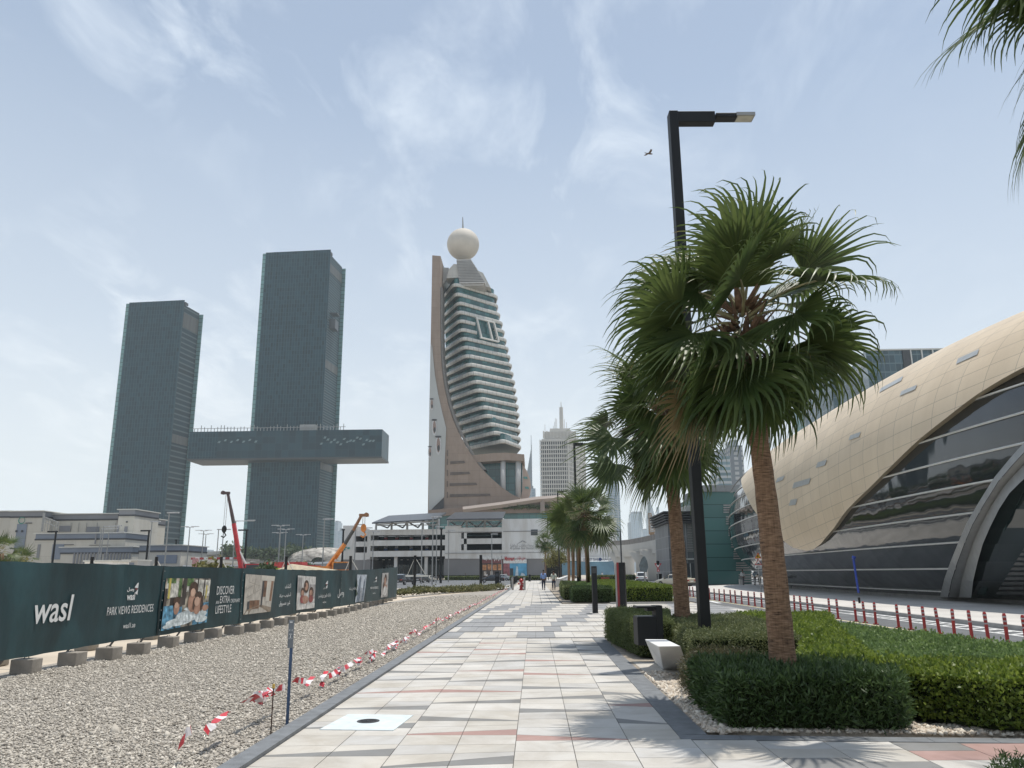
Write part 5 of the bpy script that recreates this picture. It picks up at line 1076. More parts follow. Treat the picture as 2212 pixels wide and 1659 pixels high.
for (nm, lb, cx0, cx1, cy0, cy1, Y, m_) in (("site_cabin", "white site cabin roof showing just above the green hoarding", 925, 1222, 708, 760, 60, M_white), ("pump_cabin", "pale grey cabin with small wall pipes above the green hoarding", 1338, 1500, 700, 765, 75, M_conc)):
    t = thing(nm, lb, "cabin", at(*c5((cx0+cx1)/2, 800), Y).xy.to_3d()); x0, x1 = at(*c5(cx0, 700), Y).x, at(*c5(cx1, 700), Y).x; zt = at(*c5(cx0, cy0), Y).z
    b = B(); b.bb(x0, x1, Y, Y+2.6, 0, zt-.12); b.ob("wall", m_, t); b = B(); b.bb(x0-.08, x1+.08, Y-.1, Y+2.7, zt-.12, zt); b.ob("roof", M_fin, t)
    b = B(); b.bb(x1-1.0, x1-.3, Y-.05, Y, .3, zt-.3); b.ob("door", M_ug2, t)
# ================================================================ SITE HOARDING
def lerp_list(L, x):
    for (a, va), (c, vc) in zip(L[:-1], L[1:]):
        if x <= c: return va+(vc-va)*(x-a)/(c-a)
    return L[-1][1]
botL = [(-260, 1474), (0, 1428), (218, 1390), (397, 1365), (549, 1342.5), (677, 1317.6), (751, 1307.7), (846, 1291), (857, 1289)]
topL = [(-260, 1203), (0, 1212), (200, 1218), (439, 1225.4), (558, 1228.5), (652, 1231), (751, 1232), (800, 1230), (836, 1227), (857, 1224.6)]
FZ = .28; knots = [-120, 0, 125, 250, 338, 400, 470, 516, 560, 610, 652, 700, 734, 766, 800, 830, 847, 857]
plan = [g(x, lerp_list(botL, x), FZ) for x in knots]
for i in range(1, len(plan)-1): plan[i].x = (plan[i-1].x+plan[i].x*2+plan[i+1].x)/4 if 1 < i < len(plan)-2 else plan[i].x
cum = [0]
for a, c in zip(plan[:-1], plan[1:]): cum.append(cum[-1]+(c.xy-a.xy).length)
def fence_hit(x, y):                       # mark -> (s along the hoarding, height)
    d = ray(x, y)
    for i, (a, c) in enumerate(zip(plan[:-1], plan[1:])):
        e = c-a; den = d.x*e.y-d.y*e.x
        if abs(den) < 1e-9: continue
        t = (a.x*e.y-a.y*e.x)/den; p = d*t; s = ((p.xy-a.xy).dot(e.xy))/e.xy.length_squared
        lo = -9 if i == 0 else -.02; hi = 9 if i == len(plan)-2 else 1.02
        if t > 0 and lo <= s <= hi: return cum[i]+s*(cum[i+1]-cum[i]), EYE+d.z*t
    return None
tops = []
for i, x in enumerate(knots): h = fence_hit(x+(.3 if i == 0 else -.3), lerp_list(topL, x)); tops.append(h[1])
def fpt(s, z, off=0.0):
    for i in range(len(plan)-1):
        if s <= cum[i+1] or i == len(plan)-2:
            a, c = plan[i], plan[i+1]; u = (s-cum[i])/(cum[i+1]-cum[i]); e = (c-a).normalized(); p = a.lerp(c, u); return Vector((p.x+e.y*off, p.y-e.x*off, z))
M_hoard = mat("hoarding_green", (.011, .036, .043), .42, var=.12, scale=.8, bump=.9, bscale=1.6, spec=.5, stain=-.9, sscale=.9, sstretch=(1, 1, .35))
M_let0 = mat("eyelet_metal", (.35, .37, .37), .4, .6)
M_let = mat("letter_white", (.74, .74, .72), .5, var=.01)
HB = plan[6]; hd = thing("hoarding", "long dark green construction hoarding printed with adverts along the gravel lot", "hoarding", (HB.x, HB.y, 0))
for i in range(len(plan)-1):
    b = B(); P = []; L_ = cum[i+1]-cum[i]; k = max(2, int(L_/.35))
    for j in range(k+1):
        s = cum[i]+L_*j/k; row = []
        for q in range(9):
            zt = tops[i]+(tops[i+1]-tops[i])*j/k; z = FZ+(zt-FZ)*q/8+(.007*math.sin(s*5.1)+.005*math.sin(s*13.7) if q in (0, 8) else 0); row.append(fpt(s, z, .012*math.sin(s*2.3+q*.7)+.006*math.sin(s*9+q*2.1)))
        P.append(row)
    b.grid(P, flip=False); b.grid([[p+Vector((-.012, 0, 0)) for p in r] for r in P], flip=True); b.ob("banner_panel", M_hoard, hd, smooth=True)
for i in range(0, len(plan)-1):
    b = B(); p = fpt(cum[i]+.02, 0, -.09); b.box((p.x, p.y, tops[i]/2+.2), (.06, .06, tops[i]-.46)); b.tube((p.x, p.y, tops[i]*.8), (p.x-1.0, p.y, .05), .025, n=4); b.ob("support_post", M_dgrey, hd)
for i in (4, 7, 10, 12, 15):                # lapped seams with eyelets
    b = B(); sm_ = cum[i]; P = [[fpt(sm_+d_, FZ+(tops[i]-FZ)*q/6, .018) for q in range(7)] for d_ in (-.03, .03)]; b.grid(P); b.ob("seam", mat("seam_dark", (.008, .022, .026), .5), hd)
    for q in range(7): b = B(); p = fpt(sm_+.05, FZ+.12+(tops[i]-FZ-.24)*q/6, .02); b.tube(p, p+Vector((.012, 0, 0)), .014, n=8); b.ob("eyelet", M_let0, hd)
def hoard_text(s, x0, y0, x1, y1, m_=M_let, name="lettering", **k):   # boxed between marks (left-bottom, right-top)
    a = fence_hit(x0, y0); c = fence_hit(x1, y1); b = B(); w_ = c[0]-a[0]; h_ = k.pop('h', None) or (fence_hit((x0+x1)/2, (y1))[1]-fence_hit((x0+x1)/2, y0)[1])
    V, F, W, H = text_geo(s, **k)
    b.add([fpt(a[0]+v[0]/W*w_, a[1]+(v[1]/H)*h_+(c[1]-a[1]-h_)*0, .026) for v in V], F); return b.ob(name, m_, hd)
hoard_text("wasl", 67, 1349, 157, 1291, bold=.012, shear=.12)
hoard_text("wasl", 271, 1297, 290, 1281, bold=.03); hoard_text("وصل", 272, 1279, 288, 1269, bold=.03)
def hoard_poly(pts, m_, off=.03, name="print", parent=None):
    q = [fence_hit(*p) for p in pts]; b = B(); 
    if sum(q[i][0]*q[(i+1) % len(q)][1]-q[(i+1) % len(q)][0]*q[i][1] for i in range(len(q))) < 0: q = q[::-1]
    b.add([fpt(s, z, off) for s, z in q], [tuple(range(len(q)))]); return b.ob(name, m_, hd)
def one_logo(x, y, s):
    hoard_poly([(x-4*s, y), (x+2.5*s, y-9.5*s), (x+5*s, y-10.5*s), (x+3.6*s, y+1.5*s)], M_let, name="logo"); hoard_poly([(x+3.6*s, y+3.5*s), (x+2*s, y+16*s), (x-3*s, y+12*s)], M_let, name="logo"); hoard_poly([(x-2.6*s, y+2*s), (x+3*s, y+1.8*s), (x-1*s, y+6*s)], mat("logo_red", (.30, .06, .06), .5), name="logo")
one_logo(292, 1269, 1.0)
hoard_text("PARK VIEWS RESIDENCES", 228, 1330, 329, 1313, bold=.0); hoard_text("wasl1.ae", 263, 1358, 290, 1347, bold=.005)
hoard_text("DISCOVER", 466, 1285, 505, 1267); hoard_text("AN", 464, 1305, 471, 1298); hoard_text("EXTRA", 473, 1303, 495, 1288); hoard_text("ORDINARY", 496, 1302, 517, 1294); hoard_text("LIFESTYLE", 463, 1326, 498, 1309)
for s, box in (("اكتشف", (614, 1271, 627, 1261)), ("أسلوب حياة", (602, 1292, 627, 1282)), ("غير مسبوق", (601, 1311, 625, 1300)), ("بارك فيوز ريزيدنسز", (686, 1293, 713, 1283)), ("wasl1.ae", (696, 1303, 703, 1299)), ("وصل", (728, 1292, 742, 1273)), ("حياتك في بيتك", (753, 1277, 769, 1269)), ("PARK VIEWS RESIDENCES", (799, 1273, 816, 1268)), ("wasl1.ae", (804, 1283, 810, 1280)), ("وصل", (697, 1273, 704, 1268)), ("وصل", (806, 1258, 811, 1255))):
    hoard_text(s, *box, bold=.01)
one_logo(704, 1261, .62); one_logo(811, 1250, .45)
def picture(corners, layers, label=None):
    """a printed photo on the hoarding: backing + flat printed patches in unit coordinates"""
    q = [fence_hit(*p) for p in corners]                 # lb, rb, rt, lt
    def bil(u, v, off): s0 = q[0][0]+(q[1][0]-q[0][0])*u; s1 = q[3][0]+(q[2][0]-q[3][0])*u; z0 = q[0][1]+(q[1][1]-q[0][1])*u; z1 = q[3][1]+(q[2][1]-q[3][1])*u; return fpt(s0+(s1-s0)*v, z0+(z1-z0)*v, off)
    mats = []; b = B(); P = [[bil(i/10, j/6, .028) for j in range(7)] for i in range(11)]; mats.append(layers[0]); b.grid(P)
    for li, (m_, shapes) in enumerate(layers[1:]):
        mats.append(m_)
        for k_, sh in enumerate(shapes):
            if len(sh) == 4 and not isinstance(sh[0], tuple): x, y, rx, ry = sh; sh = [(x+rx*math.cos(t*math.pi/8), y+ry*math.sin(t*math.pi/8)) for t in range(16)]
            if sum(sh[i][0]*sh[(i+1) % len(sh)][1]-sh[(i+1) % len(sh)][0]*sh[i][1] for i in range(len(sh))) < 0: sh = sh[::-1]
            b.add([bil(min(1, max(0, u)), min(1, max(0, v)), .031+.0022*li+.0002*k_) for u, v in sh], [tuple(range(len(sh)))], len(mats)-1)
    return b.ob("printed_photo", mats, hd)
pm = lambda n, c, v=.2, s=4: mat("print_"+n, c, .5, var=v, scale=s)
skin_, hair_ = pm("warm_skin", (.42, .24, .17), .15), pm("hair", (.08, .045, .03), .3, 12)
R4 = lambda a, b, c, d: [(a, b), (c, b), (c, d), (a, d)]
picture([(344, 1363), (443, 1344), (453, 1250), (357, 1249)], [pm("deck", (.34, .30, .24), .5, 5), (pm("palewall", (.58, .56, .50), .3, 9), [R4(.02, .62, .30, .95), R4(.62, .6, 1, .97), R4(.4, .72, .5, 1)]),
    (pm("darkframe", (.055, .045, .04), .3), [R4(.36, .45, .44, 1), R4(.68, .6, .71, 1), R4(.84, .6, .87, 1), R4(.12, .42, .38, .62), R4(.0, .45, .05, .8)]), (pm("leaves", (.10, .17, .06), .5, 8), [R4(.44, .84, .58, 1), R4(.03, .9, .2, 1), R4(.27, .6, .33, 1)]), (pm("yellow", (.6, .5, .12), .2), [R4(.06, .6, .10, 1), R4(.9, .55, .93, .85)]),
    (pm("pool", (.10, .26, .38), .6, 7), [R4(0, 0, 1, .46)]), (pm("foam", (.62, .72, .74), .25, 10), [(.62, .22, .36, .12), (.35, .12, .28, .08), (.85, .1, .15, .07), (.5, .36, .08, .03), (.12, .06, .1, .04)]),
    (skin_, [(.61, .50, .12, .22), (.26, .40, .06, .13), (.72, .42, .10, .2), (.92, .34, .08, .07)]), (hair_, [(.59, .80, .10, .13), (.25, .54, .07, .09), (.72, .64, .09, .08), (.82, .45, .035, .18), (.63, .45, .03, .13)]), (pm("face", (.58, .38, .28), .1), [(.58, .70, .06, .09), (.70, .50, .065, .10), (.25, .46, .04, .06)])])
picture([(523, 1328), (582, 1321), (592, 1245), (529, 1240)], [pm("stone_wall", (.50, .46, .40), .12, 6), (pm("wood", (.22, .12, .07), .3), [R4(.17, .12, .5, .34), R4(.60, .42, .72, .86), R4(.88, .3, .97, .98)]), (pm("paper", (.62, .58, .50), .06), [R4(.50, .86, 1, 1), R4(.72, .3, .88, .85), R4(0, .0, .15, .08)]),
    (pm("floor", (.30, .24, .18), .2), [[(0, 0), (1, 0), (1, .12), (.55, .22), (.1, .12)]]), (pm("dark", (.05, .035, .03)), [R4(.1, .12, .17, .32), R4(.55, .2, .6, .85)]), (pm("mortar", (.34, .31, .27)), [[(.05, .4), (.5, .62), (.5, .635), (.05, .415)], [(.1, .8), (.48, .7), (.48, .715), (.1, .815)], [(.25, .5), (.3, .9), (.315, .9), (.265, .5)], [(.02, .6), (.25, .72), (.25, .735), (.02, .615)]])])
picture([(638, 1318), (677, 1313), (681, 1246), (642, 1243)], [pm("bright_room", (.60, .58, .55), .15, 5), (pm("grey_sofa", (.36, .34, .33)), [R4(.66, .3, 1, .75), R4(.0, .5, .25, .95)]), (hair_, [(.5, .68, .14, .2), (.30, .5, .11, .15), (.78, .5, .13, .17)]), (skin_, [(.5, .68, .09, .12), (.3, .48, .08, .09), (.76, .48, .09, .1), (.45, .28, .2, .13)]), (pm("red_top", (.30, .08, .07)), [(.3, .3, .13, .12), (.78, .3, .12, .12)]), (pm("table", (.62, .60, .56)), [R4(0, 0, 1, .16)])])
picture([(766, 1301.5), (784, 1298), (791.5, 1241.5), (770, 1241)], [pm("sky_print", (.50, .55, .60), .15, 3), (pm("tower_a", (.16, .20, .25), .3, 9), [[(.12, 0), (.5, 0), (.45, .85), (.33, .98), (.25, .8)], [(.68, 0), (.95, 0), (.92, .7), (.85, .9), (.75, .72)]]), (pm("tower_b", (.30, .33, .36), .3, 9), [[(.45, 0), (.7, 0), (.66, .5), (.5, .52)]]), (pm("leaf_print", (.04, .07, .04)), [[(0, .4), (.12, .6), (0, .85)], [(0, .2), (.2, .3), (0, .5)]])])
picture([(821.5, 1291), (836, 1288.5), (838.5, 1237), (824.5, 1238)], [pm("room_grey", (.44, .42, .40), .2, 5), (hair_, [(.55, .75, .2, .2), (.35, .4, .15, .25)]), (skin_, [(.5, .66, .12, .15), (.6, .4, .25, .12)]), (pm("shirt_white", (.6, .58, .55)), [(.55, .25, .3, .2)])])
# weights under the hoarding
M_blk = mat("cast_concrete", (.27, .245, .21), .9, var=.14, scale=3, bump=.4, bscale=30)
BK = "concrete weight blocks holding the hoarding down"
c1_ = lambda p: (p[0]*.452/1.8228, (2000+p[1]*.452)/1.8228); c2_ = lambda p: ((800+p[0]*.452)/1.8228, (1900+p[1]*.452)/1.8228)
marks = [c1_(p) for p in [(-240, 1495), (15, 1440), (270, 1440), (655, 1372), (975, 1322), (1250, 1275), (1505, 1212), (1720, 1168), (1895, 1132), (2065, 1097)]]+[c2_(p) for p in [(318, 1325), (455, 1300), (590, 1268), (705, 1243), (800, 1227), (900, 1207), (990, 1192), (1070, 1178), (1143, 1162), (1205, 1148), (1265, 1136), (1322, 1121), (1378, 1107), (1428, 1093), (1475, 1078), (1520, 1065), (1562, 1053), (1600, 1040), (1645, 1028), (1680, 1012)]]
blk = None
for k, mk in enumerate(marks[:1]+marks[2:]):
    p = g(*mk)
    if blk is None: 
        b = B(); b.bb(-.38, 0, 0, .33, 0, .245); blk = thing("weight_block", "concrete weight block standing half under the green hoarding", "concrete block", (0, 0, 0), 0, BK); o_ = b.ob("block", M_blk, blk, bevel=.015); b = B(); b.path([(-.2, .08, .24), (-.2, .10, .275), (-.2, .22, .275), (-.2, .24, .24)], .008, 4); b.ob("lifting_loop", M_dgrey, blk); scan(); c = blk
    else: c = copy_tree(blk)
    c.location = (p.x, p.y, -.02); c.rotation_euler = (0, 0, rnd.uniform(-.12, .08))
# second row of blocks behind, glimpsed through the gap
for k in range(9):
    c = copy_tree(blk); c.location = (-10.1, 15.3+k*3.1, -.02); c.rotation_euler = (0, 0, rnd.uniform(-.2, .2)); c["label"] = "brownish concrete block standing behind the hoarding, glimpsed through the gap below it"; c["group"] = "concrete blocks behind the hoarding"

# ================================================================ MARKER POST, RODS, TAPE
def atx(x, y, X): d = ray(x, y); t = X/d.x; return Vector((X, d.y*t, EYE+d.z*t))
t = thing("marker_post", "slim blue-grey marker post with a small lettered plate at the kerb edge", "marker post", g(620, 1565)); Y0 = t.location.y; x0 = t.location.x
b = B(); b.box((x0, Y0, .45), (.028, .028, 1.0)); b.box((x0+.019, Y0-.016, .45), (.008, .006, 1.0)); b.ob("post", mat("blue_steel", (.05, .09, .17), .4, .4, var=.1), t, bevel=.003)
b = B(); b.box((x0-.006, Y0-.02, .955), (.062, .014, .30)); b.ob("plate", mat("plate_grey", (.16, .18, .20), .45, .2), t, bevel=.004)
b = B(); text_on(b, "W  19", lambda x, z: Vector((x, Y0-.029, z)), x0-.006, .985, h=.022, width=.046); b.box((x0-.006, Y0-.0285, .955), (.034, .002, .006)); b.box((x0-.006, Y0-.0285, .93), (.008, .002, .03)); b.box((x0-.006, Y0-.0285, 1.085), (.03, .002, .012)); text_on(b, "HV 11", lambda x, z: Vector((x, Y0-.029, z)), x0-.006, .90, h=.018, width=.044); b.ob("lettering", M_let, t)
M_rod = mat("rusty_rod", (.07, .04, .03), .8, .3, var=.3, scale=20)
RG = "thin rebar rods carrying the red and white tape"
for (lb, mk, tp, cap) in (("rusty rebar rod with a yellow cap holding a knot of tape beside the marker post", (585, 1586), (591, 1482), True), ("second rebar rod further along the tape, taller than the gravel around", (941, 1374), (943, 1336), True), ("third, distant rebar rod along the tape line", (1030, 1307), (1031, 1292), False)):
    p = g(*mk); q = at(*tp, p.y); t = thing("rebar_rod", lb, "rod", p, 0, RG); b = B(); b.tube((p.x, p.y, -.05), q, .007, n=6); b.ob("rod", M_rod, t)
    if cap: b = B(); b.tube(q-Vector((0, 0, .02)), q+Vector((0, 0, .02)), .016, .013, n=8); b.ob("cap", mat("cap_yellow", (.65, .42, .08), .5), t)
M_tr, M_tw_ = mat("tape_red", (.55, .045, .06), .35), mat("tape_white", (.72, .68, .68), .35)
c6 = lambda x, y: (329.2+.3473*x, 1261.8+.3473*y)
rt = random.Random(9)
def ribbon(b, pts, wd=.07, flutter=.03):
    P = [Vector(p) for p in pts]; L_ = sum((c-a).length for a, c in zip(P[:-1], P[1:])); k = max(6, int(L_/.045)); out_ = []
    for i in range(k+1):
        s = i/k*(len(P)-1); j = min(int(s), len(P)-2); p = P[j].lerp(P[j+1], s-j)+Vector((rt.gauss(0, flutter*.4), rt.gauss(0, flutter*.4), rt.gauss(0, flutter*.3))); out_.append(p)
    a = rt.uniform(0, 6.28); prev = None
    for i, p in enumerate(out_):
        a += rt.uniform(-.15, .38); tdir = (out_[min(i+1, k)]-out_[max(i-1, 0)]).normalized(); s1 = tdir.cross(Vector((0, 0, 1))).normalized(); s2 = s1.cross(tdir); w_ = (s1*math.cos(a)+s2*math.sin(a))*wd*.5
        cur = (p-w_, p+w_)
        if prev: b.add([prev[0], prev[1], cur[1], cur[0]], [(0, 1, 2, 3)], ((i//3) % 2))
        prev = cur
X_ = -3.12; b = B()
segs = [[(165, 1000), (205, 935), (245, 900)], [(330, 908), (395, 850), (475, 800)], [(565, 720), (640, 710), (690, 680), (745, 650)], [(625, 690), (670, 740), (700, 700), (690, 660)], [(745, 700), (760, 650), (800, 650), (828, 640)], [(885, 595), (940, 600), (960, 630), (1000, 570)], [(1050, 640), (1065, 580), (1080, 545)], [(1105, 575), (1150, 540), (1165, 510), (1150, 570), (1190, 530), (1240, 490)], [(1260, 480), (1290, 460), (1285, 500), (1315, 455)], [(1330, 430), (1385, 415), (1350, 480), (1390, 430)], [(1425, 450), (1460, 400), (1520, 350), (1500, 400), (1530, 360)], [(1545, 360), (1590, 325), (1570, 360)], [(1600, 310), (1640, 285), (1650, 315), (1700, 265), (1735, 250)], [(1740, 245), (1770, 215), (1795, 215)]]
kx0 = 1800; segs += [[(kx0+i*34, 226-i*16.5+rt.uniform(-6, 6)), (kx0+i*34+20, 214-i*16.5+rt.uniform(-8, 8)), (kx0+i*34+36, 210-i*16.5+rt.uniform(-6, 6))] for i in range(12)]
for sg in segs: ribbon(b, [atx(*c6(*p), X_+rt.uniform(-.02, .02)) for p in sg], .075)
for k in range(3): ribbon(b, [atx(*c6(690, 690), X_)+Vector((rt.gauss(0, .05), rt.gauss(0, .05), rt.gauss(0, .04))) for _ in range(4)], .06)
link_pts = [atx(*c6(*sg[j]), X_) for sg in segs for j in (0, -1)]
tp = b.ob("barrier_tape", [M_tr, M_tw_]); tag(tp, "torn red and white barrier tape fluttering along the kerb of the path", "barrier tape")

# ================================================================ STREET LAMPS
def lamp_geo(t, base, z0, ht, wd, arm, head=True, loc_dir=1, m=None):
    b = B(); b.box((0, 0, (ht+z0)/2), (wd*.75, wd, ht-z0)); b.ob("pole", m or M_black, t, bevel=wd*.04, world=False)
    b = B(); b.box((arm*.5*loc_dir+wd*.375*loc_dir, 0, ht-wd*.55), (arm, wd*.9, wd)); b.ob("arm", m or M_black, t, bevel=wd*.04, world=False)
    b = B(); x = (arm+wd*.4)*loc_dir; b.box((x+.24*loc_dir, 0, ht-wd*.42), (.46, wd*.95, wd*.42)); h = b.ob("lamp_head", m or M_black, t, bevel=.02, world=False)
    b = B(); b.box((x+.65*loc_dir, 0, ht-wd*.38), (.40, wd*1.15, wd*.30)); b.box((x+.65*loc_dir, 0, ht-wd*.54), (.34, wd*.9, .02), 0, 1); d = b.ob("diffuser", [M_grey, mat("lens", (.45, .43, .35), .3)], h, world=False)
    b = B(); b.box((x+.30*loc_dir, 0, ht-wd*.18), (.06, .05, .05)); b.ob("sensor", M_grey, h, world=False)
LG = "black angular street lamps along the path"
p = g(1527, 1429); t = thing("street_lamp", "tall black angular street lamp standing in the shrubs between the two big palms", "street lamp", p, R_(2), LG); H1 = at(1455, 245, p.y).z
lamp_geo(t, p, 0, H1, .25, .80); b = B(); b.box((-.02, -.127, 1.05), (.10, .005, .42)); b.ob("access_door", M_black, t, world=False)
b = B(); b.bb(-.2, .2, -.2, .2, 0, .02); b.ob("base_plate", M_dgrey, t, world=False)
scan(); L0 = t
for lb, mk, ytop in (("black angular street lamp in front of the far palm cluster", (1249, 1275), 956), ("black street lamp between far palm trunks, left of the nearer lamp", (1209, 1262), 1060), ("distant black street lamp seen past the strolling pair", (1185, 1253), 1120)):
    p = g(*mk); c = copy_tree(L0); c.location = p; s_ = at(mk[0], ytop, p.y).z/H1; c.scale = (1, 1, s_ if .7 < s_ < 1.3 else 1); c["label"] = lb
# lamp with its arm to the left, beyond the totem
t = thing("street_lamp", "grey street lamp with a short arm, rising behind the red and black totem", "street lamp", at(1344, 1250, 150), 0); b = B(); hz = at(1341, 1152, 150).z; b.tube((0, 0, 0), (0, 0, hz), .16, .12, n=8); b.ob("pole", M_dgrey, t, world=False); b = B(); b.bb(-1.9, .1, -.08, .08, hz-.16, hz); b.ob("arm", M_dgrey, t, world=False); b = B(); b.bb(-1.9, -1.1, -.16, .16, hz-.25, hz-.17); b.ob("lamp_head", M_grey, t, world=False)
# site and car park lamps beyond the hoarding
def c1v(x, y): return c1_((x, y))
def c2v(x, y): return c2_((x, y))
lamps = [(c1v(490, 200), 1, 'dark', "thick black lamp post with a flat arm in front of the utility building"), (c1v(905, 157), 2, 'L', "tall thin grey lamp post with a long arm to the right, before the utility building"), (c1v(885, 180), 2, 'L', "slightly shorter thin lamp post just left of the tallest one before the utility building"), (c1v(950, 212), 2, 'L', "thin lamp post right of the pair before the utility building"), (c1v(1325, 122), 2, 'W', "lamp post with a white flat head left of the shorter skyscraper base"), (c1v(1300, 192), 1, 'dark', "thick black post at the left edge of the shorter skyscraper base"), (c1v(1475, 45), 2, 'W', "tall thin grey lamp post in front of the shorter skyscraper"), (c1v(1537, 275), 1, 'dark', "short black lamp post before the small utility block"), (c1v(580, 330), 1, 'dark', "short black post before the low utility block"),
 (c1v(1655, 168), 2, 'D', "double-headed lamp post first right of the shorter skyscraper"), (c1v(1775, 200), 2, 'D', "double-headed lamp post between the skyscrapers, taller of the pair"), (c1v(1795, 230), 2, 'D', "double-headed lamp post between the skyscrapers, lower of a close pair"), (c1v(1905, 190), 2, 'W', "thin single-headed lamp post left of the red crane, first of two"), (c1v(1948, 190), 2, 'W', "thin single-headed lamp post left of the red crane, second of two"),
 (c2v(285, 332), 2, 'L', "lamp post with a flat head just behind the red crane boom"), (c2v(380, 408), 1, 'dark', "thick black post at the left edge of the taller skyscraper"), (c2v(675, 378), 2, 'D', "double-headed lamp post before the taller skyscraper, tallest of three"), (c2v(722, 410), 2, 'D', "double-headed lamp post before the taller skyscraper, right one of three"), (c2v(668, 440), 2, 'D', "double-headed lamp post before the taller skyscraper, lowest of three"), (c2v(872, 457), 2, 'D', "small double-headed lamp post below the middle of the taller skyscraper"), (c2v(1058, 321), 2, 'W', "lamp post with a white head at the right foot of the taller skyscraper"),
 (c2v(1222, 405), 1, 'dark', "thick black post beside the orange crane boom"), (c2v(1330, 370), 2, 'W', "lamp post with a box on its pole right of the orange crane boom"), (c2v(1412, 398), 2, 'W', "grey lamp post beside the crane hook"), (c2v(1484, 430), 2, 'W', "shorter grey lamp post before the left end of the parking building"), (c2v(1908, 352), 2, 'W', "tall grey lamp post before the first solar canopy"), (c2v(2003, 302), 2, 'W', "tallest grey lamp post before the middle of the parking building"), (c2v(2035, 388), 2, 'W', "grey lamp post just right of the tallest one before the parking building"), (c2v(2075, 397), 1, 'dark', "thick black post before the middle of the parking building"), (c2v(2140, 418), 2, 'W', "grey lamp post before the blank wall of the parking building"),
 ((1350.2*0+1062.3, 1154), 2, 'W', "tall grey lamp post left of the station lettering, before the second canopy"), ((1083.6, 1200), 2, 'W', "shorter grey lamp post at the corner of the lettered wall")]
ds = [.55, .45]
for (x, y), kind, hd_, lb in lamps:
    ht = 10.0 if kind == 1 else 10.5; hz_ = 1238.2+.0102*-1*(x-1155); Y = (ht-1.6)*1700/(hz_-y)*1.0; Y = min(Y, 225)
    if x > 860: Y = min(Y, 205 if x > 1000 else 160)
    p = at(x, y, Y); ht = p.z; t = thing("street_lamp", lb, "street lamp", (p.x, Y, 0), 0, "lamp posts round the building site and car park"); sc_ = .16 if kind == 1 else .085
    b = B(); b.tube((0, 0, 0), (0, 0, ht), sc_*1.35, sc_, n=8); b.ob("pole", M_black if kind == 1 else M_grey, t, world=False)
    b = B()
    if hd_ == 'dark': b.bb(-1.5 if lb.startswith("thick black lamp") or 'left edge' in lb else -.3, .25, -.15, .15, ht-.25, ht)
    elif hd_ == 'D':
        for s_ in (-1, 1): b.box((s_*.95, 0, ht+.12), (1.3, .35, .10)); b.box((s_*.35, 0, ht), (.7, .1, .1))
    elif hd_ == 'L': b.bb(0, 3.0, -.08, .08, ht-.12, ht); b.bb(1.9, 3.1, -.2, .2, ht+.0, ht+.1)
    else: b.box((.55, 0, ht+.05), (1.6, .45, .16), 0)
    b.ob("lamp_head", M_black if hd_ == 'dark' else mat("lamp_head_pale", (.50, .50, .50), .35, .3), t, world=False)
# tall double lamps on the flyover
# braced black posts of the site
for (x, yt, yb, lb) in ((199.6, 1203, 1230, "braced black fence post sticking up behind the hoarding at the far left"), (338.5, 1203, 1232, "braced black fence post behind the hoarding below the shorter skyscraper"), (478.6, 1203, 1235, "braced black fence post behind the hoarding left of the red crane"), (618.7, 1202, 1235, "braced black fence post beside the lime and red truck"), (757.6, 1201, 1235, "braced black fence post right of the orange crane base"), (896.7, 1199.8, 1277, "black post with pale slanting braces just past the end of the hoarding"), (1038.6, 1198.8, 1271, "black post standing alone on the near walk beside the path")):
    Y = g(x, yb).y if x > 800 else 34+(x-199)*.05; p = at(x, yt, Y); t = thing("fence_post", lb, "post", (p.x, Y, 0), 0, "black posts of the site boundary"); b = B(); b.tube((0, 0, -.03), (0, 0, p.z), .09*Y/60+.02, n=8); b.ob("post", M_black, t, world=False)
    b = B(); k = p.z
    if x < 1000: b.tube((0, 0, k*.95), (-k*.22, .2, k*.45), .03, n=4); b.tube((0, 0, k*.95), (k*.32, .3, k*.42), .03, n=4)
    if x > 800 and x < 1000: b.bb(-.9, 1.3, -.05, .05, k*.40, k*.45)
    if x > 1000: b.bb(-.2, .2, -.2, .2, 0, .06)
    b.ob("brace", M_fin, t, world=False)

# ================================================================ FURNITURE
p = g(1286, 1325); t = thing("bollard_light", "tall slim dark bollard light standing alone on the plaza", "bollard light", p, .2); b = B(); hz = at(1286, 1223, p.y).z; b.bb(-.10, .10, -.08, .08, 0, hz); b.ob("post", M_black, t, world=False, bevel=.012); b = B(); b.bb(-.35, .13, -.12, .12, 0, .02); b.ob("base_plate", M_grey, t, world=False); b = B(); b.bb(-.10, .10, -.097, -.088, hz-.28, hz-.06); b.ob("light_panel", M_dgrey, t, world=False)
p = g(1344, 1316); t = thing("totem_sign", "red and black wayfinding totem with a pale steel edge behind the olive hedge", "totem sign", p, -.25); hz = at(1340, 1215, p.y).z; w_ = .62/2*.75
b = B(); b.prism([(-.24, -.14), (-.165, -.16), (-.165, .16), (-.24, .14)], 0, hz-.08); b.ob("steel_edge", M_grey, t, world=False); b = B(); b.bb(-.16, -.06, -.18, .16, 0, hz); b.ob("red_panel", mat("totem_red", (.20, .018, .02), .4), t, world=False, bevel=.01); b = B(); b.prism([(-.055, -.18), (.20, -.16), (.20, .16), (-.055, .16)], 0, hz); b.ob("black_panel", M_black, t, world=False, bevel=.01)
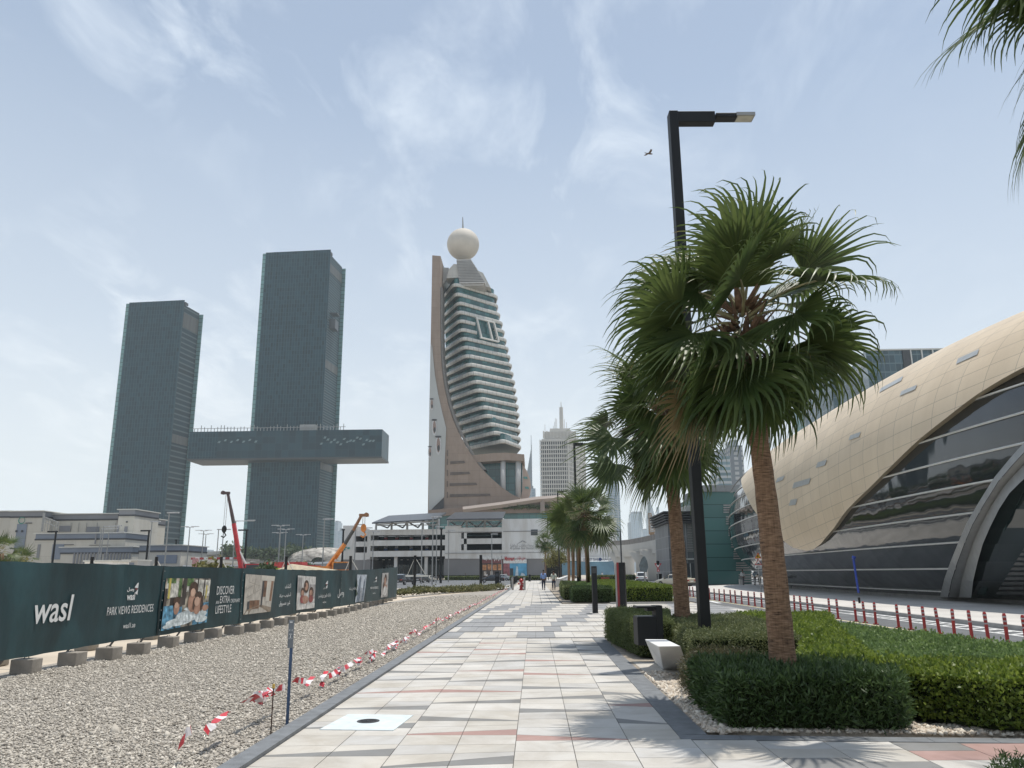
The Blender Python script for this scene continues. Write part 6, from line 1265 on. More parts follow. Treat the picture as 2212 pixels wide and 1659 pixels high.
# litter bin
p = g(1395, 1425); Yb_ = 15.3; pb0 = at(1397, 1404, Yb_); t = thing("litter_bin", "black square litter bin with a hooded lid post beside the white bench", "litter bin", (pb0.x, Yb_, 0), .1); xr_ = .52
b = B(); b.bb(-.19, .17, -.17, .19, .30, .80); b.ob("bin_body", M_black, t, world=False, bevel=.012); b = B(); b.bb(.17, .29, -.17, .17, .02, 1.0); b.ob("post", M_black, t, world=False, bevel=.008); b = B(); b.bb(-.19, .17, -.17, .17, .955, .99); b.bb(.02, .14, -.12, .12, .90, .955); b.ob("lid", M_black, t, world=False, bevel=.008); b = B(); b.bb(-.17, .15, -.15, .17, .801, .812); b.ob("rim", M_dgrey, t, world=False)
# angular white bench
t = thing("bench", "angular white stone bench wedge at the edge of the hedges", "bench", g(1440, 1452)); b = B()
c8 = lambda x, y: ((2300+x*.5425)/1.8228, (2350+y*.5425)/1.8228); zt_ = .50
top = [g(*c8(440, 308), zt_), g(*c8(540, 360), zt_), g(*c8(700, 357), zt_), g(*c8(598, 309), zt_)]
bot = [g(*c8(515, 480), .0), g(*c8(575, 528), .0), g(*c8(760, 528), .0), g(*c8(640, 480), .0)]
b.add(bot+top, [(3, 2, 1, 0), (4, 5, 6, 7), (0, 1, 5, 4), (1, 2, 6, 5), (2, 3, 7, 6), (3, 0, 4, 7)]); b.ob("seat_block", mat("bench_white", (.66, .66, .65), .6, var=.03, scale=4, bump=.1), t, bevel=.012)
b = B(); b.prism([(bot[0].x-.02, bot[0].y), (bot[1].x-.02, bot[1].y-.02), (bot[2].x, bot[2].y), (bot[3].x, bot[3].y)], -.02, .012); b.ob("base", M_kerb, t)
# hydrant, bollards, railing, control box
p = g(1126, 1275); k = p.y/79*1.0; t = thing("fire_hydrant", "red fire hydrant on the path between two steel bollards", "fire hydrant", p); M_hr = mat("hydrant_red", (.36, .02, .02), .4)
b = B(); b.path([(0, 0, 0), (0, 0, .08), (0, 0, .081), (0, 0, .80), (0, 0, .86), (0, 0, 1.0), (0, 0, 1.07), (0, 0, 1.14)], [.26, .26, .16, .15, .20, .17, .08, .05], 12); b.ob("barrel", M_hr, t, world=False, smooth=False)
for s_, z, ax in ((-1, .62, 'x'), (1, .62, 'x'), (1, .40, 'x'), (0, .62, 'y')):
    b = B(); v = Vector((s_, 0, 0)) if ax == 'x' else Vector((0, -1, 0)); b.tube(v*.10+Vector((0, 0, z)), v*.32+Vector((0, 0, z)), .09, .085, n=10); b.ob("outlet", M_hr, t, world=False)
b = B(); b.bb(-.14, -.02, -.19, -.16, .50, .72); b.ob("plate", M_white, t, world=False)
def simple(name, label, cat, mk, parts, rz=0, grp=None, loc=None):
    t = thing(name, label, cat, loc or g(*mk), rz, grp)
    for nm, m_, fn in parts: b = B(); fn(b); b.ob(nm, m_, t, world=False)
    return t
M_steel = mat("brushed_steel", (.42, .42, .41), .35, .8, var=.06, scale=10)
for lb, mk in (("stainless bollard just left of the red hydrant", (1107.5, 1274.5)), ("stainless bollard just right of the red hydrant", (1133, 1275))):
    simple("bollard", lb, "bollard", mk, [("post", M_steel, lambda b: b.tube((0, 0, 0), (0, 0, 1.15), .11, n=12)), ("cap", M_grey, lambda b: b.tube((0, 0, 1.15), (0, 0, 1.19), .12, .10, n=12))])
simple("bollard", "short black bollard in the middle of the far path, left of the strolling pair", "bollard", (1144, 1256), [("post", M_black, lambda b: b.tube((0, 0, 0), (0, 0, 1.3), .22, n=10)), ("cap", M_dgrey, lambda b: b.tube((0, 0, 1.3), (0, 0, 1.36), .24, n=10))])
a_, c_ = g(1104, 1269.5), g(1117, 1258.5); t = thing("railing", "dark metal railing along the path edge behind the hydrant", "railing", a_)
b = B(); b.tube(a_+Vector((0, 0, 1.15)), c_+Vector((0, 0, 1.15)), .05, n=5); b.tube(a_+Vector((0, 0, .15)), c_+Vector((0, 0, .15)), .04, n=5); b.ob("rail", M_black, t)
for k in range(2): p = a_.lerp(c_, k); b = B(); b.tube((p.x, p.y, 0), (p.x, p.y, 1.25), .07, n=6); b.ob("post", M_black, t)
b = B()
for k in range(26): p = a_.lerp(c_, (k+.5)/26); b.tube((p.x, p.y, .15), (p.x, p.y, 1.15), .035, n=4)
b.ob("bars", M_black, t)
p = g(1074, 1264); t = thing("charging_unit", "black upright charging unit at the edge of the car park", "charging unit", p); b = B(); b.bb(-.3, .3, -.3, .3, 0, 1.9); b.ob("cabinet", M_black, t, world=False, bevel=.04); b = B(); b.bb(-.2, .2, -.32, -.3, 1.2, 1.6); b.ob("screen", M_ud, t, world=False); b = B(); b.bb(-1.6, .3, -.5, .5, 0, .08); b.ob("base", M_dgrey, t, world=False); b = B(); b.path([(.3, 0, 1.5), (.6, -.1, .9), (.5, -.1, .3), (.3, 0, .6)], .04, 5); b.ob("cable", M_black, t, world=False)
p = g(1214, 1262); t = thing("low_wall", "low white planter wall on the far right of the path behind the hedges", "wall", g(1214, 1257)); a_, c_ = g(1201, 1268), g(1226, 1250); b = B(); b.prism([(a_.x, a_.y), (a_.x+.5, a_.y), (c_.x+.5, c_.y), (c_.x, c_.y)], 0, .85); b.ob("wall", M_pw_, t); b = B(); b.prism([(a_.x-.05, a_.y-.05), (a_.x+.55, a_.y-.05), (c_.x+.55, c_.y), (c_.x-.05, c_.y)], .85, .93); b.ob("coping", M_pw_, t)
# delineator posts
M_dr, M_db = mat("delineator_red", (.34, .025, .02), .5, var=.08), mat("delineator_band", (.42, .38, .38), .4)
proto = thing("delineator_post", "flexible red lane post with grey bands in the row along the street", "lane post", (11.1, 19, -.12), 0, "red lane posts along the street")
b = B(); b.path([(0, 0, 0), (0, 0, .03), (0, 0, .031), (0, 0, .66), (0, 0, .70)], [.09, .09, .042, .042, .028], 10); b.ob("post", M_dr, proto, world=False, smooth=False)
for z in (.42, .52, .62): b = B(); b.tube((0, 0, z-.018), (0, 0, z+.018), .0445, n=10, cap=False); b.ob("reflective_band", M_db, proto, world=False)
scan()
xs_c = [1030, 1062, 1093, 1126, 1160, 1238, 1278, 1367, 1414, 1467, 1580, 1640, 1706, 1778, 1852, 1934, 2022, 2113, 2205]; Ys = []
for cx in xs_c:
    x = (2300+cx*.783)/1.8228; d = ray(x, 1340); Ys.append(11.1*d.y/d.x)
Ys = sorted(Ys); y = Ys[-1]
while y < 148: y += 1.32 if y < 60 else 1.45; Ys.append(y)
Ys = [Ys[0]-2.2, Ys[0]-1.1]+Ys
plain = copy_tree(proto); 
for o_ in [x for x in COL.objects if x.parent == plain]: bpy.data.objects.remove(o_)
bpy.data.objects.remove(plain); band_me = None
far_me = B().path([(0, 0, 0), (0, 0, .70)], [.05, .035], 6).mesh("post"); far_me.materials.append(M_dr)
for k, y in enumerate(Ys):
    xx_ = 11.1 if y < 90 else 11.1-(y-90)*.055
    if y < 75:
        c = proto if k == 0 else copy_tree(proto); c.rotation_euler = (rnd.gauss(0, .02), rnd.gauss(0, .02), 0)
    else: c = link("delineator_post", far_me); tag(c, proto["label"], "lane post", proto["group"])
    c.location = (xx_+rnd.gauss(0, .015), y, -.12)
for k in range(34):
    p = g(1276+k*1.2, 1251.5+k*.09); c = link("delineator_post", far_me); c.location = p; tag(c, "small dark red lane post in the short dense row beyond the bright hedge", "lane post", "dense red lane posts beyond the far hedge")
# road signs by the station
t = thing("warning_sign", "post with a yellow roadworks triangle above a speed hump triangle and a distance plate", "road sign", g(1640, 1278)); Yq = t.location.y; xq = lambda x: at(x, 1220, Yq).x; zq = lambda y: at(1637, y, Yq).z
b = B(); b.tube((xq(1640), Yq, 0), (xq(1636), Yq, zq(1193)), .05, n=8); b.ob("post", M_grey, t)
def tri(cx, y0, y1, hw, ins=0.0, inv=False): return [(cx-hw+ins*1.6, y1-ins), (cx+hw-ins*1.6, y1-ins), (cx, y0+ins*1.9)] if not inv else [(cx-hw+ins*1.6, y0+ins), (cx, y1-ins*1.9), (cx+hw-ins*1.6, y0+ins)]
def signpoly(b, pts, off, mi=0, Y=None): Y = Y or Yq; b.add([at(x, y, Y)+Vector((0, -off, 0)) for x, y in pts], [tuple(range(len(pts)))], mi)
M_sr, M_sy = mat("sign_bright_red", (.50, .03, .03), .4), mat("sign_yellow", (.75, .48, .04), .4)
b = B(); signpoly(b, tri(1637, 1193.5, 1206.5, 7.2), .08, 0); signpoly(b, tri(1637, 1193.5, 1206.5, 7.2, 1.3), .09, 1); signpoly(b, [(1635, 1205), (1638, 1199), (1637, 1197.5), (1635.5, 1199.5), (1634, 1205)], .10, 2); signpoly(b, [(1637, 1201), (1641, 1205), (1640, 1205.2), (1636.5, 1202.5)], .10, 2); b.ob("roadworks_plate", [M_sr, M_sy, M_black], t)
b = B(); signpoly(b, tri(1637.5, 1207, 1220.5, 7.6), .08, 0); signpoly(b, tri(1637.5, 1207, 1220.5, 7.6, 1.4), .09, 1); signpoly(b, [(1633, 1218.4), (1635.5, 1216.8), (1637.5, 1216), (1639.5, 1216.8), (1642, 1218.4)], .10, 2); b.ob("hump_plate", [M_sr, M_white, M_black], t)
b = B(); signpoly(b, [(1630, 1221.4), (1630, 1228), (1645.5, 1228), (1645.5, 1221.4)][::-1], .08, 0); text_on(b, "40m", lambda x, z: Vector((x, Yq-.1, z)), xq(1639), zq(1226.3), h=zq(1223)-zq(1226.3), width=.45, mi=1, bold=.02); signpoly(b, [(1632, 1226.5), (1634, 1223), (1636, 1226.5)], .1, 1); b.ob("distance_plate", [M_white, M_black], t)
simple("pole", "grey round pole at the foot of the golden shell, right of the thick trunk", "pole", (1697, 1273.5), [("post", M_grey, lambda b: b.tube((0, 0, 0), (-.08, 0, 4.6), .14, .12, n=10)), ("cap", M_fin, lambda b: b.tube((-.08, 0, 4.6), (-.08, 0, 4.75), .2, n=8))])
simple("bollard", "leaning black bollard by the station glass right of the grey pole", "bollard", (1714, 1271.5), [("post", M_black, lambda b: b.tube((0, 0, 0), (-.12, 0, 1.25), .22, n=8)), ("cap", M_dgrey, lambda b: b.tube((-.12, 0, 1.25), (-.13, 0, 1.3), .24, n=8))])
p = g(1857, 1303); q = at(1843.5, 1207, p.y); t = thing("pole", "thin blue pole leaning to the left on the station pavement", "pole", p); b = B(); b.tube(p+Vector((0, 0, .5)), q, .055, .06, n=8); b.ob("post", mat("pole_blue", (.02, .05, .28), .4), t); b = B(); b.tube(p, p+(q-p)*.13, .06, n=8); b.ob("foot", M_black, t); b = B(); b.tube(q, q+Vector((.05, 0, .12)), .1, n=8); b.ob("cap", MATS["pole_blue"], t)
simple("bollard", "black bollard in front of the louvred station gate, far right", "bollard", (2135, 1289), [("post", M_black, lambda b: b.tube((0, 0, 0), (0, 0, 1.0), .2, n=8)), ("cap", M_dgrey, lambda b: b.tube((0, 0, 1.0), (0, 0, 1.05), .22, n=8))])
simple("pole", "white slanting pole beside the green glass annex", "pole", (1535, 1257), [("post", M_fin, lambda b: b.tube((0, 0, 0), (-.4, 0, 6.5), .12, n=6)), ("foot", M_grey, lambda b: b.tube((0, 0, 0), (0, 0, .3), .2, n=6))])
p = g(1394, 1269); t = thing("road_sign", "grey back of a large angular road sign on its post beyond the bright hedge", "road sign", p); Yz = p.y; b = B(); q = at(1390.5, 1202, Yz); b.tube(p, q, .09, n=6); b.ob("post", M_grey, t); b = B(); b.add([at(x, y, Yz)+Vector((0, -.1, 0)) for x, y in [(1383, 1235), (1380, 1222), (1385, 1208), (1389, 1202), (1393, 1202), (1398, 1212), (1400, 1225), (1397, 1236)][::-1]], [tuple(range(8))]); b.add([at(x, y, Yz)+Vector((0, -.06, 0)) for x, y in [(1383, 1235), (1380, 1222), (1385, 1208), (1389, 1202), (1393, 1202), (1398, 1212), (1400, 1225), (1397, 1236)]], [tuple(range(8))]); b.ob("plate", mat("sign_back", (.16, .19, .20), .5, .3), t)
Yz = 108; p = at(1422, 1254, Yz); t = thing("give_way_sign", "give way triangle with a small red plate under a traffic lamp, before the flyover", "road sign", (p.x, Yz, 0)); b = B(); b.tube((p.x, Yz, 0), at(1421, 1212, Yz), .08, n=6); b.ob("post", M_grey, t)
b = B(); signpoly(b, [(1413, 1217), (1429, 1217), (1421, 1230)][::-1], .12, 0, Yz); signpoly(b, [(1416.3, 1218.8), (1425.7, 1218.8), (1421, 1226.5)][::-1], .14, 1, Yz); b.ob("triangle_plate", [M_sr, M_white], t); b = B(); signpoly(b, [(1418.8, 1229.5), (1418.8, 1234.8), (1424.3, 1234.8), (1424.3, 1229.5)], .13, 0, Yz); signpoly(b, [(1421, 1230.5), (1420.3, 1234), (1422.8, 1234), (1422, 1230.5)], .15, 1, Yz); b.ob("red_plate", [M_sr, M_white], t); b = B(); q = at(1421, 1216, Yz); b.box((q.x, Yz, q.z), (.35, .3, .55)); b.ob("lamp_box", M_black, t)
simple("litter_bin", "black round litter bin on the street beyond the lane posts", "litter bin", (1425, 1260.5), [("bin_body", M_black, lambda b: b.path([(0, 0, 0), (0, 0, 1.25), (0, 0, 1.3)], [.33, .38, .40], 12)), ("rim", M_dgrey, lambda b: b.tube((0, 0, 1.3), (0, 0, 1.36), .36, n=12))])

# ================================================================ FLYOVERS
def ribdeck(label, pts, thick, wdt, piers, Yl, par=1.0):
    t = thing("flyover", label, "flyover", (pts[0].x, pts[0].y, 0)); b = B(); prof = lambda p: [(0, 0, p.z), (0, 0, p.z-thick*.45), (0, wdt*.3, p.z-thick), (0, wdt*.7, p.z-thick), (0, wdt, p.z-thick*.45), (0, wdt, p.z)]
    P = [[Vector((p.x, p.y+y, z)) for _, y, z in prof(p)] for p in pts]; b.grid([r+[r[0]] for r in P]); b.ob("deck", mat("flyover_concrete", (.50, .48, .44), .8, var=.04, scale=.2), t)
    b = B()
    for k in range(2): b.grid([[Vector((p.x, p.y+(k*(wdt-.3)), p.z)), Vector((p.x, p.y+(k*(wdt-.3)), p.z+par)), Vector((p.x, p.y+.3+(k*(wdt-.3)), p.z+par)), Vector((p.x, p.y+.3+(k*(wdt-.3)), p.z))] for p in pts])
    b.ob("parapet", mat("parapet_brown", (.22, .20, .18), .7, var=.1, scale=1), t)
    for (x, Y, zt_, w_) in piers:
        b = B(); b.path([(x, Y, -.1), (x, Y, zt_-2.6), (x, Y, zt_-.2)], [w_, w_, w_*2.2], 12); b.ob("pier", MATS["flyover_concrete"], t, smooth=True)
    return t
pts = []
for (x, yb) in ((1322, 1178), (1335, 1178), (1360, 1176), (1385, 1172), (1410, 1167), (1436, 1160), (1470, 1150)): Y = 200-(x-1322)*.45; pts.append(at(x, yb, Y))
t = ribdeck("concrete flyover on flared piers between the bus station and the entrance block", pts, 2.6, 11, [(at(x, 1240, Y).x, Y+5, at(x, y, Y).z, 1.25) for x, Y, y in ((1343, 196, 1192), (1365, 188, 1191), (1394, 172, 1188), (1421, 160, 1183))], 190, 1.1)
b = B()
for x, y, Y in ((1337, 1186, 196), (1358, 1184, 186), (1385, 1180, 173), (1427, 1172, 154)): q = at(x, y+6, Y-.3); b.add([q, q+Vector((2.2, 0, 2.4)), q+Vector((3.0, 0, 2.4)), q+Vector((.9, 0, 0)), q+Vector((0, 3, 0)), q+Vector((3, 3, 2.4))], [(3, 2, 1, 0), (4, 0, 1, 5)])
b.ob("bracket", MATS["flyover_concrete"], t)
pts = [at(x, y, Y) for x, y, Y in ((386, 1207, 330), (420, 1207, 330), (455, 1208, 330), (500, 1211, 330), (540, 1214, 330))]
ribdeck("distant grey viaduct ramp low between the two skyscrapers", pts, 2.4, 12, [(at(x, 1230, 334).x, 334, 4, 1.4) for x in (400, 440, 480)], 330, 1.2)
Yw = 150; t = thing("road_barrier", "long white kerb wall of the ramp behind the hoarding, with a red and white end", "barrier", at(540, 1225, Yw).xy.to_3d()); b = B()
q = [at(x, y, Yw) for x, y in ((395, 1221), (470, 1221), (560, 1217), (690, 1214), (735, 1212))]; b.grid([[p, p-Vector((0, 0, .35)), p+Vector((0, 1.2, -.35)), p+Vector((0, 1.2, 0)), p] for p in q]); b.ob("kerb", M_white, t); b = B(); b.grid([[Vector((p.x, p.y+.2, p.z-.3)), Vector((p.x, p.y+.2, -.1))] for p in q]); b.ob("wall", M_conc, t)
b = B()
for k in range(12): x = at(418+k*9.2, 1210, Yw).x; b.bb(x, x+.8, Yw-1.2, Yw-.8, at(440, 1209, Yw).z, at(440, 1204.5, Yw).z, k % 2)
b.ob("striped_rail", [M_red, M_white], t); b = B()
for k, x in enumerate((424, 525)): q1 = at(x, 1206, Yw-1); b.bb(q1.x-.5, q1.x+.5, Yw-1.5, Yw-1, 0, q1.z, 0)
b.ob("marker_panel", mat("panel_redwhite", (.6, .3, .28), .5), t)

# ================================================================ CRANES
M_cr, M_co = mat("crane_red", (.45, .02, .03), .4), mat("crane_orange", (.55, .19, .03), .5, var=.12)
def crane(label, marks, cols, Yc, hook, base_x, body_m):
    P = [at(x, y, Yc) for x, y in marks]; t = thing("mobile_crane", label, "crane", (P[0].x, Yc, 0))
    for k, (a, c) in enumerate(zip(P[:-1], P[1:])):
        b = B(); r = [.36, .28, .23, .18][k]*Yc/110; b.path([a, c], [r, r*.9], 4, rot=.78); b.ob("boom_section", cols[k], t)
    b = B(); tip = P[-1]; d_ = 1 if hook[0] > marks[-1][0] else -1; b.box((tip.x+d_*.3, Yc, tip.z), (1.1, .5, .32)); b.tube((tip.x+d_*.6, Yc-.2, tip.z+.05), (tip.x+d_*.6, Yc+.2, tip.z+.05), .26, n=10); b.ob("boom_head", cols[-1], t)
    h = at(*hook, Yc); b = B(); b.tube((h.x, Yc, tip.z), (h.x, Yc, h.z+.6), .03, n=4); b.tube((h.x+.25, Yc, tip.z), (h.x+.25, Yc, h.z+.6), .03, n=4); b.ob("hoist_rope", M_grey, t); b = B(); b.sphere((h.x+.12, Yc, h.z+.3), (.35, .25, .5), 8, 6); b.path([(h.x+.12, Yc, h.z-.1), (h.x+.4, Yc, h.z-.5), (h.x+.12, Yc, h.z-.8), (h.x-.2, Yc, h.z-.6)], .09, 5); b.ob("hook", M_black if body_m is M_cr else M_co, t)
    x = P[0].x; b = B(); b.bb(x-3, x+3, Yc-1.3, Yc+1.3, 1.2, 1.7); b.bb(x-1.6, x+.6, Yc-1.2, Yc+1.0, 1.7, 2.6); b.ob("carrier", body_m, t); b = B(); b.bb(x+.9, x+2.6, Yc-1.25, Yc+.2, 1.7, 3.1); cb = b.ob("cab", body_m, t); b = B(); b.bb(x+1.1, x+2.65, Yc-1.3, Yc-.2, 2.2, 2.95); b.ob("cab_window", M_ud, cb)
    for k in range(4): b = B(); b.tube((x-2.4+k*1.6, Yc-1.35, .5), (x-2.4+k*1.6, Yc+1.35, .5), .55, n=14); b.ob("wheel", M_black, t)
    b = B(); b.tube((x+1.2, Yc, 2.0), P[0].lerp(P[1], .45), .16, n=6); b.ob("lift_cylinder", M_fin, t); return t
crane("red telescopic mobile crane with a dark upper boom between the skyscrapers", [(521, 1228), (505, 1131), (499, 1100), (492, 1065)], [M_cr, mat("boom_dark", (.07, .045, .045), .5), MATS["boom_dark"]], 105, (482, 1148), 515, M_cr)
crane("orange telescopic mobile crane with its hook hanging beside the boom", [(706, 1229), (745, 1175), (763, 1146), (781, 1113)], [M_co, mat("boom_black", (.05, .05, .045), .5, var=.2), mat("boom_brown", (.22, .10, .04), .5)], 95, (783, 1146), 706, M_co)
Yt_ = 420; t = thing("lattice_crane", "brown lattice crane jib standing above the flyover", "crane", at(1407, 1200, Yt_).xy.to_3d()); a_, c_ = at(1411, 1154, Yt_), at(1401, 1108, Yt_); b = B(); off_ = Vector((1.0, 0, 0)); a_ += Vector((-2, 0, 0)); b.tube(a_, c_, .3, .2, n=4); b.tube(a_+off_*3.5, c_+off_*1.2, .3, .2, n=4)
for k in range(14):
    s0, s1 = k/14, (k+1)/14; b.tube(a_.lerp(c_, s0), (a_+off_*3.5).lerp(c_+off_*1.2, s1), .16, n=4); b.tube((a_+off_*3.5).lerp(c_+off_*1.2, s0), a_.lerp(c_, s1), .16, n=4)
b.ob("jib", mat("jib_brown", (.28, .18, .10), .7), t); b = B(); b.bb(a_.x-4, a_.x+7, Yt_-3, Yt_+3, 0, 5); b.tube((a_.x+1.5, Yt_, 5), a_+Vector((1.5, 0, 1)), 1.2, n=4); b.ob("crane_body", MATS["jib_brown"], t)

# ================================================================ VEHICLES
M_tyre = mat("tyre", (.02, .02, .02), .85); M_cgl = mat("car_glass", (.02, .025, .028), .08, spec=.8, var=.05); M_rim = mat("rim", (.35, .35, .36), .35, .8); M_tail = mat("tail_light", (.42, .02, .02), .3); M_headl = mat("head_light", (.6, .6, .58), .2)
def paint(n, c): return mat("paint_"+n, c, .25, .1, var=.01, coat=.8)
CARS = {'suv': dict(L=4.8, W=1.92, st=[(-2.4, .95, .95), (-2.33, 1.02, 1.02), (-1.9, 1.05, 1.62), (-1.2, 1.06, 1.74), (.1, 1.05, 1.73), (.55, 1.04, 1.66), (1.25, 1.02, 1.08), (2.2, .88, .90), (2.4, .72, .72)], bz=.42),
        'sedan': dict(L=4.7, W=1.82, st=[(-2.35, .88, .88), (-2.2, .98, .98), (-1.75, 1.0, 1.02), (-1.05, .98, 1.38), (-.3, .96, 1.45), (.3, .95, 1.43), (1.15, .92, .98), (2.15, .78, .80), (2.35, .62, .62)], bz=.32),
        'van': dict(L=5.2, W=1.95, st=[(-2.6, 1.05, 1.05), (-2.55, 1.1, 1.85), (-2.4, 1.1, 1.95), (-1.0, 1.1, 1.98), (1.0, 1.08, 1.95), (1.3, 1.06, 1.85), (1.95, 1.02, 1.12), (2.45, .92, .95), (2.6, .7, .7)], bz=.38)}
def car(label, kind, m_, mk, heading, Y=None, group="cars in the car park by the bus station"):
    s_ = CARS[kind]; p = g(*mk) if Y is None else Vector((at(*mk, Y).x, Y, 0)); p.z = -.1 if Y is None or True else 0; t = thing("parked_car", label, "car", p, heading, group); W = s_['W']/2; bz = s_['bz']; P = []
    for (x, zb, zr) in s_['st']:
        k = 1-.10*(abs(x)/(s_['L']/2))**4; rw = W*k*(.80 if zr-zb > .3 else .93); P.append([Vector((x, y, z)) for y, z in [(-W*k*.93, bz), (-W*k, bz+.18), (-W*k, zb*.82), (-W*k*.96, zb), (-rw, zr-.05), (-rw*.85, zr), (0, zr+.02), (rw*.85, zr), (rw, zr-.05), (W*k*.96, zb), (W*k, zb*.82), (W*k, bz+.18), (W*k*.93, bz)]])
    b = B(); b.grid(P, flip=False); b.add(P[0], [tuple(range(13))]); b.add(P[-1], [tuple(range(12, -1, -1))]); b.add([P[0][0], P[0][-1], P[-1][-1], P[-1][0]], [(0, 1, 2, 3)])
    body = b.ob("body", m_, t, smooth=False, world=False, bevel=0)
    b = B(); gl = []
    for i in range(len(P)-1):
        (x0, zb0, zr0), (x1, zb1, zr1) = s_['st'][i], s_['st'][i+1]
        if max(zr0-zb0, zr1-zb1) < .2: continue
        A_, C_ = P[i], P[i+1]; e = .018
        for sgn, (lo, hi) in ((-1, (3, 4)), (1, (9, 8))):
            q = [A_[lo].lerp(A_[hi], .1), C_[lo].lerp(C_[hi], .1), C_[lo].lerp(C_[hi], .9), A_[lo].lerp(A_[hi], .9)]; q = [q[0].lerp(q[1], .05), q[1].lerp(q[0], .05), q[2].lerp(q[3], .05), q[3].lerp(q[2], .05)]; q = [v+Vector((0, sgn*e, .004)) for v in q]; b.add(q if sgn < 0 else q[::-1], [(0, 1, 2, 3)])
        if abs(zr1-zr0) > .3:                      # windscreen / rear window
            sx_ = -1 if zr1 > zr0 else 1; q = [A_[4].lerp(C_[4], .08), C_[4].lerp(A_[4], .08), C_[8].lerp(A_[8], .08), A_[8].lerp(C_[8], .08)]; q2 = [A_[5], C_[5], C_[7], A_[7]]; b.add([v+Vector((sx_*.02, 0, .03)) for v in [A_[5].lerp(C_[5], .08), C_[5].lerp(A_[5], .08), C_[7].lerp(A_[7], .08), A_[7].lerp(C_[7], .08)]], [(0, 3, 2, 1) if True else (0, 1, 2, 3)])
    b.ob("windows", M_cgl, t, world=False)
    if kind in ('suv', 'van'): b = B(); z0_ = 1.12; b.add([(-s_['L']/2*.985 if kind == 'van' else -2.30, y, z) for y, z in [(-W*.72, z0_), (W*.72, z0_)]]+[(-1.98 if kind == 'suv' else -2.5, y, z) for y, z in [(W*.66, 1.58 if kind == 'suv' else 1.8), (-W*.66, 1.58 if kind == 'suv' else 1.8)]], [(3, 2, 1, 0)]); b.ob("rear_window", M_cgl, t, world=False)
    for sx_ in (-1, 1):
        for sy_ in (-1, 1):
            x = sx_*s_['L']*.305; b = B(); b.tube((x, sy_*(W-.20), .34), (x, sy_*(W+.01), .34), .34, n=18); wl = b.ob("wheel", M_tyre, t, world=False); b = B(); b.tube((x, sy_*(W-.02), .34), (x, sy_*(W+.022), .34), .21, .19, n=12); b.ob("rim", M_rim, wl, world=False)
    zt_ = s_['st'][0][1]
    for sy_ in (-1, 1):
        b = B(); b.box((-s_['L']/2+.05, sy_*W*.74, zt_-.12), (.14, .34, .16)); b.ob("tail_light", M_tail, t, world=False); b = B(); b.box((s_['L']/2-.07, sy_*W*.68, s_['st'][-1][1]-.02), (.16, .36, .13)); b.ob("headlight", M_headl, t, world=False)
        b = B(); b.box((.85, sy_*(W+.08), 1.0), (.12, .18, .12)); b.ob("mirror", m_, t, world=False)
    b = B(); b.box((-s_['L']/2-.01, 0, .62), (.03, .5, .12)); b.ob("number_plate", M_white, t, world=False); b = B(); b.box((-s_['L']/2+.06, 0, bz+.05), (.2, W*1.7, .2)); b.box((s_['L']/2-.08, 0, bz+.05), (.2, W*1.7, .2)); b.ob("bumper", M_dgrey, t, world=False); return t
k_ = lambda cx, cy: c4(cx, cy)
UP = R_(90)
car("black car seen from behind, nearest one just past the end of the hoarding", 'suv', paint("black", (.012, .013, .015)), k_(808, 968), UP-.35)
car("grey car half hidden behind the nearest black one", 'suv', paint("greyblue", (.06, .07, .08)), k_(800, 905), UP-.2)
car("dark grey tall car seen from behind in the middle of the row", 'suv', paint("grey", (.05, .05, .052)), k_(1000, 948), UP-.25)
car("pale beige low car right beside the dark grey tall one", 'sedan', paint("beige", (.45, .42, .36)), k_(1068, 938), UP-.2)
car("white tall car seen from behind, before the blank grey wall", 'suv', paint("white", (.55, .55, .54)), k_(1180, 916), UP-.25)
car("white van parked sideways in front of the shop windows", 'van', paint("vanwhite", (.62, .62, .61)), k_(1765, 905), R_(180)+.1)
car("black low car parked sideways before the white van", 'sedan', paint("black2", (.015, .016, .018)), k_(1760, 946), R_(180)+.08)
car("silver low car half hidden behind the black sideways one", 'sedan', paint("silver", (.40, .42, .43)), k_(1870, 925), R_(180)-.25)
car("black tall car with a lit red tail light, right end of the car park row", 'suv', paint("black3", (.02, .015, .015)), k_(1925, 905), UP+.5)
SG = "vehicles on the street before the station"
car("white tall car seen from behind, driving away towards the flyover", 'suv', paint("white2", (.62, .62, .60)), (1387, 1257), UP-.15, group=SG)
tx = car("cream and red taxi half hidden behind the second palm trunk", 'sedan', paint("cream", (.58, .53, .42)), (1459, 1266), UP+.75, group=SG)
b = B(); b.box((0, 0, 1.5), (.25, .6, .14)); b.ob("roof_sign", M_sy, tx, world=False)
car("white car half hidden by the far palm trunks", 'sedan', paint("white3", (.62, .62, .60)), (1232, 1249), R_(10), group=SG)
p = at(612, 1234, 100); t = thing("emergency_truck", "lime yellow and red service truck peeking over the hoarding", "truck", (p.x, 100, -.1)); b = B(); b.bb(-2.0, 2.6, -1.2, 1.2, .9, 2.6); b.ob("truck_box", mat("lime", (.55, .68, .03), .4), t, world=False); b = B(); b.bb(-2.05, 2.65, -1.25, 1.25, 2.6, 3.3); b.ob("roof", M_red, t, world=False); b = B(); b.bb(2.7, 4.4, -1.15, 1.15, .8, 2.9); b.ob("cab", M_red, t, world=False)
b = B(); b.bb(3.2, 4.45, -1.18, 1.18, 1.9, 2.6); b.ob("cab_window", M_cgl, t, world=False)
for x in (-1.2, 1.4, 3.5): b = B(); b.tube((x, -1.25, .5), (x, 1.25, .5), .5, n=14); b.ob("wheel", M_tyre, t, world=False)
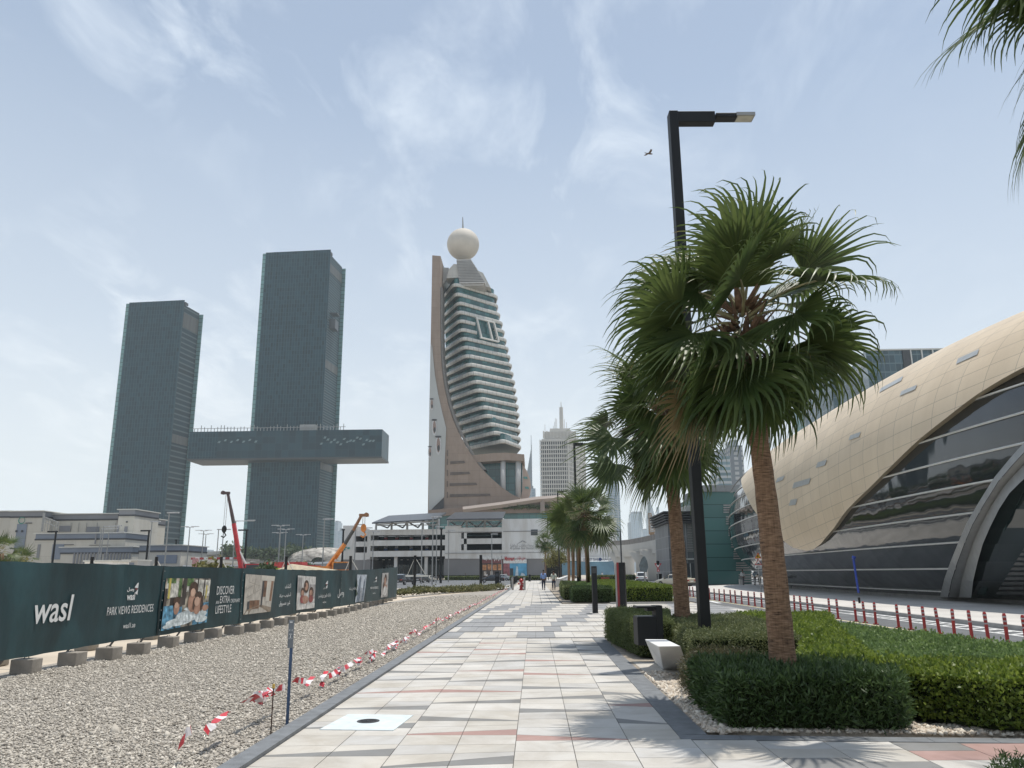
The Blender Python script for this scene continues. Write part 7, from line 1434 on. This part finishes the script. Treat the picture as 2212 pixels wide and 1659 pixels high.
p = at(690, 1232, 70); t = thing("canvas_shelter", "beige canvas shelter roof peeking over the hoarding", "shelter", (p.x, 70, 0)); b = B(); zz = at(672, 1224, 70).z; b.add([(-5, -1.5, zz-.9), (-1, -1.5, zz-.7), (-2.5, 0, zz+.25), (4.5, -1.5, zz-1.0), (3.5, 1.5, zz-.6), (-4, 1.5, zz-.8)], [(0, 1, 2), (1, 3, 2), (3, 4, 2), (4, 5, 2), (5, 0, 2)]); b.ob("canopy", mat("canvas", (.42, .36, .26), .9, var=.08), t, world=False); b = B()
for x, y in ((-4.6, -1.3), (4, -1.3), (3.2, 1.3), (-3.7, 1.3)): b.tube((x, y, 0), (x, y, zz-.85), .05, n=5)
b.ob("frame", M_grey, t, world=False)

# ================================================================ TREES AND SHRUBS
def tree(label, loc, h, cr, m_, seed, n=1400, lf=.35, cat="tree", group=None, name="leafy_tree", squash=.8, ch=.62):
    loc = Vector(loc); t = thing(name, label, cat, loc, 0, group); rg = np.random.default_rng(seed); b = B(); b.path([(0, 0, -.1), (rg.normal(0, .1), 0, h*.35), (rg.normal(0, .2), 0, h*.55)], [h*.035, h*.026, h*.018], 6)
    cl = []
    for k in range(9):
        a = rg.uniform(0, 6.28); e = rg.uniform(-.2, 1.1); r = cr*rg.uniform(.35, .75); c = np.array([math.cos(a)*math.cos(e)*r, math.sin(a)*math.cos(e)*r, h*ch+math.sin(e)*r*squash]); cl.append((c, cr*rg.uniform(.28, .5))); b.path([(0, 0, h*.45), tuple(c*.6+np.array([0, 0, h*.2])), tuple(c)], [h*.014, h*.01, h*.005], 4)
    b.ob("trunk", mat("bark", (.14, .10, .07), .9, var=.2), t, world=False)
    P = np.concatenate([c+rg.normal(0, 1, (n//9, 3))/1.7*r*np.array([1, 1, squash]) for c, r in cl]); m2 = len(P); d = rg.normal(0, 1, (m2, 3)); d /= np.linalg.norm(d, axis=1)[:, None]; s = np.cross(d, rg.normal(0, 1, (m2, 3))); s /= np.linalg.norm(s, axis=1)[:, None]; l_ = lf*rg.uniform(.5, 1.2, (m2, 1))
    V = np.stack([P-d*l_, P+s*l_*.5, P+d*l_, P-s*l_*.5], 1).reshape(-1, 3); u = np.repeat(rg.uniform(0, 1, m2), 4); link("crown", npmesh("crown", V, np.arange(4*m2).reshape(-1, 4), np.stack([u, u], 1)), t, m_); return t
L_far = leafmat("leaf_far_tree", (.035, .06, .025), (.09, .13, .05), .2, .6, .3); L_yel = leafmat("leaf_yellowish", (.12, .12, .04), (.26, .24, .09), .3, .6, .5)
tree("loose yellow-green tree behind the far palm trunks", (at(1208, 1240, 125).x, 125, 0), 5.6, 2.1, L_yel, 1, 3000, .16)
TG = "trees on the terrace round the skyscrapers"
for k, (x, yb, yt, lb) in enumerate(((377, 1188, 1170, "dark bushy tree at the right foot of the shorter skyscraper"), (398, 1188, 1168, "lighter tree beside the viaduct right of the shorter skyscraper"), (352, 1186, 1172, "yellow-green tree top above the small utility block"), (502, 1196, 1166, "big dark tree at the left foot of the taller skyscraper, left of the crane"), (522, 1196, 1168, "dark tree right behind the red crane boom"), (548, 1195, 1172, "dark terrace tree under the left part of the taller skyscraper"), (585, 1195, 1174, "low dark terrace tree under the middle of the taller skyscraper"), (620, 1195, 1170, "broad dark terrace tree right of the middle of the taller skyscraper"), (655, 1195, 1174, "dark terrace tree under the right part of the taller skyscraper"), (690, 1196, 1176, "rightmost dark terrace tree by the domed roof"))):
    Y = 500; p = at(x, yb, Y); h = at(x, yt, Y).z; tree(lb, (p.x, Y, 0), h, 9 if k in (3, 7) else 6.5, L_yel if k == 2 else L_far, 20+k, 900, 1.4, group=TG)
for k, (x, yt, Y, lb, cr) in enumerate(((575, 1206, 90, "small round green tree rising over the hoarding by the red crane", 1.3), (650, 1208, 110, "sparse bush tree before the ramp under the taller skyscraper", 1.6), (672, 1208, 112, "second sparse bush tree before the ramp, beside the first", 1.5), (450, 1216, 70, "low green shrub tree over the hoarding between the skyscrapers", 1.5), (487, 1217, 70, "low green shrub tree beside the red crane foot", 1.1), (298, 1212, 80, "small green shrub tree by the pump cabin", .8), (357, 1217, 80, "tiny yellowish shrub before the small utility block", .6), (94, 1207, 90, "small dark green shrub before the left utility door", 1.0))):
    p = at(x, 1225, Y); tree(lb, (p.x, Y, 0), at(x, yt, Y).z*.92, cr, L_far if k % 2 == 0 else L_yel, 50+k, 700, .28, group="small trees on the building site")
palm("fan palm peeking over the hoarding at the left edge of the photo", (at(3, 1225, 60).x, 60, 0), at(3, 1196, 60), .22, .18, 26, 1.1, .9, 71, (-.2, 0, 0), None, 16, boots=False)
palm("bushy date palm over the hoarding before the utility building", (at(50, 1225, 66).x, 66, 0), at(50, 1216, 66), .2, .16, 24, 1.0, .8, 72, (-.2, 0, 0), None, 14, boots=False)
tree("yellow-green bush over the hoarding beside the left edge palm", (at(22, 1225, 62).x, 62, 0), 3.0, 1.7, L_yel, 81, 1500, .2)
# shrub strip beyond the gravel
rs = random.Random(4)
L_shrub = leafmat("leaf_dry_shrub", (.07, .085, .03), (.20, .19, .08), .3, .6, 1)
for k in range(17):
    f = k/16; x = 868+f*195; yb = 1288-f*14; p = g(x, yb); r = rs.uniform(.7, 1.0)*(.9+.3*f); tree(["straggly", "leafy", "sparse", "tufted"][k % 4]+" dry shrub in the row between the hoarding end and the path", p, rs.uniform(.75, 1.15) if k < 7 else rs.uniform(.5, .62), r*1.25, L_shrub, 100+k, 900, .10, "shrub", "dry shrubs in the strip beyond the gravel", "shrub", .32, .34)
for o_ in COL.objects:
    if o_.name.startswith("shrub") and o_.get("group"): o_["label"] = "dry green-brown shrub in the row between the hoarding end and the path"
struct("strip_kerb", B().prism([(g(868, 1291).x, g(868, 1291).y), (g(1075, 1272).x, g(1075, 1272).y), (g(1075, 1271).x, g(1075, 1271).y), (g(868, 1290).x, g(868, 1290).y)], -.1, .06), M_kerb)
hedge("long low clipped hedge in front of the bus station wall", [(p4(1250, 880, 205).x, 205), (p4(1640, 880, 205).x, 205), (p4(1640, 880, 205).x, 206.5), (p4(1250, 880, 205).x, 206.5)], .0, .9, 60, .3, .15, L_olive2, 31, None)
hedge("low clipped hedge across the far end of the path before the shops", [(p4(1960, 880, 190).x, 190), (p4(2330, 880, 190).x, 190), (p4(2330, 880, 190).x, 191.4), (p4(1960, 880, 190).x, 191.4)], .0, .8, 60, .3, .15, L_olive2, 32, None)
hedge("low clipped hedge below the travel agency front", [(at(1277, 1240, 178).x, 178), (at(1372, 1240, 178).x, 178), (at(1372, 1240, 178).x, 179.4), (at(1277, 1240, 178).x, 179.4)], .0, .9, 60, .3, .15, L_olive2, 33, None)

# ================================================================ PEOPLE
def skin_mesh(name, nodes, edges, sub=2):
    me = bpy.data.meshes.new(name); me.from_pydata([n[0] for n in nodes], edges, []); o = bpy.data.objects.new(name, me); COL.objects.link(o)
    md = o.modifiers.new("s", 'SKIN'); me.skin_vertices.new() if not me.skin_vertices else None
    for i, n in enumerate(nodes): r = n[1]; me.skin_vertices[0].data[i].radius = (r, r) if isinstance(r, (int, float)) else r
    me.skin_vertices[0].data[0].use_root = True; sb = o.modifiers.new("u", 'SUBSURF'); sb.levels = sb.render_levels = sub; md.use_smooth_shade = True
    dg = bpy.context.evaluated_depsgraph_get(); dg.update(); m2 = bpy.data.meshes.new_from_object(o.evaluated_get(dg)); bpy.data.objects.remove(o); m2.name = name; return m2
def person(label, loc, face, stride=.25, shirt=(.3, .4, .6), trs=(.02, .025, .05), skin=(.20, .11, .07), h=1.75, arms=(-.15, .15), pack=None, group=None, robe=False, bend=(.15, .15)):
    t = thing("person", label, "person", loc, face, group); k = h/1.75; S = lambda x, y, z: (x*k, y*k, z*k); s = stride   # faces +Y
    hipz, kz = .93, .50
    foot = [(.10, s*.55, .07), (-.10, -s*.65, .10)]; knee = [(.10, s*.42+.03, kz), (-.10, -s*.10+.04, kz-.01)]
    J = [(S(0, 0, hipz), (.15*k, .105*k)), (S(0, .0, 1.15), (.135*k, .09*k)), (S(0, .0, 1.36), (.155*k, .095*k)), (S(0, .0, 1.47), (.07*k, .06*k)), (S(0, .02, 1.55), .052*k), (S(0, .03, 1.63), (.072*k, .085*k)), (S(0, .03, 1.71), (.066*k, .08*k))]
    E = [(0, 1), (1, 2), (2, 3), (3, 4), (4, 5), (5, 6)]
    for i, sx_ in enumerate((1, -1)):
        n0 = len(J); J += [(S(.09*sx_, 0, hipz-.07), .085*k), (S(*knee[i]), .055*k), (S(*foot[i]), .038*k), (S(foot[i][0], foot[i][1]+.13, .035), (.035*k, .03*k))]; E += [(0, n0), (n0, n0+1), (n0+1, n0+2), (n0+2, n0+3)]
    hands = []
    for i, sx_ in enumerate((1, -1)):
        a = arms[i]; n0 = len(J); e_ = (.235*sx_, math.sin(a)*.28, 1.42-.28*math.cos(a)); w_ = (.245*sx_, e_[1]+math.sin(a+bend[i])*.25, e_[2]-.25*math.cos(a+bend[i])); hd_ = (.24*sx_, w_[1]+math.sin(a+bend[i])*.09, w_[2]-.09*math.cos(a+bend[i]))
        J += [(S(.175*sx_, 0, 1.415), .058*k), (S(*e_), .042*k), (S(*w_), .028*k), (S(*hd_), (.022*k, .035*k))]; E += [(2, n0), (n0, n0+1), (n0+1, n0+2), (n0+2, n0+3)]; b_ = n0+3
        for q in range(5):
            fy = (-.03+.015*q) if q < 4 else .045; ln_ = [.06, .07, .075, .065, .045][q]; n1 = len(J); J.append((S(hd_[0]-.005*sx_, hd_[1]+fy, hd_[2]-.05-ln_*.4 if q < 4 else hd_[2]-.02), .009*k)); J.append((S(hd_[0]-.02*sx_, hd_[1]+fy*1.1+(0 if q < 4 else .01), hd_[2]-.05-ln_ if q < 4 else hd_[2]-.05), .007*k)); E += [(b_, n1), (n1, n1+1)]
    sk = mat("skin_%d" % int(skin[0]*100), skin, .55, var=.03); link("body", skin_mesh("body", J, E, 1), t, sk)
    # clothes
    sm = mat("shirt_%02d%02d%02d" % tuple(int(c*99) for c in shirt), shirt, .85, var=.05, scale=8); tm_ = mat("cloth_%02d%02d%02d" % tuple(int(c*99) for c in trs), trs, .9, var=.08, scale=8)
    JS = [(S(0, .0, 1.16), (.165*k, .118*k)), (S(0, 0, .94), (.175*k, .125*k)), (S(0, 0, 1.36), (.175*k, .115*k)), (S(0, 0, 1.455), (.085*k, .075*k))]; ES = [(0, 1), (0, 2), (2, 3)]
    for i, sx_ in enumerate((1, -1)):
        a = arms[i]; n0 = len(JS); JS += [(S(.18*sx_, 0, 1.41), .075*k), (S(.235*sx_, math.sin(a)*.24, 1.42-.24*math.cos(a)), .062*k), (S(.24*sx_, math.sin(a)*.28+math.sin(a+bend[i])*.14, 1.42-.28*math.cos(a)-.14*math.cos(a+bend[i])), .05*k)]; ES += [(2, n0), (n0, n0+1), (n0+1, n0+2)]
    link("shirt", skin_mesh("shirt", JS, ES, 1), t, sm)
    JT = [(S(0, 0, .95), (.165*k, .115*k))]; ET = []
    for i, sx_ in enumerate((1, -1)):
        n0 = len(JT); fx, fy, fz = foot[i]; JT += [(S(.09*sx_, 0, hipz-.12), .105*k), (S(*knee[i]), .075*k), (S(fx, fy, fz+.04), .058*k)]; ET += [(0, n0), (n0, n0+1), (n0+1, n0+2)]
    if robe: JT = [(S(0, 0, .95), (.17*k, .12*k)), (S(0, 0, .5), (.19*k, .15*k)), (S(0, 0, .1), (.22*k, .18*k))]; ET = [(0, 1), (1, 2)]
    link("trousers" if not robe else "robe", skin_mesh("trousers", JT, ET, 1), t, tm_)
    for i in range(2): b = B(); fx, fy, fz = foot[i]; b.sphere(S(fx, fy+.06, fz-.03), (.05*k, .14*k, .045*k), 8, 6); b.ob("shoe", M_black, t, world=False, smooth=True)
    b = B(); b.sphere(S(0, .012, 1.705), (.083*k, .098*k, .085*k), 10, 8); b.ob("hair", mat("black_hair", (.012, .010, .009), .7), t, world=False, smooth=True)
    b = B(); b.path([S(0, .115, 1.685), S(0, .135, 1.645), S(0, .115, 1.635)], [.008*k, .014*k, .01*k], 5); b.path([S(-.025, .108, 1.605), S(.025, .108, 1.605)], .006*k, 4, 0)
    for sx_ in (-1, 1): b.sphere(S(sx_*.03, .105, 1.675), .009*k, 6, 4); b.sphere(S(sx_*.078, .02, 1.655), (.01*k, .02*k, .03*k), 6, 4)
    b.ob("face_features", mat("skin_dark_feature", tuple(c*.6 for c in skin), .6), t, world=False, smooth=True)
    if pack: b = B(); b.box(S(0, -.17, 1.22), S(.28, .14, .40)); b.ob("backpack", mat("pack_dark", (.03, .03, .035), .8), t, world=False, bevel=.04*k)
    return t
pg_ = g(1174.5, 1274.5); hp = 1.88
person("man in a light blue shirt walking away on the path, left of a pair", pg_, 0.02, .30, (.22, .33, .60), (.022, .028, .055), h=hp, arms=(.25, -.22))
person("man in a pale grey-green shirt walking away with elbows out, right of a pair", g(1196.5, 1274.8), -.05, -.34, (.45, .48, .42), (.03, .035, .06), h=hp*.97, arms=(-.5, -.4), bend=(1.1, 1.3))
person("distant man in a white shirt with a dark shoulder bag coming up the path", g(1063.5+29, 1253), R_(180), .2, (.55, .55, .54), (.03, .03, .035), h=1.8, pack=True)
GG = "people waiting at the station entrance"
person("man in a white shirt and grey trousers beside a pale suitcase at the station", g(1606, 1263.5), .3, .1, (.62, .62, .62), (.16, .16, .17), h=1.8, group=GG)
person("person in a red dress standing in the middle of the group at the station", g(1616, 1260), R_(170), .05, (.32, .03, .03), (.28, .02, .03), h=1.7, group=GG, robe=True)
person("man in a pale blue shirt and light trousers with hands on hips at the station", g(1636-4.5, 1264.5), .2, .1, (.42, .52, .60), (.36, .36, .36), h=1.78, group=GG, arms=(-.5, -.5), bend=(1.2, 1.2))
person("person in black clothes at the right of the group at the station", g(1642, 1263.8), -.2, .08, (.015, .014, .013), (.015, .015, .015), h=1.72, group=GG)
person("person in a dark red top half hidden behind the group at the station", g(1622, 1260.5), .9, .08, (.14, .02, .02), (.10, .05, .04), h=1.68, group=GG)
person("man in a white shirt and black robe standing at the station entrance door", g(1478.5, 1254.5), -.6, .1, (.60, .60, .60), (.02, .02, .02), h=1.8, robe=True)
person("distant person in a white top before the blue shop front left of the totem", g(1309*0+1263+38, 1249.5)*1.0, R_(170), .1, (.5, .5, .5), (.04, .04, .04), h=1.8)
person("distant person in white standing before the red shop", p4(1702, 870, 210).xy.to_3d(), .3, .1, (.55, .56, .58), (.05, .05, .06), h=1.75)
person("distant dark-clothed person with a white bag before the grey wall", p4(1475, 868, 212).xy.to_3d(), R_(90), .3, (.03, .03, .035), (.02, .02, .025), h=1.75)
p = g(1600.5, 1263.8); t = thing("suitcase", "pale upright suitcase beside the man in white at the station", "suitcase", p, .2); b = B(); b.bb(-.2, .2, -.12, .12, .05, .68); b.ob("case", M_steel, t, world=False, bevel=.03); b = B(); b.path([(-.12, 0, .68), (-.12, 0, 1.0), (.12, 0, 1.0), (.12, 0, .68)], .012, 5); b.ob("handle", M_dgrey, t, world=False)
# bird
p = at(1402, 332, 30); t = thing("bird", "small dark bird gliding in the sky left of the tall lamp", "bird", p, .4)
nd = [((0, 0, 0), .035), ((.11, 0, .01), .03), ((.17, 0, .025), .022), ((-.12, 0, 0), .018), ((-.22, 0, .0), (.03, .008))]; link("body", skin_mesh("body", nd, [(0, 1), (1, 2), (0, 3), (3, 4)], 1), t, mat("bird_brown", (.12, .09, .07), .8))
for sx_ in (-1, 1): b = B(); b.add([(.06, 0, .01), (-.05, 0, .01), (-.03, sx_*.13, .07), (-.09, sx_*.27, .05), (.0, sx_*.26, .055), (.07, sx_*.12, .075)], [(0, 1, 2, 5), (5, 2, 3, 4)]); b.add([(.06, 0, .004), (-.05, 0, .004), (-.03, sx_*.13, .064), (-.09, sx_*.27, .044), (.0, sx_*.26, .049), (.07, sx_*.12, .069)], [(5, 2, 1, 0), (4, 3, 2, 5)]); b.ob("wing", MATS["bird_brown"], t, world=False)

# ================================================================ HAZE
hz_m = bpy.data.materials.new("haze_air"); hz_m.use_nodes = True; ht_ = hz_m.node_tree; ht_.nodes.clear(); ho = ht_.nodes.new("ShaderNodeOutputMaterial"); hv = ht_.nodes.new("ShaderNodeVolumePrincipled")
hv.inputs["Color"].default_value = (.80, .92, 1.0, 1); hv.inputs["Density"].default_value = .00013; hv.inputs["Anisotropy"].default_value = .0; ht_.links.new(hv.outputs[0], ho.inputs["Volume"])
hb = B(); hb.bb(-3550, 3550, -60, 4350, -1.2, 340); ho_ = hb.ob("haze", hz_m); tag(ho_, "thin pale haze lying over the whole city", "haze", None, "stuff")
